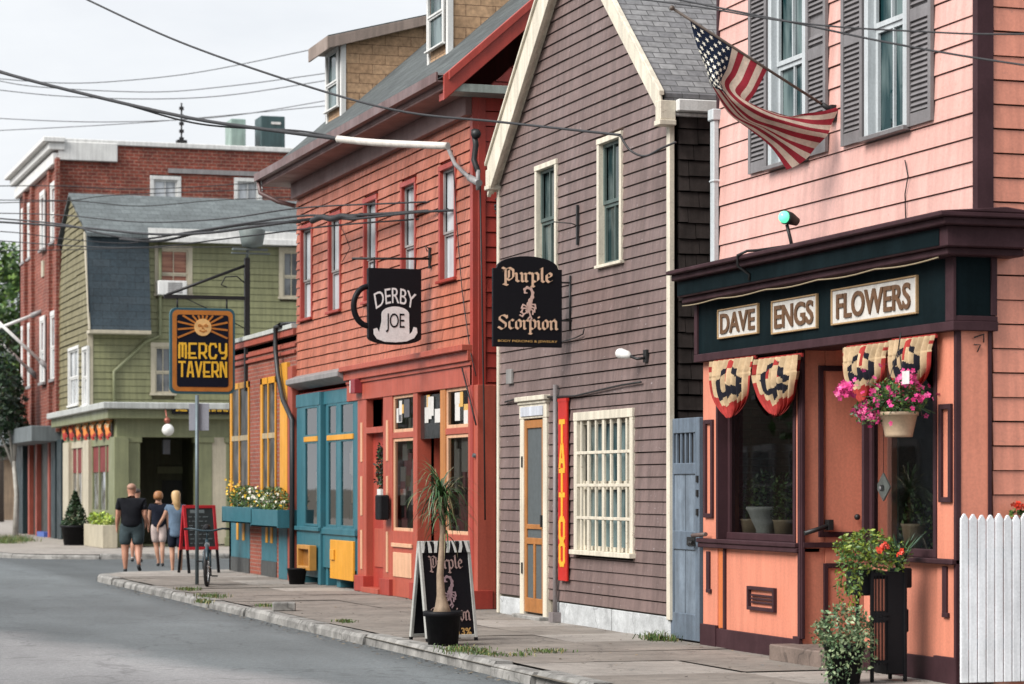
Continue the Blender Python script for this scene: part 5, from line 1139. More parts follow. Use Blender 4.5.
for i, (a, b_) in enumerate(o0):
    f = MB(); e = .16
    for q in ((a, a+.05, zw0, zw1), (b_-e, b_, zw0, zw1), ((a+b_)/2-.03, (a+b_)/2+.03, zw0, zw1), (a, b_, zw1-.12, zw1)): f.box(9.965, 10.0, *q)
    fo = f.build('window', YELW, bar, .005); p = MB(); p.box(9.99, 9.996, a, b_, zw0, zw1); p.build('pane', glass_dark('bar_glass', (.015, .02, .02, 1), (.09, .085, .08, 1), .3, .1, (1, 1, .5), 4), fo); p = MB(); zz = zw0+(zw1-zw0)*.6; p.box(9.97, 9.99, a+.05, b_-e, zz-.05, zz+.05); p.build('transom_bar', paint('tan_bar', (.45, .36, .22), .5), fo)
    mb = MB(); mb.box(9.99, 10.1, a, b_, .28, zw0); po = mb.build('lower_panel', BLUE, bar, .004); t = MB()
    for k in (.3, .62): y = a+(b_-a)*k; t.box(9.975, 9.99, y-.09, y+.09, .62, 1.0)
    t.build('inlay', YELW, po, .003); mb = MB(); mb.box(9.98, 10.1, a, b_, 0, .28); mb.build('base', paint('dark_grey_base', (.07, .075, .075), .6), po)
mb = MB(); a, b_ = FY(290), FY(283); mb.box(9.94, 10.02, a, b_, 1.05, zw1+.2); mb.build('post', YELW, bar, .005); mb = MB(); mb.box(9.92, 10.02, a-.1, b_, 0, 1.05); mb.build('post_base', BLUE, bar, .005)
mb = MB(); a, b_ = FY(297.5), FY(293); mb.box(9.9, 10.02, a, b_, .0, zw1+.1); mb.build('pier', BRKP, bar, .005)
ykk = FY(273, 9.8)
mb = MB(); p = lambda px, py, x=9.86: Vector((x, FY(px, x), FZ(py, x, FY(px, x)))); mb.tube([p(295, 324, 10.3), p(280, 325), p(275.5, 327), p(275.5, 350), p(278, 375), p(283, 400), p(289, 413), p(292, 420), p(292, 572)], .045, 8); tag(mb.build('drain_pipe', plain('pipe_black', (.02, .022, .024), .5)), 'black bent drain pipe running down beside the yellow posts', 'pipe')
# flower boxes
FLO_M = [GREENS[0], GREENS[1], GREENS[2], YELP, WHTP, leafmat('petal_orange', (.75, .28, .03), .2)]
for (x0, x1, yt, yb, lb, mix) in ((222, 252, 507, 523, 'teal window box of yellow and white flowers nearest the corner', 1), (250.5, 277.5, 509.5, 527, 'teal window box of pale white flowers by the black drain pipe', 0)):
    X = 9.62; a, b_, z0, z1 = rx(x0, x1, yt, yb, X); t = thing('flower_box', lb, 'flower box', (X, (a+b_)/2, z0), 'teal flower boxes under the yellow windows')
    m = MB(); m.box(X, 9.98, a, b_, z0, z0+.03); m.box(X, X+.03, a, b_, z0, z1); m.box(9.95, 9.98, a, b_, z0, z1); m.box(X-.003, 9.983, a-.004, a+.03, z0-.004, z1+.003); m.box(X-.003, 9.983, b_-.03, b_+.004, z0-.004, z1+.003); m.box(X+.03, 9.95, a, b_, z0, z1-.05); m.build('box', BLUE, t, .004)
    m = MB(); leaves(m, 1300, (X+.17, (a+b_)/2, z1+.16), (.2, (b_-a)*.5, .25), .055); m.build('foliage', FLO_M[:3], t); m = MB()
    for _ in range(80):
        yy = random.uniform(a+.05, b_-.1); warm = mix and yy > (a+b_)/2
        flower(m, Vector((X+.1+random.gauss(0, .055), yy, z1+.2+random.gauss(0, .1)+(.12 if warm else 0))), .03, random.choice((0, 0, 2)) if warm else random.choice((1, 1, 1, 0)))
    m.build('blossoms', [YELP, WHTP, FLO_M[5]], t)
q = PD(297, 583, F*EYE/(583-HZ)); t = thing('bucket', 'black plastic bucket standing on the sidewalk below the drain pipe', 'bucket', (9.65, FY(297, 9.65), 0)); yq = FY(297, 9.65)
m = MB(); m.lathe([(.01, 0), (.13, 0), (.165, .25), (.175, .25), (.175, .27), (.155, .27), (.15, .2)], (9.65, yq, 0)); m.build('pail', BLACK, t); m = MB(); m.tube([(9.65+.17*math.cos(k*PI/10), yq+.02, .26-.06*math.sin(k*PI/10)) for k in range(11)], .005, 5); m.build('handle', IRON, t)
# tavern hanging sign on its iron bracket
YT = 47.2; tx0, tx1 = PX(169.5, YT), PX(234.5, YT); tz0, tz1 = FZ(394, 9.3, YT), FZ(308.5, 9.3, YT); tc, tw_ = (tx0+tx1)/2, tx1-tx0; th_ = tz1-tz0
t = thing('tavern_sign', 'black and orange MERCY TAVERN hanging sign with a sun face', 'sign', (tc, YT, (tz0+tz1)/2))
def rrect(cx, cz, w, h, r, y): 
    p = []
    for (sx, sz, a0) in ((1, 1, 0), (-1, 1, PI/2), (-1, -1, PI), (1, -1, 1.5*PI)):
        for k in range(6): a = a0+PI/2*k/5; p.append((cx+sx*(w/2-r)+r*math.cos(a), y, cz+sz*(h/2-r)+r*math.sin(a)))
    return p
zc_ = (tz0+tz1)/2; TEALS = plain('sign_edge_teal', (.02, .09, .12), .5); ORS = paint('sign_orange', (.48, .17, .025), .5, .25, 0, 5); NAVY = plain('sign_navy', (.006, .008, .018), .6, 0, .15); SGOLD = paint('sign_yellow_gold', (.85, .5, .04), .4, .2, 0, 6)
m = MB(); m.prism(rrect(tc, zc_, tw_, th_, .12, YT-.05), (0, .1, 0)); m.build('board', TEALS, t, .004)
m = MB(); m.prism(rrect(tc, zc_, tw_-.09, th_-.09, .1, YT-.056), (0, .006, 0)); m.build('border', ORS, t)
m = MB(); m.prism(rrect(tc, zc_, tw_-.26, th_-.26, .05, YT-.062), (0, .006, 0)); m.build('field', NAVY, t)
fn = on_y(YT-.062, tc, tz0); m = MB(); lf = [0]
for k in range(13):
    w = PI*(-.14+1.28*k/12); d = Vector((math.cos(w), math.sin(w)*.9))
    c = Vector((0, th_*.775)); rr = min(.62*tw_*.6/max(.05, abs(d.x)), (th_*.13)/max(.05, d.y) if d.y > 0 else (th_*.2)/max(.05, -d.y)); p0 = c+d*.17; p1 = c+d*min(rr, .6)
    if (p1-p0).dot(d) > .03: stroke(m, [tuple(p0), tuple(p1)], .018, fn, lf)
m.build('sun_rays', ORS, t)
m = MB(); m.prism([fn(.165*math.cos(2*PI*k/28), th_*.775+.165*math.sin(2*PI*k/28), 0) for k in range(28)], fn(0, 0, .012)-fn(0, 0, 0)); so_ = m.build('sun_face', paint('sun_peach', (.8, .5, .2), .5, .25, 0, 10), t)
f3 = on_y(YT-.074, tc, tz0+th_*.775); m = MB(); lf = [0]
for s in (-1, 1): stroke(m, [(s*.03, .04), (s*.06, .055), (s*.09, .04)], .008, f3, lf); stroke(m, [(s*.035, .02), (s*.085, .02)], .009, f3, lf)
stroke(m, [(0, .03), (-.015, -.02), (.015, -.025)], .008, f3, lf); stroke(m, [(-.06, -.06), (0, -.085), (.06, -.06)], .011, f3, lf); m.build('features', ORS, so_)
m = MB(); put_strokes(m, 'MERCY', on_y(YT-.062, tc, tz0+th_*.5), tw_*.72, th_*.165, .02, .55); put_strokes(m, 'TAVERN', on_y(YT-.062, tc, tz0+th_*.285), tw_*.72, th_*.165, .019, .5); m.build('lettering', SGOLD, t)
zb_ = FZ(297.5, 9.3, YT); zpt = FZ(258, 10, YT); zpb = FZ(391, 10, YT); x1 = PX(247, YT); x0 = PX(164, YT)
m = MB(); m.box(x1-.05, x1+.05, YT-.05, YT+.05, zpb, zpt); m.box(x1, x1+.4, YT-.02, YT+.02, zpb, zpb+.06); m.box(x1, x1+.4, YT-.02, YT+.02, zpb+.6, zpb+.66); po = m.build('post', IRON, t, .005)
m = MB(); m.box(x0, x1, YT-.025, YT+.025, zb_-.035, zb_+.035); m.tube([(x0+.05, YT, zb_+.03), (x1, YT, FZ(265, 10, YT))], .032, 6); m.tube([(x1-.05, YT, zb_+.3), (x1-.2, YT, zb_+.42), (x1-.42, YT, zb_+.4), (x1-.5, YT, zb_+.25), (x1-.38, YT, zb_+.2)], .014, 5)
for xx in (tx0+.15, tx1-.15): m.tube([(xx, YT, tz1-.03), (xx, YT, zb_)], .018, 6)
m.tube([(x0+.35, YT, zb_), (x0+.8, YT, zb_-.2), (x1, YT, zb_-.6)], .01, 5); m.build('bracket', IRON, t)
zl = FZ(240, 10, YT); m = MB(); m.tube([(x1, YT, zpt), (x1+.03, YT, zpt+.25)], .03); m.box(x1-.28, x1+.4, YT-.06, YT+.06, zl-.2, zl-.16); m.box(x1-.3, x1+.45, YT-.03, YT+.03, zl-.27, zl-.24); m.lathe([(.05, 0), (.2, .05), (.22, .12), (.26, .34), (.22, .38), (.05, .4)], (x1+.1, YT, zl-.16), 14); m.build('lamp_head', plain('lamp_grey', (.14, .17, .165), .6), t)
# ================= green tavern across the side street
OLV = paint('olive_clapboard', (.225, .23, .115), .5, .18, .22, 1.2); OLVS = paint('olive_shingle', (.2, .175, .085), .6, .25, .25, 2); OLVT = paint('olive_trim', (.215, .23, .125), .5, .15, .15, 2); CREAM2 = paint('putty_trim', (.5, .45, .34), .5, .15, .15, 2); CHAR = paint('dark_green_grey', (.035, .04, .035), .5)
TX = 10.9; TY0 = 68.7; TU = 74.0; TRG = 77.4; TYB = 80.4
tav = thing('green_tavern', 'olive green corner tavern with grey gambrel roof and recessed entry', 'tavern', (12, 72, 0))
zeave = FZ(240, 13.5, TU); zrid = FZ(197, 11.5, TRG); zlow = FZ(331, 11.3, TU); zkn = FZ(234, 11.5, TU+.9); zgr = 3.95
# upper front wall (faces the camera)
uw = [ry(159, 188, 250, 294, TU), ry(283, 300, 252, 297, TU), ry(155, 171, 347, 393, TU)]
mb = MB(); xs = PX(148, TU)
H = [(w[0]-.1, w[1]+.1, w[2]-.1, w[3]+.1) for w in uw]
clap(mb, 'y', TU, xs, 24, zgr-.3, zeave, .2, H, t=.02, gap=.012); clap(mb, 'y', TU, TX+.05, xs, zgr-.3, zlow, .2, H, t=.02, gap=.012); mb.build('siding', OLV, tav)
def gsp(z):
    if z < zlow: return TU+.02, TYB
    k = (z-zlow)/(zkn-zlow)
    if k < 1: return TU-.3+k*1.2, TYB+.3-k*1.2
    q = (z-zkn)/(zrid-zkn); return TU+.9+q*(TRG-TU-.9), TYB-.9-q*(TYB-.9-TRG)
mb = MB(); GWN = ry(0, 1, 0, 1, TU)
lw = [rx(69.5, 79, 350, 405, TX), rx(83.5, 88, 350, 405, TX)]
clap(mb, 'x', TX, TU, TYB, zgr-.3, zrid-.1, .2, [(w[0]-.05, w[1]+.05, w[2]-.1, w[3]+.05) for w in lw], gsp, t=.03, gap=.016, jit=.02); mb.build('gable_siding', OLVS, tav)
mb = MB(); mb.box(TX+.1, 24, TU+.12, TU+.16, 3.5, zeave); mb.box(TX+.12, TX+.16, TU+.1, TYB, 3.5, zlow); mb.box(TX+.1, 24, TYB-.1, TYB, 0, zlow); mb.prism([(TX+.12, TU, zlow), (TX+.12, TU+.9, zkn), (TX+.12, TRG, zrid), (TX+.12, TYB-.9, zkn), (TX+.12, TYB, zlow)], (.05, 0, 0)); mb.build('inner_wall', OLVS, tav)
RT = slate('tavern_roof', (.15, .175, .18), (.12, .14, .145), 'x', .3, .16); RTD = slate('tavern_mansard_slate', (.05, .07, .085), (.035, .055, .07), 'x', .5, .22)
mb = MB(); mb.prism([(TX-.1, TU-.35, zeave), (TX-.1, TU-.35, zeave+.1), (TX-.1, TRG, zrid+.1), (TX-.1, TYB, zkn), (TX-.1, TRG, zrid)], (13.2, 0, 0)); mb.build('roof', RT, tav)
mb = MB(); mb.prism([(TX-.05, TU-.55, zlow), (TX-.05, TU-.5, zlow+.08), (TX-.05, TU-.14, zeave+.05), (TX-.05, TU+.1, zeave+.05)], (xs-TX+.05, 0, 0)); mb.build('mansard', RTD, tav)
mb = MB(); mb.box(TX-.05, xs, TU-.58, TU, zlow-.1, zlow); mb.box(TX-.02, TX+.14, TU-.03, TU+.1, zgr, zlow); mb.prism([(TX-.07, TU-.6, zlow), (TX-.07, TU-.45, zlow), (TX-.07, TU+.5, zkn), (TX-.07, TU+.3, zkn)], (.05, 0, 0)); mb.build('trim', CREAM2, tav, .006)
mb = MB(); mb.box(xs-.05, 24, TU-.45, TU-.3, zeave-.1, zeave+.06); mb.box(xs-.05, 24, TU-.36, TU-.34, zeave-.0, zeave+.3); mb.build('gutter', WHITE, tav, .006)
mb = MB(); mb.tube([(xs+.35, TU-.1, zeave-.1), (xs+.35, TU-.08, zlow-.1), (xs-.1, TU-.08, zlow-.3), (TX+.75, TU-.08, zlow-1.2), (TX+.75, TU-.08, zgr)], .05, 8); mb.build('downspout', OLVT, tav)
for i, w in enumerate(uw): window(tav, 'y', TU, *w, .13, CREAM2, glass_dark('tavern_glass', (.05, .055, .06, 1), (.17, .18, .19, 1), .08, .4, (1, 1, .5), 2) if i else glass_dark('tavern_blind', (.2, .07, .045, 1), (.34, .16, .1, 1), .2, .4, (.2, 1, 4), 3), CREAM2, .03, .04, .04, 2, 1, .45, .05)
for w in lw: window(tav, 'x', TX, *w, .1, WHITE, GW, WHITE, .04, .03, .04, 2, 1, .5, .05)
q = ry(158, 187, 280, 295, TU-.3); t = thing('air_conditioner', 'white window air conditioner under the tavern upstairs window', 'air conditioner', (q[0], TU-.3, q[2])); m = MB(); m.box(q[0], q[1], TU-.35, TU+.0, q[2], q[3]-.02); m.build('case', WHITE, t, .02); m = MB(); xm = q[0]+(q[1]-q[0])*.33
for k in range(6): z = q[2]+.06+(q[3]-q[2]-.12)*k/6; m.box(xm, q[1]-.15, TU-.36, TU-.35, z, z+.03)
m.build('grille', GREYM, t)
# ground floor
zfr = FZ(437, 11.5, TY0)
mb = MB(); mb.box(TX-.45, 24, TY0-.5, TU, zgr-.16, zgr+.02); mb.box(TX-.45, TX+1, TU, TYB-.5, zgr-.16, zgr+.02); mb.build('awning_roof', paint('grey_green_fascia', (.5, .52, .5), .5), tav, .02)
mb = MB(); mb.box(TX-.3, 24, TY0-.35, TU, zgr-.42, zgr-.16); mb.box(TX-.3, TX+.9, TU, TYB-.5, zgr-.42, zgr-.16); mb.build('cornice', OLVT, tav, .01)
mb = MB(); mb.box(TX, 24, TY0, TY0+.3, zfr, zgr-.4); mb.box(TX, TX+.3, TY0+.3, TYB-.6, zfr, zgr-.4); mb.build('frieze', OLVT, tav)
ex0, ex1 = PX(140, TY0), PX(196, TY0)
for (x0, x1) in ((128, 140), (196, 212), (226, 236)):
    a, b_ = PX(x0, TY0), PX(x1, TY0); mb = MB(); mb.box(a, b_, TY0-.02, TY0+.4, 0, zfr); mb.box(a-.05, b_+.05, TY0-.06, TY0+.4, zfr-.15, zfr); mb.box(a-.04, b_+.04, TY0-.05, TY0+.4, 0, .25); mb.build('column', OLVT, tav, .01)
mb = MB(); a, b_ = PX(212, TY0), PX(226, TY0); mb.box(a, b_, TY0, TY0+.1, 0, zfr); mb.box(b_, 24, TY0, TY0+.1, 0, zfr); mb.build('side_panel', CREAM2, tav)
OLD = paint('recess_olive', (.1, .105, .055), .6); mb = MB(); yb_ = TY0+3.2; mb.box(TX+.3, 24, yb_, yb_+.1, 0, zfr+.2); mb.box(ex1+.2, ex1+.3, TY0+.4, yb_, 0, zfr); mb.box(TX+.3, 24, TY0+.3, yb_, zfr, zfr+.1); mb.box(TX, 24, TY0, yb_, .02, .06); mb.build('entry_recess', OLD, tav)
mb = MB(); q = ry(162, 184, 470, 540, yb_-.05); mb.box(q[0], q[1], yb_-.05, yb_, .1, q[3]-.3); d = mb.build('door', CHAR, tav); m = MB(); m.box(q[0]-.15, q[1]+.15, yb_-.1, yb_, q[3]-.1, q[3]+.1); m.build('door_head', OLVT, d)
mb = MB(); a, b_ = PX(118.5, TY0), PX(128, TY0); mb.box(TX+.02, a+.0, TY0+.02, TY0+.3, 0, zfr); mb.build('corner_pier', OLVT, tav); 
# left shopfront (street side)
def txr(x0, x1): return FY(x1, TX), FY(x0, TX)
wz0, wz1 = 1.0, FZ(446, TX, 72)
mb = MB(); mb.box(TX+.0, TX+.3, TY0+.25, TYB-.6, 0, wz0); mb.build('bulkhead', OLVT, tav)
for (x0, x1) in ((66, 71.5), (86, 91.5), (112, 118)):
    a, b_ = txr(x0, x1); mb = MB(); mb.box(TX-.1, TX+.3, a, b_, 0, zfr); mb.build('pilaster', CREAM2 if x0 < 100 else OLVT, tav, .01)
WIN = glass_dark('curtained_glass', (.05, .012, .012, 1), (.1, .03, .028, 1), .1, .4, (1, 1, .3), 4); CUR = paint('red_curtain', (.2, .03, .03), .7)
for (x0, x1) in ((71.5, 86), (91.5, 112)):
    a, b_ = txr(x0, x1); f = MB(); f.box(TX+.0, TX+.1, a, b_, wz1, zfr)
    for k in range(4): y = a+(b_-a)*k/3; f.box(TX+.02, TX+.1, y-.05, y+.05, wz0, wz1)
    fo = f.build('shop_window', CREAM2 if x0 < 90 else OLVT, tav, .005); p = MB(); p.box(TX+.08, TX+.09, a, b_, wz0, wz1); p.build('pane', glass_dark('tavern_front_glass', (.02, .02, .022, 1), (.25, .26, .28, 1), .05, .6, (1, 1, .6), 3), fo); p = MB(); p.box(TX+.05, TX+.078, a, b_, wz1-.75, wz1); p.build('curtain', CUR, fo)
# swags along the frieze
SWG = [paint('swag_orange', (.75, .25, .06), .8), paint('swag_red', (.45, .05, .04), .8), paint('swag_cream', (.75, .55, .32), .8)]
for k in range(7):
    px = 66.5+k*6.7+k*k*.09; y = FY(px, TX-.06); t = thing('bunting_swag', ['deep red swag at the far end of the tavern frieze', 'red swag second from the far end of the tavern frieze', 'red and orange swag third from the far end of the tavern frieze', 'orange swag in the middle of the tavern frieze', 'orange swag just on the corner side of the tavern frieze middle', 'bright orange swag next to the last one by the tavern corner', 'bright orange swag nearest the tavern corner'][k], 'bunting', (TX-.06, y, 3.4), 'bunting swags along the tavern frieze'); w = .46; m = MB(); m.smooth = True; ix = {}; zt_ = FZ(423-k*.5, TX, y); hh = .55
    for i in range(13):
        s = i/12*2-1
        for j in range(6): v = j/5; ix[i, j] = len(m.v); m.v.append((TX-.06-.05*math.cos(s*PI*4)*(.5+.5*v)-.06*math.sin(v*2.5), y+s*w*(1-.25*v), zt_-hh*v*math.sqrt(max(0.05, 1-.75*s*s))))
    for i in range(12):
        for j in range(5): m.c = 1 if j == 4 or k < 2 and j != 2 else (2 if j in (1,) else 0); m.poly((ix[i, j], ix[i, j+1], ix[i+1, j+1], ix[i+1, j]))
    m.build('cloth', SWG, t)
# signs over the entry and lamp
q = ry(172, 231, 404, 413, TY0-.4); t = thing('sign_board', 'long black name board with small gold letters on the tavern cornice', 'sign', ((q[0]+q[1])/2, TY0-.4, q[2])); m = MB(); m.box(q[0], q[1], TY0-.47, TY0-.36, q[2]-.03, q[3]+.03); m.build('board', SGB, t, .005); fs = on_y(TY0-.47, 0, (q[2]+q[3])/2); m = MB()
for (x0, x1, s_) in ((176, 187, 'EAGLE'), (206, 228, '& SHINE')):
    a, b_ = PX(x0, TY0-.47), PX(x1, TY0-.47); put_text(m, s_, on_y(TY0-.47, (a+b_)/2, (q[2]+q[3])/2), b_-a, .17, .03, .01)
m.build('lettering', SGOLD, t)
xl = PX(168, TY0-.6); zl = FZ(430, xl, TY0-.6); t = thing('globe_lamp', 'white globe lamp hanging from the tavern cornice over the entry', 'lamp', (xl, TY0-.6, zl)); m = MB(); m.ball((xl, TY0-.6, zl), .17, .17, .17, 14, 9); m.build('globe', plain('globe_white', (.78, .78, .75), .25), t); m = MB(); m.tube([(xl, TY0-.6, zl+.15), (xl-.05, TY0-.5, zl+.55)], .02); m.ball((xl-.02, TY0-.58, zl+.26), .09); m.build('stem', plain('copper', (.3, .1, .07), .4, .5), t)
xl = PX(166, TY0+1.5); t = thing('hanging_lantern', 'small dim lantern hanging inside the dark tavern entry', 'lantern', (xl, TY0+1.5, 2.6)); zl = FZ(447, xl, TY0+1.5); m = MB(); m.box(xl-.1, xl+.1, TY0+1.4, TY0+1.6, zl-.2, zl+.2); m.build('glass', plain('lantern_glass', (.3, .33, .4), .3), t); m = MB(); m.tube([(xl, TY0+1.5, zl+.2), (xl, TY0+1.5, 3.1)], .012); m.box(xl-.12, xl+.12, TY0+1.38, TY0+1.62, zl+.2, zl+.24); m.build('hood', IRON, t)
# clipped conifer in a tub, planter box
cx, cy = 10.15, 71.4; t = thing('potted_conifer', 'dark clipped cone evergreen in a black tub outside the tavern', 'potted tree', (cx, cy, 0)); m = MB(); m.lathe([(.01, 0), (.32, 0), (.4, .5), (.43, .5), (.43, .56), (.36, .56)], (cx, cy, 0)); m.build('tub', BLACK, t); m = MB(); m.tube([(cx, cy, .5), (cx, cy, 1.5)], .04); m.build('trunk', plain('bark', (.08, .06, .045), .8), t); m = MB()
for _ in range(1500):
    z = random.random()**1.3; r_ = (1-z)*.38+.03; w = random.uniform(0, 2*PI); rr = r_*random.uniform(.6, 1.05); leaf(m, Vector((cx+rr*math.cos(w), cy+rr*math.sin(w), .55+z*.98)), .09, random.choice((0, 0, 1)))
m.build('foliage', [leafmat('conifer_dark', (.022, .045, .016)), GREENS[1]], t)
a, b_ = FY(110, 10.5), FY(91, 10.5); t = thing('planter_box', 'long low planter box of yellow green leaves along the tavern front', 'planter', (10.5, (a+b_)/2, 0)); m = MB(); m.box(10.3, 10.7, a, b_, 0, .62); m.build('box', CREAM2, t, .01); m = MB(); leaves(m, 600, (10.5, (a+b_)/2, .75), (.25, (b_-a)*.5, .2), .12); m.build('foliage', [leafmat('leaf_lime', (.3, .42, .04)), GREENS[2]] + [leafmat('leaf_lime2', (.4, .46, .1))], t)
# ================= tall brick block behind
KY = 80.6; KX = 10.9; kz = FZ(150, KX, KY)
BRT = brick('far_brick', (.33, .075, .045), (.22, .045, .03), (.36, .2, .15), .3, .11, .014, .85, 'sum', .4, .5, .5, .5)
blk_ = thing('brick_block', 'three storey red brick block with white cornice behind the tavern', 'building', (12, 86, 0))
fw = [ry(150, 181, 176, 214, KY), ry(234, 262, 178, 214, KY)]
mb = MB()
KYE = FY(19.5, KX)
zz1 = max(w[3] for w in fw); zz0 = min(w[2] for w in fw)-3
xsx = [KX, fw[0][0], fw[0][1], fw[1][0], fw[1][1], 30]
mb.box(KX, 30, KY, KY+.3, zz1, kz+.22); mb.box(KX, 30, KY, KY+.3, 0, zz0)
for a, b_ in ((0, 1), (2, 3), (4, 5)): mb.box(xsx[a], xsx[b_], KY, KY+.3, zz0, zz1)
mb.box(KX, KX+.3, KY+.3, KYE, 3.4, kz+.22); mb.box(29.7, 30, KY+.3, KYE, 0, kz+.22); mb.box(KX, 30, KYE-.3, KYE, 0, kz+.22); mb.box(KX+.3, 30, KY+.3, KYE-.3, kz+.02, kz+.1)
mb.build('wall', BRT, blk_)
mb = MB()
for px in (59, 51.5, 34, 27):
    y = FY(px, KX); mb.box(KX-.12, KX, y-.22, y+.22, 3.4, kz-.3)
mb.build('pier', BRT, blk_)
zc0, zc1 = FZ(157, KX, KY), FZ(140, KX, KY)
mb = MB(); mb.box(KX-.5, KX+.2, KY-.3, KYE+.3, zc1-.1, zc1+.06); mb.box(KX-.32, KX+.2, KY-.2, KYE+.2, zc1-.34, zc1-.1); mb.box(KX-.18, KX, KY-.12, KYE, zc0-.25, zc1-.42); mb.box(KX, PX(117, KY), KY-.14, KY, zc0-.1, zc1-.05); mb.box(KX, 30, KY-.08, KY+.35, kz+.22, kz+.38); mb.build('cornice', WHITE, blk_, .02)
mb = MB(); q = ry(168, 290, 172, 173.5, KY); mb.box(q[0], q[1], KY-.06, KY, q[2]-.06, q[3]+.04); mb.build('pipe_line', GREYM, blk_)
for w in fw: window(blk_, 'y', KY, w[0]+.12, w[1]-.12, w[2]-2.0, w[3]-.12, .12, WHITE, GW, WHITE, .03, .08, .03, 2, 2, .55, .06)
rows = [(FZ(255, KX, 86), FZ(203, KX, 86)), (FZ(385, KX, 86), FZ(325, KX, 86))]
for (z0, z1) in rows:
    for px in (25.5, 32, 44.5, 55.3):
        y = FY(px, KX); window(blk_, 'x', KX, y-.42, y+.42, z0, z1, .16, WHITE, GW, WHITE, .09, -.045, .06, 1, 1, .5, .06, GREYM)
mb = MB(); y = FY(43.5, KX); mb.box(KX-.05, KX, y-.25, y+.25, FZ(277, KX, y), FZ(261, KX, y)); mb.build('plaque', CREAM2, blk_)
TLD = paint('dark_teal_paint', (.01, .026, .032), .5)
mb = MB(); mb.box(KX-.9, KX+.3, TYB-.2, KYE, 3.1, 3.6); mb.build('awning', paint('grey_awning', (.16, .185, .195), .6), blk_, .02)
mb = MB()
for px in (56, 62): y = FY(px, KX); mb.box(KX-.1, KX+.3, y-.5, y+.5, 0, 3.15)
y = FY(22, KX); mb.box(KX-.1, KX+.3, y-1, y+1, 0, 3.15); mb.build('shop_pier', TLD, blk_, .01)
mb = MB(); mb.box(KX+.1, KX+.3, TYB-.3, KYE, .0, 3.15); mb.build('shopfront', CHAR, blk_); mb = MB()
for px in (30, 37.5, 50): y = FY(px, KX); mb.box(KX-.05, KX+.1, y-.2, y+.2, 0, 3.1)
mb.build('shop_post', BRKP, blk_)
q = ry(40, 42, 512, 514, 84); mb = MB(); y = FY(44, KX); mb.box(KX-.12, KX+.1, y-.9, y+.9, 0.0, .16); mb.build('step', plain('blue_step', (.06, .12, .4), .5), blk_)
mb = MB(); q = ry(231, 256, 119, 138, KY+2); mb.box(q[0], q[1]-.35, KY+2, KY+3, kz+.1, q[3]); mb.build('roof_box', paint('pale_green_metal', (.3, .42, .38), .5), blk_, .02)
q = ry(261, 285, 116, 139, KY+2); t = thing('rooftop_unit', 'dark green ventilation unit on the brick block roof', 'ventilation unit', (q[0], KY+2, kz)); m = MB(); m.box(q[0], q[1], KY+2, KY+3, kz+.1, q[3]); m.build('case', paint('dark_green_metal', (.04, .085, .09), .5), t, .02); m = MB(); m.box(q[0]+.35, q[1]-.15, KY+1.97, KY+2, q[3]-.28, q[3]-.2); m.build('vent', WHITE, t)
q = ry(180, 183, 103, 135, KY+1); t = thing('roof_antenna', 'thin black antenna mast on the brick block roof', 'antenna', ((q[0]+q[1])/2, KY+1, kz)); m = MB(); xm = (q[0]+q[1])/2; m.tube([(xm, KY+1, kz+.1), (xm, KY+1, q[3])], .03, 6)
for k in range(5): z = kz+.62+.25*k; m.box(xm-.07, xm+.07, KY+.95, KY+1.05, z, z+.1)
m.build('mast', IRON, t); m = MB(); m.box(xm-.16, xm+.16, KY+.85, KY+1.15, kz+.1, kz+.62); m.build('foot', IRON, t)
# flagpoles on the brick block
for i, (a, b_) in enumerate((((48, 368), (-6, 318)), ((36, 376), (-6, 336)), ((41, 312), (-8, 331)))):
    y = FY(a[0], KX); p0 = Vector((KX, y, FZ(a[1], KX, y))); p1 = Vector((PX(b_[0], y), y, FZ(b_[1], PX(b_[0], y), y))); t = thing('flagpole', ['white slanting flagpole on the brick block beside the tavern', 'white slanting flagpole on the brick block, second from the tavern', 'white pole dropping outward from the brick block above the flagpoles'][i], 'flagpole', tuple(p0)); m = MB(); m.tube([p0, p1], .055, 8); m.build('pole', WHITE, t); m = MB(); m.tube([p0+(p0-p1).normalized()*.1, p0+(p1-p0).normalized()*.35], .09, 8); m.build('socket', GREYM, t)
# ================= row across the street (only its reflection and shade reach the picture)
mb = MB(); y = 14; OB = [brick('opposite_brick', (.13, .055, .04), (.085, .035, .026), (.16, .13, .12), .21, .072, .009), brick('opposite_tan_brick', (.13, .09, .06), (.1, .065, .045), (.16, .14, .11), .21, .072, .009), paint('opposite_grey', (.16, .18, .2), .6), plain('opposite_glass', (.02, .025, .03), .2), GREYM, GREENS[1], GREENS[0]]
rnd = random.Random(3)
while y < 84:
    w = rnd.uniform(6, 10); h = rnd.uniform(5.2, 8.6); X = -4.4+rnd.uniform(-.3, .3); mb.c = rnd.choice((0, 0, 1, 2)); mb.box(-10, X, y, y+w, 0, h)
    for z0 in (.9, 3.9):
        if z0+1.8 > h: continue
        k = y+.7
        while k < y+w-1.3:
            mb.c = 4; mb.box(X, X+.05, k-.12, k+1.02, z0-.1, z0+1.75); mb.c = 3; mb.box(X+.05, X+.07, k, k+.9, z0, z0+1.6); mb.c = 4; mb.box(X+.07, X+.08, k, k+.9, z0+.77, z0+.83); k += rnd.uniform(1.6, 2.1)
    y += w+rnd.choice((.4, 1.2, 3.5))
    if rnd.random() < .6: leaves(mb, 250, (-2.6, y-1.5, 4), (1.4, 1.6, 1.8), .35, (5, 6))
structure(mb.build('opposite_buildings', OB))
mb = MB(); mb.face([(-12, -20, -.02), (-1.2, -20, -.02), (-1.2, 170, -.02), (-12, 170, -.02)]); structure(mb.build('sidewalk_opposite', CONC2))
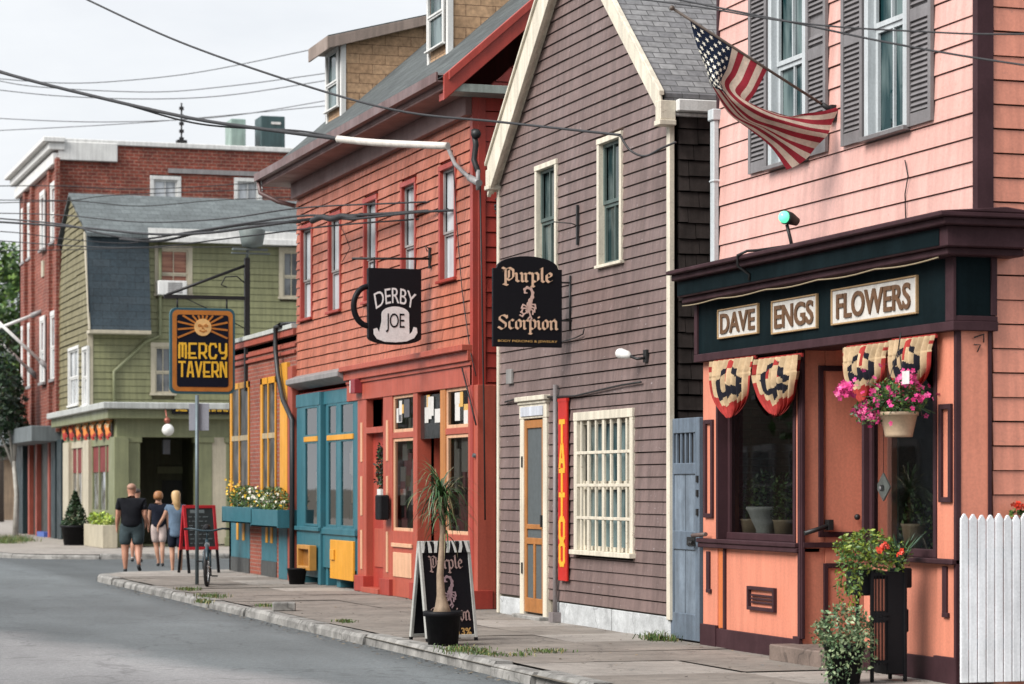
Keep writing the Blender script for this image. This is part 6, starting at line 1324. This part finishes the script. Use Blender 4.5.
# ================= people
def skin(name, pts, edges, mat, parent, M, sub=2, root=0):
    """one continuous skinned surface grown over a joint graph; pts are (x, y, z, r) in the figure's own frame"""
    K = 10.0
    me = bpy.data.meshes.new(name); me.from_pydata([Vector(p[:3])*K for p in pts], edges, []); o = bpy.data.objects.new(name, me); C.objects.link(o)
    md = o.modifiers.new('s', 'SKIN'); md.use_smooth_shade = True
    for i, p in enumerate(pts):
        sv = me.skin_vertices[0].data[i]; r = p[3]; r = r if isinstance(r, tuple) else (r, r); sv.radius = (r[0]*K, r[1]*K); sv.use_root = (i == root)
    o.modifiers.new('u', 'SUBSURF').levels = sub
    dg = bpy.context.evaluated_depsgraph_get(); dg.update(); nm = bpy.data.meshes.new_from_object(o.evaluated_get(dg))
    bpy.data.objects.remove(o); bpy.data.meshes.remove(me); nm.name = name; nm.materials.clear(); nm.materials.append(mat)
    for v in nm.vertices:   # a trunk is wider than it is deep
        q = v.co/K; k = 1.0
        if .36 < q.z < .84 and abs(q.x) < .14: k = 1-.26*min(1, (q.z-.36)/.1)*min(1, (.84-q.z)/.05)
        v.co = M @ Vector((q.x, q.y*k, q.z))
    for p in nm.polygons: p.use_smooth = True
    n = bpy.data.objects.new(name, nm); C.objects.link(n); n.parent = parent; return n
def chain(P, E, start, pts):
    prev = start
    for p in pts: P.append(p); E.append((prev, len(P)-1)); prev = len(P)-1
    return prev
def person(label, loc, yaw, H, wide, skinm, shirtm, legm, shoem, hairm, hair, la, ra, ll, rl, sleeve=.55, leglen=.5, sock=None, sleeveless=False):
    """figure frame: x right, y forward (walking away), z up; heights as fractions of H; la/ra = elbow and hand, ll/rl = knee and ankle"""
    t = thing('person', label, 'person', loc); M = Matrix.Rotation(yaw, 3, 'Z') @ Matrix.Diagonal((H, H, H)); w = wide
    P = [(0, 0, .53, .074*w)]; E = []
    ch = chain(P, E, 0, [(0, .0, .60, .078*w), (0, .0, .69, .086*w), (0, -.004, .765, .084*w), (0, -.002, .815, .05)])
    nk = chain(P, E, ch, [(0, .006, .85, .036), (0, .014, .885, .045), (0, .02, .925, .056), (0, .018, .962, .052), (0, .014, .985, .03)])
    def hand(st, h, sx):
        q = Vector(h); pm = chain(P, E, st, [(q.x, q.y, q.z, .015), (q.x+sx*.002, q.y+.004, q.z-.026, .019)]); b_ = P[pm]
        for k in range(4):
            fy = (k-1.5)*.011; chain(P, E, pm, [(b_[0], b_[1]+fy, b_[2]-.022, .0062), (b_[0]-sx*.006, b_[1]+fy*1.1+.004, b_[2]-.048+.004*abs(k-1.4), .005)])
        chain(P, E, pm, [(b_[0]-sx*.004, b_[1]+.02, b_[2]-.004, .007), (b_[0]-sx*.004, b_[1]+.03, b_[2]-.022, .0055)])
    for sx, (el, hd) in ((-1, la), (1, ra)):
        sh = chain(P, E, 3, [(sx*.098*w, -.004, .79, .038*w)]); e = chain(P, E, sh, [(sx*.11*w+(el[0]-sx*.11*w)*.5, (el[1])*.5, .71, .03*w), (el[0], el[1], el[2], .024*w)]); f = chain(P, E, e, [((el[0]+hd[0])/2, (el[1]+hd[1])/2, (el[2]+hd[2])/2, .023*w)]); hand(f, hd, sx)
    feet = []
    for sx, (kn, an) in ((-1, ll), (1, rl)):
        hp = chain(P, E, 0, [(sx*.05*w, 0, .49, .062*w), (sx*.055*w+(kn[0]-sx*.055*w)*.5, kn[1]*.5, .39, .052*w), (*kn, .035*w)]); ca = chain(P, E, hp, [(kn[0]+(an[0]-kn[0])*.35, kn[1]+(an[1]-kn[1])*.35-.012, kn[2]+(an[2]-kn[2])*.35, .034*w), (an[0], an[1], an[2]+.03, .02*w), (an[0], an[1], an[2], .021)]); chain(P, E, ca, [(an[0]+sx*.01, an[1]+.06, an[2]-.012, .018)]); feet.append((sx, an))
    skin('body', P, E, skinm, t, M, 2)
    # shirt
    P2 = [(0, 0, leglen-.07, .098*w), (0, 0, leglen-.02, .106*w)]; E2 = [(0, 1)]; c2 = chain(P2, E2, 1, [(0, 0, .6, .102*w), (0, 0, .69, .104*w), (0, -.004, .77, .09*w), (0, -.002, .83, .05)])
    for sx, (el, hd) in ((-1, la), (1, ra)):
        k = sleeve; a = (sx*.102*w, -.004, .792); b_ = (a[0]+(el[0]-a[0])*k, a[1]+(el[1]-a[1])*k, a[2]+(el[2]-a[2])*k); s = chain(P2, E2, 4, [(*a, .043*w)])
        chain(P2, E2, s, [((a[0]+b_[0])/2, (a[1]+b_[1])/2, (a[2]+b_[2])/2, .04*w), (*b_, .037*w)])
    skin('shirt', P2, E2, shirtm, t, M, 2)
    P3 = [(0, 0, .62, .08*w), (0, 0, .53, .098*w)]; E3 = [(0, 1)]
    for sx, (kn, an) in ((-1, ll), (1, rl)):
        k = .92 if leglen > .4 else .6; chain(P3, E3, 1, [(sx*.052*w, 0, .49, .07*w), (sx*.055*w+(kn[0]-sx*.055*w)*.55, kn[1]*.55, .39, .062*w), (sx*.055*w+(kn[0]-sx*.055*w)*k, kn[1]*k, .49+(kn[2]-.49)*k, .056*w)])
    skin('shorts', P3, E3, legm, t, M, 2)
    for sx, an in feet:
        up = an[2]-.03; P4 = [(an[0], an[1]-.022, up+.02, .024), (an[0]+sx*.004, an[1]+.03, up+.012-(.03 if up > .04 else 0), .024), (an[0]+sx*.01, an[1]+.085, up+.006-(.05 if up > .04 else 0), .019)]; P4 = [(a, b_, max(c, .016), r_) for a, b_, c, r_ in P4]
        skin('shoe', P4, [(0, 1), (1, 2)], shoem, t, M, 1)
        if sock: skin('sock', [(an[0], an[1], an[2]-.0, .026), (an[0], an[1], an[2]+.035, .025)], [(0, 1)], sock, t, M, 1)
    if hair == 'crop':
        skin('hair', [(0, .006, .915, .044), (0, .006, .945, .058), (0, .01, .972, .05), (0, .012, .992, .02)], [(0, 1), (1, 2), (2, 3)], hairm, t, M, 2)
    elif hair == 'long':
        skin('hair', [(0, .014, .982, .04), (0, .0, .955, .062), (0, -.022, .9, .058), (.01, -.035, .84, .046), (.022, -.045, .78, .04), (.03, -.05, .74, .025)], [(i, i+1) for i in range(5)], hairm, t, M, 2)
    elif hair == 'bob':
        skin('hair', [(0, .014, .985, .042), (0, .0, .955, .068), (-.005, -.014, .905, .07), (-.005, -.02, .868, .055)], [(i, i+1) for i in range(3)], hairm, t, M, 2)
    for sx in (-1, 1):
        pass
    return t
def fabric(n, c): return paint(n, c, .85, .3, .0, 7, .2, .2, None, 0, False)
SK = plain('skin_tone', (.48, .235, .155), .5); SK2 = plain('skin_tan', (.5, .27, .18), .5)
BLKF = fabric('black_shirt', (.008, .009, .013)); SHO = fabric('slate_shorts', (.05, .072, .08)); NVY = fabric('navy_cloth', (.01, .013, .025)); BLUF = fabric('chambray_blue', (.13, .19, .27)); WHF = fabric('white_cloth', (.55, .45, .42)); SHOE = plain('dark_shoe', (.02, .022, .025), .6); SHP = plain('pale_shoe', (.5, .42, .38), .6)
HBLD = plain('hair_blond', (.55, .36, .17), .5); HRED = plain('hair_auburn', (.33, .14, .05), .5); HDRK = plain('hair_dark', (.05, .04, .035), .5); HCROP = plain('hair_cropped', (.36, .2, .14), .6)
ZR_ = -.12
AY = -TH  # walking straight up the street, slightly along the view
pm = PD(131.5, HZ+F*(EYE-ZR_)/50.9, 50.9); pm.z = ZR_
person('man walking away in a black t-shirt and slate grey shorts, holding a hand', tuple(pm), AY*.8, 1.86, 1.22, SK, BLKF, SHO, SHOE, HCROP, 'crop', ((-.142, -.03, .64), (-.158, .0, .52)), ((.142, -.02, .645), (.178, .035, .545)), ((-.07, .01, .285), (-.065, -.01, .055)), ((.07, .03, .29), (.085, -.085, .11)), .72, .57)
pb = PD(176, HZ+F*(EYE-ZR_)/50.6, 50.6); pb.z = ZR_
person('woman walking away with long blond hair, blue shirt and dark shorts, holding hands', tuple(pb), AY*.8, 1.72, .92, SK2, BLUF, NVY, SHP, HBLD, 'long', ((-.15, .02, .665), (-.215, .05, .565)), ((.12, .0, .63), (.125, .02, .5)), ((-.045, .02, .285), (-.04, .0, .045)), ((.05, .0, .285), (.055, -.02, .045)), .35, .5)
pc = PD(158.5, HZ+F*(EYE-ZR_)/55.5, 55.5); pc.z = ZR_
person('woman ahead with auburn hair, navy top and white shorts, walking away', tuple(pc), AY*.8+.1, 1.7, .95, SK2, NVY, WHF, SHOE, HRED, 'bob', ((-.12, .02, .64), (-.13, .03, .52)), ((.12, .0, .63), (.13, .02, .5)), ((-.03, .03, .285), (.0, .02, .045)), ((.05, .0, .285), (.05, -.03, .045)), .4, .57)
pd_ = PD(136.5, HZ+F*(EYE-ZR_)/58.5, 58.5); pd_.z = ZR_
person('dark haired walker in white socks mostly hidden ahead of the man in black', tuple(pd_), AY*.8, 1.76, .95, SK, SHO, SHO, SHOE, HDRK, 'crop', ((-.12, .02, .64), (-.11, .06, .52)), ((.12, .0, .63), (.11, .05, .52)), ((-.05, .0, .285), (-.05, -.03, .05)), ((.05, .03, .285), (.05, .03, .045)), .5, .57, WHITE)
# ================= sandwich boards, plant, bicycle, pole
CHALK = concrete('chalkboard', (.028, .034, .036), 3, .3, .7); FRED = paint('board_red', (.5, .02, .03), .4, .15, .1, 5)
def aframe_axes(yaw):   # board facing roughly towards the camera, turned by yaw
    c = Vector((sn, cs, 0)); r = Vector((cs, -sn, 0)); n = -c*math.cos(yaw)+r*math.sin(yaw); a = r*math.cos(yaw)+c*math.sin(yaw); return a.normalized(), n.normalized()
def sandwich(name, label, px, py, w, h, lean, yaw, fm, pm_, leg, edge=.05):
    d = F*EYE/(py-HZ); base = PD(px, py, d); base.z = 0; a, n = aframe_axes(yaw); t = thing(name, label, 'sandwich board', tuple(base))
    up = (Vector((0, 0, h))-n*lean); top = base+up; upn = up.normalized(); o = a.cross(upn).normalized(); 
    if o.dot(n) < 0: o = -o
    def bar(mb, p, q, wd, th, side): 
        c = (p+q)/2; l = (q-p); mb.obox(c, l/2, side*wd/2, o*th/2)
    for sg, nm in ((1, 'front_frame'), (-1, 'rear_frame')):
        b0 = base if sg > 0 else base-n*lean*2; u = up if sg > 0 else Vector((0, 0, h))+n*lean; un = u.normalized(); oo = n if sg > 0 else -n
        f = MB()
        for s in (-1, 1): f.obox(b0+a*s*(w/2-edge/2)+u*(leg+1)/2, u*(1-leg)/2, a*edge/2, oo*.02)
        f.obox(b0+u*(1-.0)-un*edge/2, a*(w/2-edge), un*edge/2, oo*.019); f.obox(b0+u*leg+un*edge/2, a*(w/2-edge), un*edge/2, oo*.019)
        fo = f.build(nm, fm, t, .004); p = MB(); p.obox(b0+u*(leg+1)/2, u*((1-leg)/2-.03), a*(w/2-edge*.8), oo*.006); p.build('panel', pm_, fo)
        for s in (-1, 1):
            if leg > 0: l = MB(); l.obox(b0+a*s*(w/2-edge/2)+u*leg/2, u*leg/2, a*edge*.4, oo*.018); l.build('leg', BLACK, t)
    return t, base, a, up, o
t, b0, a, up, o = sandwich('chalkboard_sign', 'red framed chalkboard sandwich board behind the parked bicycle', 204, 573, .68, 1.3, .24, .55, FRED, CHALK, .34, .06)
WCH = plain('chalk', (.5, .55, .55), .8); m = MB(); lf = 0
rnd = random.Random(9); un = up.normalized(); F_ = lambda x, y, q: b0+a*x+up*y+o*(.012+q)
m.prism([F_(-.2, .88, 0), F_(.1, .88, 0), F_(.1, .93, 0), F_(-.2, .93, 0)], o*.003)
for k in range(7):
    x = -.24; y = .82-.065*k
    while x < .15: l = rnd.uniform(.03, .12); m.prism([F_(x, y, 0), F_(x+l, y, 0), F_(x+l, y+.012, 0), F_(x, y+.012, 0)], o*.003); x += l+.04
m.build('chalk_marks', plain('chalk_dim', (.16, .19, .2), .8), t)
t, b0, a, up, o = sandwich('sandwich_board', 'black sandwich board with white sides and a painted scorpion behind the potted palm', 452, 641, .62, 1.07, .2, .5, paint('aged_white_frame', (.5, .5, .47), .5, .2, .25, 5), SGB, .03, .035)
F_ = lambda x, y, q: b0+a*x+up*y+o*(.008+q)
class UV:
    pass
def onb(cx, cy): return lambda x, y, q: b0+a*(cx+x)+up.normalized()*(cy*up.length+y)+o*(.007+q)
m = MB(); put_black(m, 'Purple', onb(0, .72), .4, .095); put_black(m, 'Scorpion', onb(0, .2), .48, .1); m.build('lettering', plain('faded_peach', (.36, .24, .22), .6), t)
m = MB(); scorpion(m, onb(.02, .5), .2); m.build('scorpion_emblem', plain('faded_lilac', (.3, .2, .22), .6), t); m = MB(); put_text(m, '13%', onb(.16, .09), .16, .08, .02, .004); m.build('small_lettering', GLD, t)
m = MB(); ZW = [plain('zebra_white', (.66, .66, .63), .6), BLACK]
for k in range(15):
    x0 = -.28+.0375*k; m.c = 0 if k % 2 == 0 else 1; sl = .03*math.sin(k*1.7); m.obox(b0+a*(x0+.019)+up*.935+o*(.02+.0004*k), a*.0187+up*.0, (up.normalized()*.062+a*sl*.6), o*.004)
m.build('striped_header', ZW, t)
m = MB(); bb = b0+o*0
# potted ponytail palm in front
d = F*EYE/(645-HZ); pp = PD(443, 645, d); pp.z = 0; t = thing('potted_palm', 'ponytail palm with a swollen trunk in a black pot at the kerb', 'potted plant', tuple(pp))
s = d/F; m = MB(); m.lathe([(.01, 0), (15*s, 0), (18*s, 29*s), (20*s, 29*s), (20*s, 34*s), (17*s, 34*s), (16.5*s, 28*s)], tuple(pp), 28); m.build('pot', BLACK, t, 0)
m = MB(); m.lathe([(.01, 27*s), (16.5*s, 27*s), (16*s, 27.5*s)], tuple(pp), 20); m.build('soil', EARTH, t)
m = MB(); z = lambda py: EYE+(HZ-py)/F*d; pts = [pp+Vector((0, 0, z(y)))+Vector((cs, -sn, 0))*((x-443)*s) for x, y in ((442, 617), (442, 606), (441, 595), (440, 575), (442, 550), (443, 530), (441, 505), (441, 495))]; m.tube(pts, [11*s, 7*s, 4.4*s, 3.6*s, 3.2*s, 3*s, 2.8*s, 2.4*s], 10); m.build('trunk', paint('palm_bark', (.4, .29, .2), .75, .3, .3, 6), t)
m = MB()
def strap(mb, p, dirv, l, w, fall):
    q = Vector(p); dv = Vector(dirv).normalized(); side = dv.cross(Vector((0, 0, 1))); side = side.normalized() if side.length > .01 else Vector((1, 0, 0)); n = 7; st = l/n; mb.c = random.choice((0, 0, 0, 1, 1, 2))
    for k in range(n):
        dn = (dv+Vector((0, 0, -fall*(k+1)/n))).normalized(); q2 = q+dn*st; w0, w1 = w*(1-(k/n)**2*.9), w*(1-((k+1)/n)**2*.95); mb.face([q-side*w0, q+side*w0, q2+side*w1, q2-side*w1]); q = q2; dv = dn
for (c, n_, l0, l1) in ((pts[-1], 120, .28, .6), (pts[-2]+Vector((.03, 0, -.05)), 60, .3, .6), (pts[-3]+Vector((.02, 0, .0)), 26, .25, .5)):
    for k in range(n_): w = random.uniform(0, 2*PI); e = random.uniform(-.15, 1.35); strap(m, c+Vector((random.gauss(0, .02), random.gauss(0, .02), random.gauss(0, .04))), (math.cos(w)*math.cos(e), math.sin(w)*math.cos(e), math.sin(e)), random.uniform(l0, l1), .009, random.uniform(.35, .85))
m.build('fronds', [leafmat('palm_green', (.03, .085, .025)), leafmat('palm_light', (.07, .14, .045)), leafmat('palm_dry', (.2, .17, .08))], t)
# sign pole with the bicycle locked to it
d = 42.3; q = PD(197, 487+F*EYE/d, d); q.z = 0; t = thing('sign_pole', 'grey metal pole with a grey sign plate turned away, beside the parked bicycle', 'sign pole', tuple(q)); hz = EYE+(HZ-395)/F*d
m = MB(); m.tube([q, q+Vector((0, 0, hz))], .032, 8); m.build('pole', paint('galvanised', (.13, .17, .19), .45, .2, .1, 4, metal=.3), t)
m = MB(); e = Vector((cs, -sn, 0)); c = q+Vector((.04, .03, EYE+(HZ-417)/F*d)); m.obox(c, e*.17, Vector((sn, cs, 0))*.004, Vector((0, 0, .23))); m.build('plate', paint('plate_grey', (.27, .28, .32), .5, .1, .1, 4), t, .004)
d = 41.4; wb = PD(207, 487+F*EYE/d, d); wb.z = 0; fwd = Vector((-sn, -cs, 0)); fwd = (Matrix.Rotation(math.radians(7), 3, 'Z') @ fwd); sd = Vector((-fwd.y, fwd.x, 0))
t = thing('bicycle', 'dark bicycle parked nose on with wide handlebars, locked to the grey pole', 'bicycle', tuple(wb)); R_ = .33
fc = wb+Vector((0, 0, R_)); rc = fc-fwd*1.05; TY = plain('tyre', (.018, .018, .02), .7); STL = plain('steel', (.45, .46, .47), .3, .8); BFR = plain('bicycle_frame', (.02, .045, .06), .35)
for c in (fc, rc):
    st = sd if c is rc else (Matrix.Rotation(math.radians(-6), 3, 'Z') @ sd)
    m = MB(); m.torus(c, st, R_-.028, .031, 40, 8); wh = m.build('wheel', TY, t); m = MB(); m.torus(c, st, R_-.05, .012, 40, 6); m.tube([c-st*.05, c+st*.05], .022, 8)
    ax = st.orthogonal().normalized(); bx = st.cross(ax)
    for k in range(20): w = 2*PI*k/20; m.tube([c+st*(.03 if k % 2 else -.03), c+(ax*math.cos(w)+bx*math.sin(w))*(R_-.05)], .0022, 3, False)
    m.build('rim', STL, wh)
up_ = Vector((0, 0, 1)); hd = fc-fwd*.2+up_*.42; hb = fc-fwd*.14+up_*.28; bb_ = rc+fwd*.45-up_*.05; st_ = bb_-fwd*.13+up_*.5
m = MB(); m.tube([hb, hd+up_*.02], .032); m.tube([hb, bb_], .024); m.tube([hd, st_+up_*-.06], .017); m.tube([bb_, st_], .018)
for s in (-1, 1): m.tube([bb_+sd*s*.04, rc+sd*s*.055], .011); m.tube([st_-up_*.05, rc+sd*s*.055], .009)
m.build('frame', BFR, t)
m = MB()
for s in (-1, 1): m.tube([hb+sd*s*.03, hb+sd*s*.055+fwd*.03-up_*.05, fc+sd*s*.055], .018)
m.build('fork', BFR, t)
m = MB(); m.tube([hd, hd+up_*.16+fwd*.02], .014); hh = hd+up_*.17+fwd*.04; m.tube([hh-sd*.36-fwd*.12+up_*.03, hh-sd*.26+up_*.04, hh-sd*.08, hh+sd*.08, hh+sd*.26+up_*.04, hh+sd*.36-fwd*.12+up_*.03], .017); m.build('handlebar', BFR, t)
for s in (-1, 1): m = MB(); m.tube([hh+sd*s*.3-fwd*.06+up_*.035, hh+sd*s*.375-fwd*.13+up_*.03], .02); m.build('grip', BLACK, t)
m = MB(); sa = st_+up_*.14; m.tube([st_, sa], .014); m.tube([sa-fwd*.13+up_*.03, sa+up_*.035, sa+fwd*.14+up_*.02], [.075, .055, .022], 10); m.build('saddle', BLACK, t)
m = MB(); m.tube([bb_-sd*.06, bb_+sd*.06], .03); m.torus(bb_+sd*.05, sd, .085, .008, 24, 5)
for s in (-1, 1): k = bb_+sd*s*.07+(fwd*.12-up_*.12)*s; m.tube([bb_+sd*s*.065, k], .011); m.obox(k+sd*s*.06, sd*.05, fwd*.035, up_*.012)
m.build('crank', IRON, t)
m = MB(); pts = [fc+(fwd*math.cos(w)+up_*math.sin(w))*(R_+.025) for w in [math.radians(20+10*k) for k in range(13)]]; m.tube(pts, .03, 6); m.build('mudguard', BFR, t); m = MB(); c = hb+fwd*.1+up_*.08; m.tube([c, c+fwd*.06], [.03, .045], 10); m.build('headlight', STL, t)
# loose brick
q = PD(284, 611, F*EYE/(611-HZ)); q.z = 0; t = MB(); t.obox(q+Vector((0, 0, .06)), Vector((.15, -.03, 0)), Vector((.02, .11, .0)), Vector((0, 0, .06))); tag(t.build('loose_stone', GRAN, None, .015), 'loose grey granite block lying on the sidewalk near the kerb', 'stone')
# ================= overhead wires
WIR = plain('wire_black', (.025, .025, .028), .6)
def wire(label, pts, r, name='power_line', mat=None, cat='wire', group='overhead wires'):
    """pts: (px, py, distance); a smooth cable through them in space"""
    V = [PD(*p) for p in pts]; out = []
    for i in range(len(V)-1):
        p0, p1, p2, p3 = V[max(i-1, 0)], V[i], V[i+1], V[min(i+2, len(V)-1)]
        for k in range(10): out.append(cr(p0, p1, p2, p3, k/10))
    out.append(V[-1]); m = MB(); m.tube(out, r, 6); o = m.build(name, mat or WIR); tag(o, label, cat, group); return o
wire('thick service cable running from the top left sky down to the purple gable', [(60, -14, 42), (90, 1, 41), (180, 42, 38), (300, 84, 34), (400, 111, 31.5), (500, 122, 29.2), (620, 135, 26.4)], .016)
wire('looping black cable end beside the upper purple window', [(620, 135, 26.4), (630, 150, 26.3), (645, 156, 26.2), (662, 148, 25.9), (676, 142, 25.8)], .012)
wire('heavy black cable dipping from the left edge to the pale cable sleeve', [(-20, 66, 44), (0, 72, 43.5), (60, 88, 42), (180, 116, 39), (255, 128, 37), (340, 139, 35)], .03)
wire('second strand twisted beside the heavy cable to the sleeve', [(-20, 64, 44.1), (30, 80, 42.8), (120, 103, 40.6), (200, 124, 38.6), (300, 131, 36), (345, 140, 34.9)], .016)
wire('pale insulating sleeve over the cable below the red eave', [(338, 139, 35), (380, 143, 34.4), (448, 146, 33.6)], .055, 'cable_sleeve', paint('sleeve_white', (.66, .62, .57), .5, .1, .15, 3), 'cable sleeve')
wire('heavy bundled line crossing level in front of the red upper windows', [(-20, 221, 60), (0, 222, 58), (75, 227, 54), (150, 234, 49), (205, 233, 46), (260, 226, 43), (330, 217, 40), (400, 213, 37), (497, 206, 34)], .027)
wire('second strand sagging under the level bundle past the red windows', [(-20, 217, 60), (60, 224, 55), (100, 233, 52), (140, 239, 50), (190, 232, 47), (300, 216, 41), (350, 219, 39), (420, 212, 36), (497, 209, 34)], .02)
for lb, p in (('uppermost thin line across the pale sky to the tan dormer', [(-10, 78, 80), (60, 83, 80), (120, 81, 80), (200, 72, 80), (300, 52, 80), (335, 44, 80)]), ('thin sky line just under the uppermost one, ending at the dormer', [(-10, 79, 80), (40, 87, 80), (150, 92, 80), (230, 86, 80), (335, 72, 80)]), ('third thin sky line, lowest of those meeting the dormer window', [(-10, 89, 80), (60, 96, 80), (150, 99, 80), (230, 95, 80), (335, 79, 80)]), ('faint thin line rising across the sky above the white cornice', [(-10, 131, 90), (150, 122, 90), (335, 105, 90)]),
              ('thin line at the level of the brick block top windows', [(-10, 186, 70), (60, 186, 70), (150, 189, 70), (297, 180, 70)]), ('thin line crossing the ridge of the tavern roof', [(-10, 200, 70), (75, 201, 70), (140, 206, 70), (220, 200, 70), (297, 197, 70)]), ('thin line from the left edge over the gable end of the tavern', [(-10, 203, 71), (30, 202, 71), (75, 200, 71), (120, 195, 71), (297, 188, 71)]), ('thin line low across the tavern mansard slate', [(-10, 251, 72), (60, 250, 72), (140, 248, 72), (297, 246, 72)]), ('thin line just above the level bundle on its way to the red house', [(-10, 213, 62), (60, 215, 58), (140, 222, 52), (220, 219, 46), (300, 208, 41), (400, 203, 37), (497, 199, 34)]), ('faint wire under the level bundle, ending at the red corner board', [(-10, 240, 62), (75, 246, 56), (150, 247, 50), (240, 237, 45), (330, 226, 40), (420, 219, 36.5), (497, 213, 34)]), ('faint topmost thin wire between the sky and the white cornice corner', [(-10, 118, 85), (100, 122, 85), (220, 117, 85), (330, 100, 85)]), ('thin slack line beneath the bundle at the left edge', [(-10, 231, 66), (20, 233, 66), (75, 240, 66), (130, 243, 66), (160, 236, 66)])):
    wire(lb, p, .014)
wire('straight thin cable across the pink upper windows at the top', [(630, -2, 24), (700, 7, 22.5), (770, 19, 21.5), (840, 27, 20.5), (930, 32, 19.5), (980, 34, 18.9), (1060, 34, 18.2)], .008)
wire('lower thin cable slanting down over the pink shutters', [(650, -6, 24), (720, 8, 22.5), (800, 24, 21.2), (880, 41, 20), (970, 57, 18.9), (1060, 70, 18)], .009)

# ================= trees at the far left
def foliage(mb, blobs, size, per):
    for (c, r, n) in blobs: leaves(mb, int(n*per), c, r, size, (0, 1, 2), .55)
def tree(name, label, base, h, crown, size, mats, bark, r0, forks):
    t = thing(name, label, 'tree', tuple(base)); m = MB(); b = Vector(base); tops = []
    m.tube([b, b+Vector((.05, .05, h*.25)), b+Vector((-.05, .1, h*.45))], [r0, r0*.8, r0*.62], 9); f0 = b+Vector((-.05, .1, h*.45))
    for (dx, dy, dz) in forks: m.tube([f0-Vector((0, 0, .2)), f0+Vector((dx*.4, dy*.4, dz*.5)), f0+Vector((dx, dy, dz))], [r0*.55, r0*.35, r0*.12], 7)
    m.build('trunk', bark, t); m = MB(); foliage(m, crown, size, 1); m.build('crown', mats, t); return t
PALE = paint('pale_bark', (.5, .48, .43), .7, .35, .2, 5); DB = plain('dark_bark', (.07, .055, .045), .8)
FG = [leafmat('tree_mid', (.06, .13, .03)), leafmat('tree_dark', (.03, .075, .022)), leafmat('tree_bright', (.13, .22, .04))]; FD = [leafmat('street_tree_mid', (.02, .05, .025)), leafmat('street_tree_dark', (.01, .028, .016)), leafmat('street_tree_pale', (.035, .075, .03))]  # each list is three leaf greens mixed at random
def at(px, py, d): return PD(px, py, d)
c = lambda px, py, d, r, n: (tuple(PD(px, py, d)), r, n)
wire('knotted splice of black cables on the level bundle before the red windows', [(312, 221, 40.2), (322, 217, 39.9), (332, 219, 39.6), (343, 216, 39.3), (352, 218, 39), (362, 215.5, 38.7)], .05, 'cable_splice')
wire('third strand looping off the level bundle near the tavern ridge', [(120, 239, 51), (160, 241, 49), (205, 231, 46.5), (250, 224, 44), (300, 222, 41.5)], .026)
b = PD(-2, 532, 118); b.z = -.1
tree('broadleaf_tree', 'tall bright green broadleaf tree beyond the brick block', b, 11, [c(-8, 300, 118, (2.3, 2.3, 1.9), 900), c(15, 300, 118, (1.1, 1.2, 2.2), 900), c(15, 352, 118, (1.1, 1.2, 1.9), 900), c(4, 380, 118, (1.4, 1.2, 1.6), 700), c(6, 262, 118, (1.1, 1.3, .9), 420), c(10, 320, 117, (1.2, 1.4, 1.6), 520), c(2, 350, 117, (1.4, 1.4, 1.2), 500), c(-25, 340, 119, (2.4, 2.4, 2.6), 700), c(14, 285, 118, (.6, .8, .7), 160)], .3, FG, DB, .3, ((1, 0, 3), (-1.4, .5, 3.4), (.2, 1, 4), (1.1, .3, 2)))
b = PD(15.5, 536, 84); b.z = 0
tree('street_tree', 'pale barked street tree with dark leaves at the far sidewalk edge', b, 5.6, [c(-10, 395, 84, (1.2, 1.1, 1.3), 800), c(8, 385, 84, (.5, .6, .7), 330), c(14, 415, 84, (.45, .5, .5), 260), c(2, 335, 84, (.5, .6, .5), 200), c(5, 425, 84, (.75, .6, .4), 260), c(-12, 440, 84.5, (1.0, .8, .8), 360), c(-2, 360, 84, (.6, .7, .6), 160), c(24, 432, 84, (.3, .3, .22), 70)], .2, FD, PALE, .105, ((.35, .1, 2.3), (-.45, .1, 2.6), (-.9, .3, 1.5), (.1, .1, 2.9)))
b = PD(-6, 520, 135); b.z = 0
tree('dark_tree', 'dark dense tree in the far distance behind the pale trunk', b, 8, [c(-10, 430, 134, (3, 2.5, 2.6), 900), c(6, 400, 134, (1.3, 1.3, 1.6), 420), c(16, 385, 134, (1.2, 1.3, 2.2), 600), c(16, 460, 134, (1.2, 1.3, 2.4), 600), c(-2, 470, 134, (2, 2, 1.6), 600)], .35, FD, DB, .3, ((1, 0, 2), (-1, 0, 2)))
q = PD(-2, 505, 125); fh = thing('distant_house', 'tan low building at the far end of the street behind the trees', 'building', (q.x, q.y, 0)); m = MB(); m.box(q.x-5, q.x+2.2, q.y, q.y+6, 0, 3.0); m.build('wall', paint('tan_wall', (.3, .22, .15), .7), fh); m = MB(); m.prism([(q.x-5.4, q.y-.3, 3.0), (q.x+2.6, q.y-.3, 3.0), (q.x-1.4, q.y-.3, 4.8)], (0, 6.6, 0)); m.build('roof', DB, fh); m = MB(); m.box(q.x-1.2, q.x-.2, q.y-.03, q.y, 1.0, 2.2); m.build('window', GD, fh)
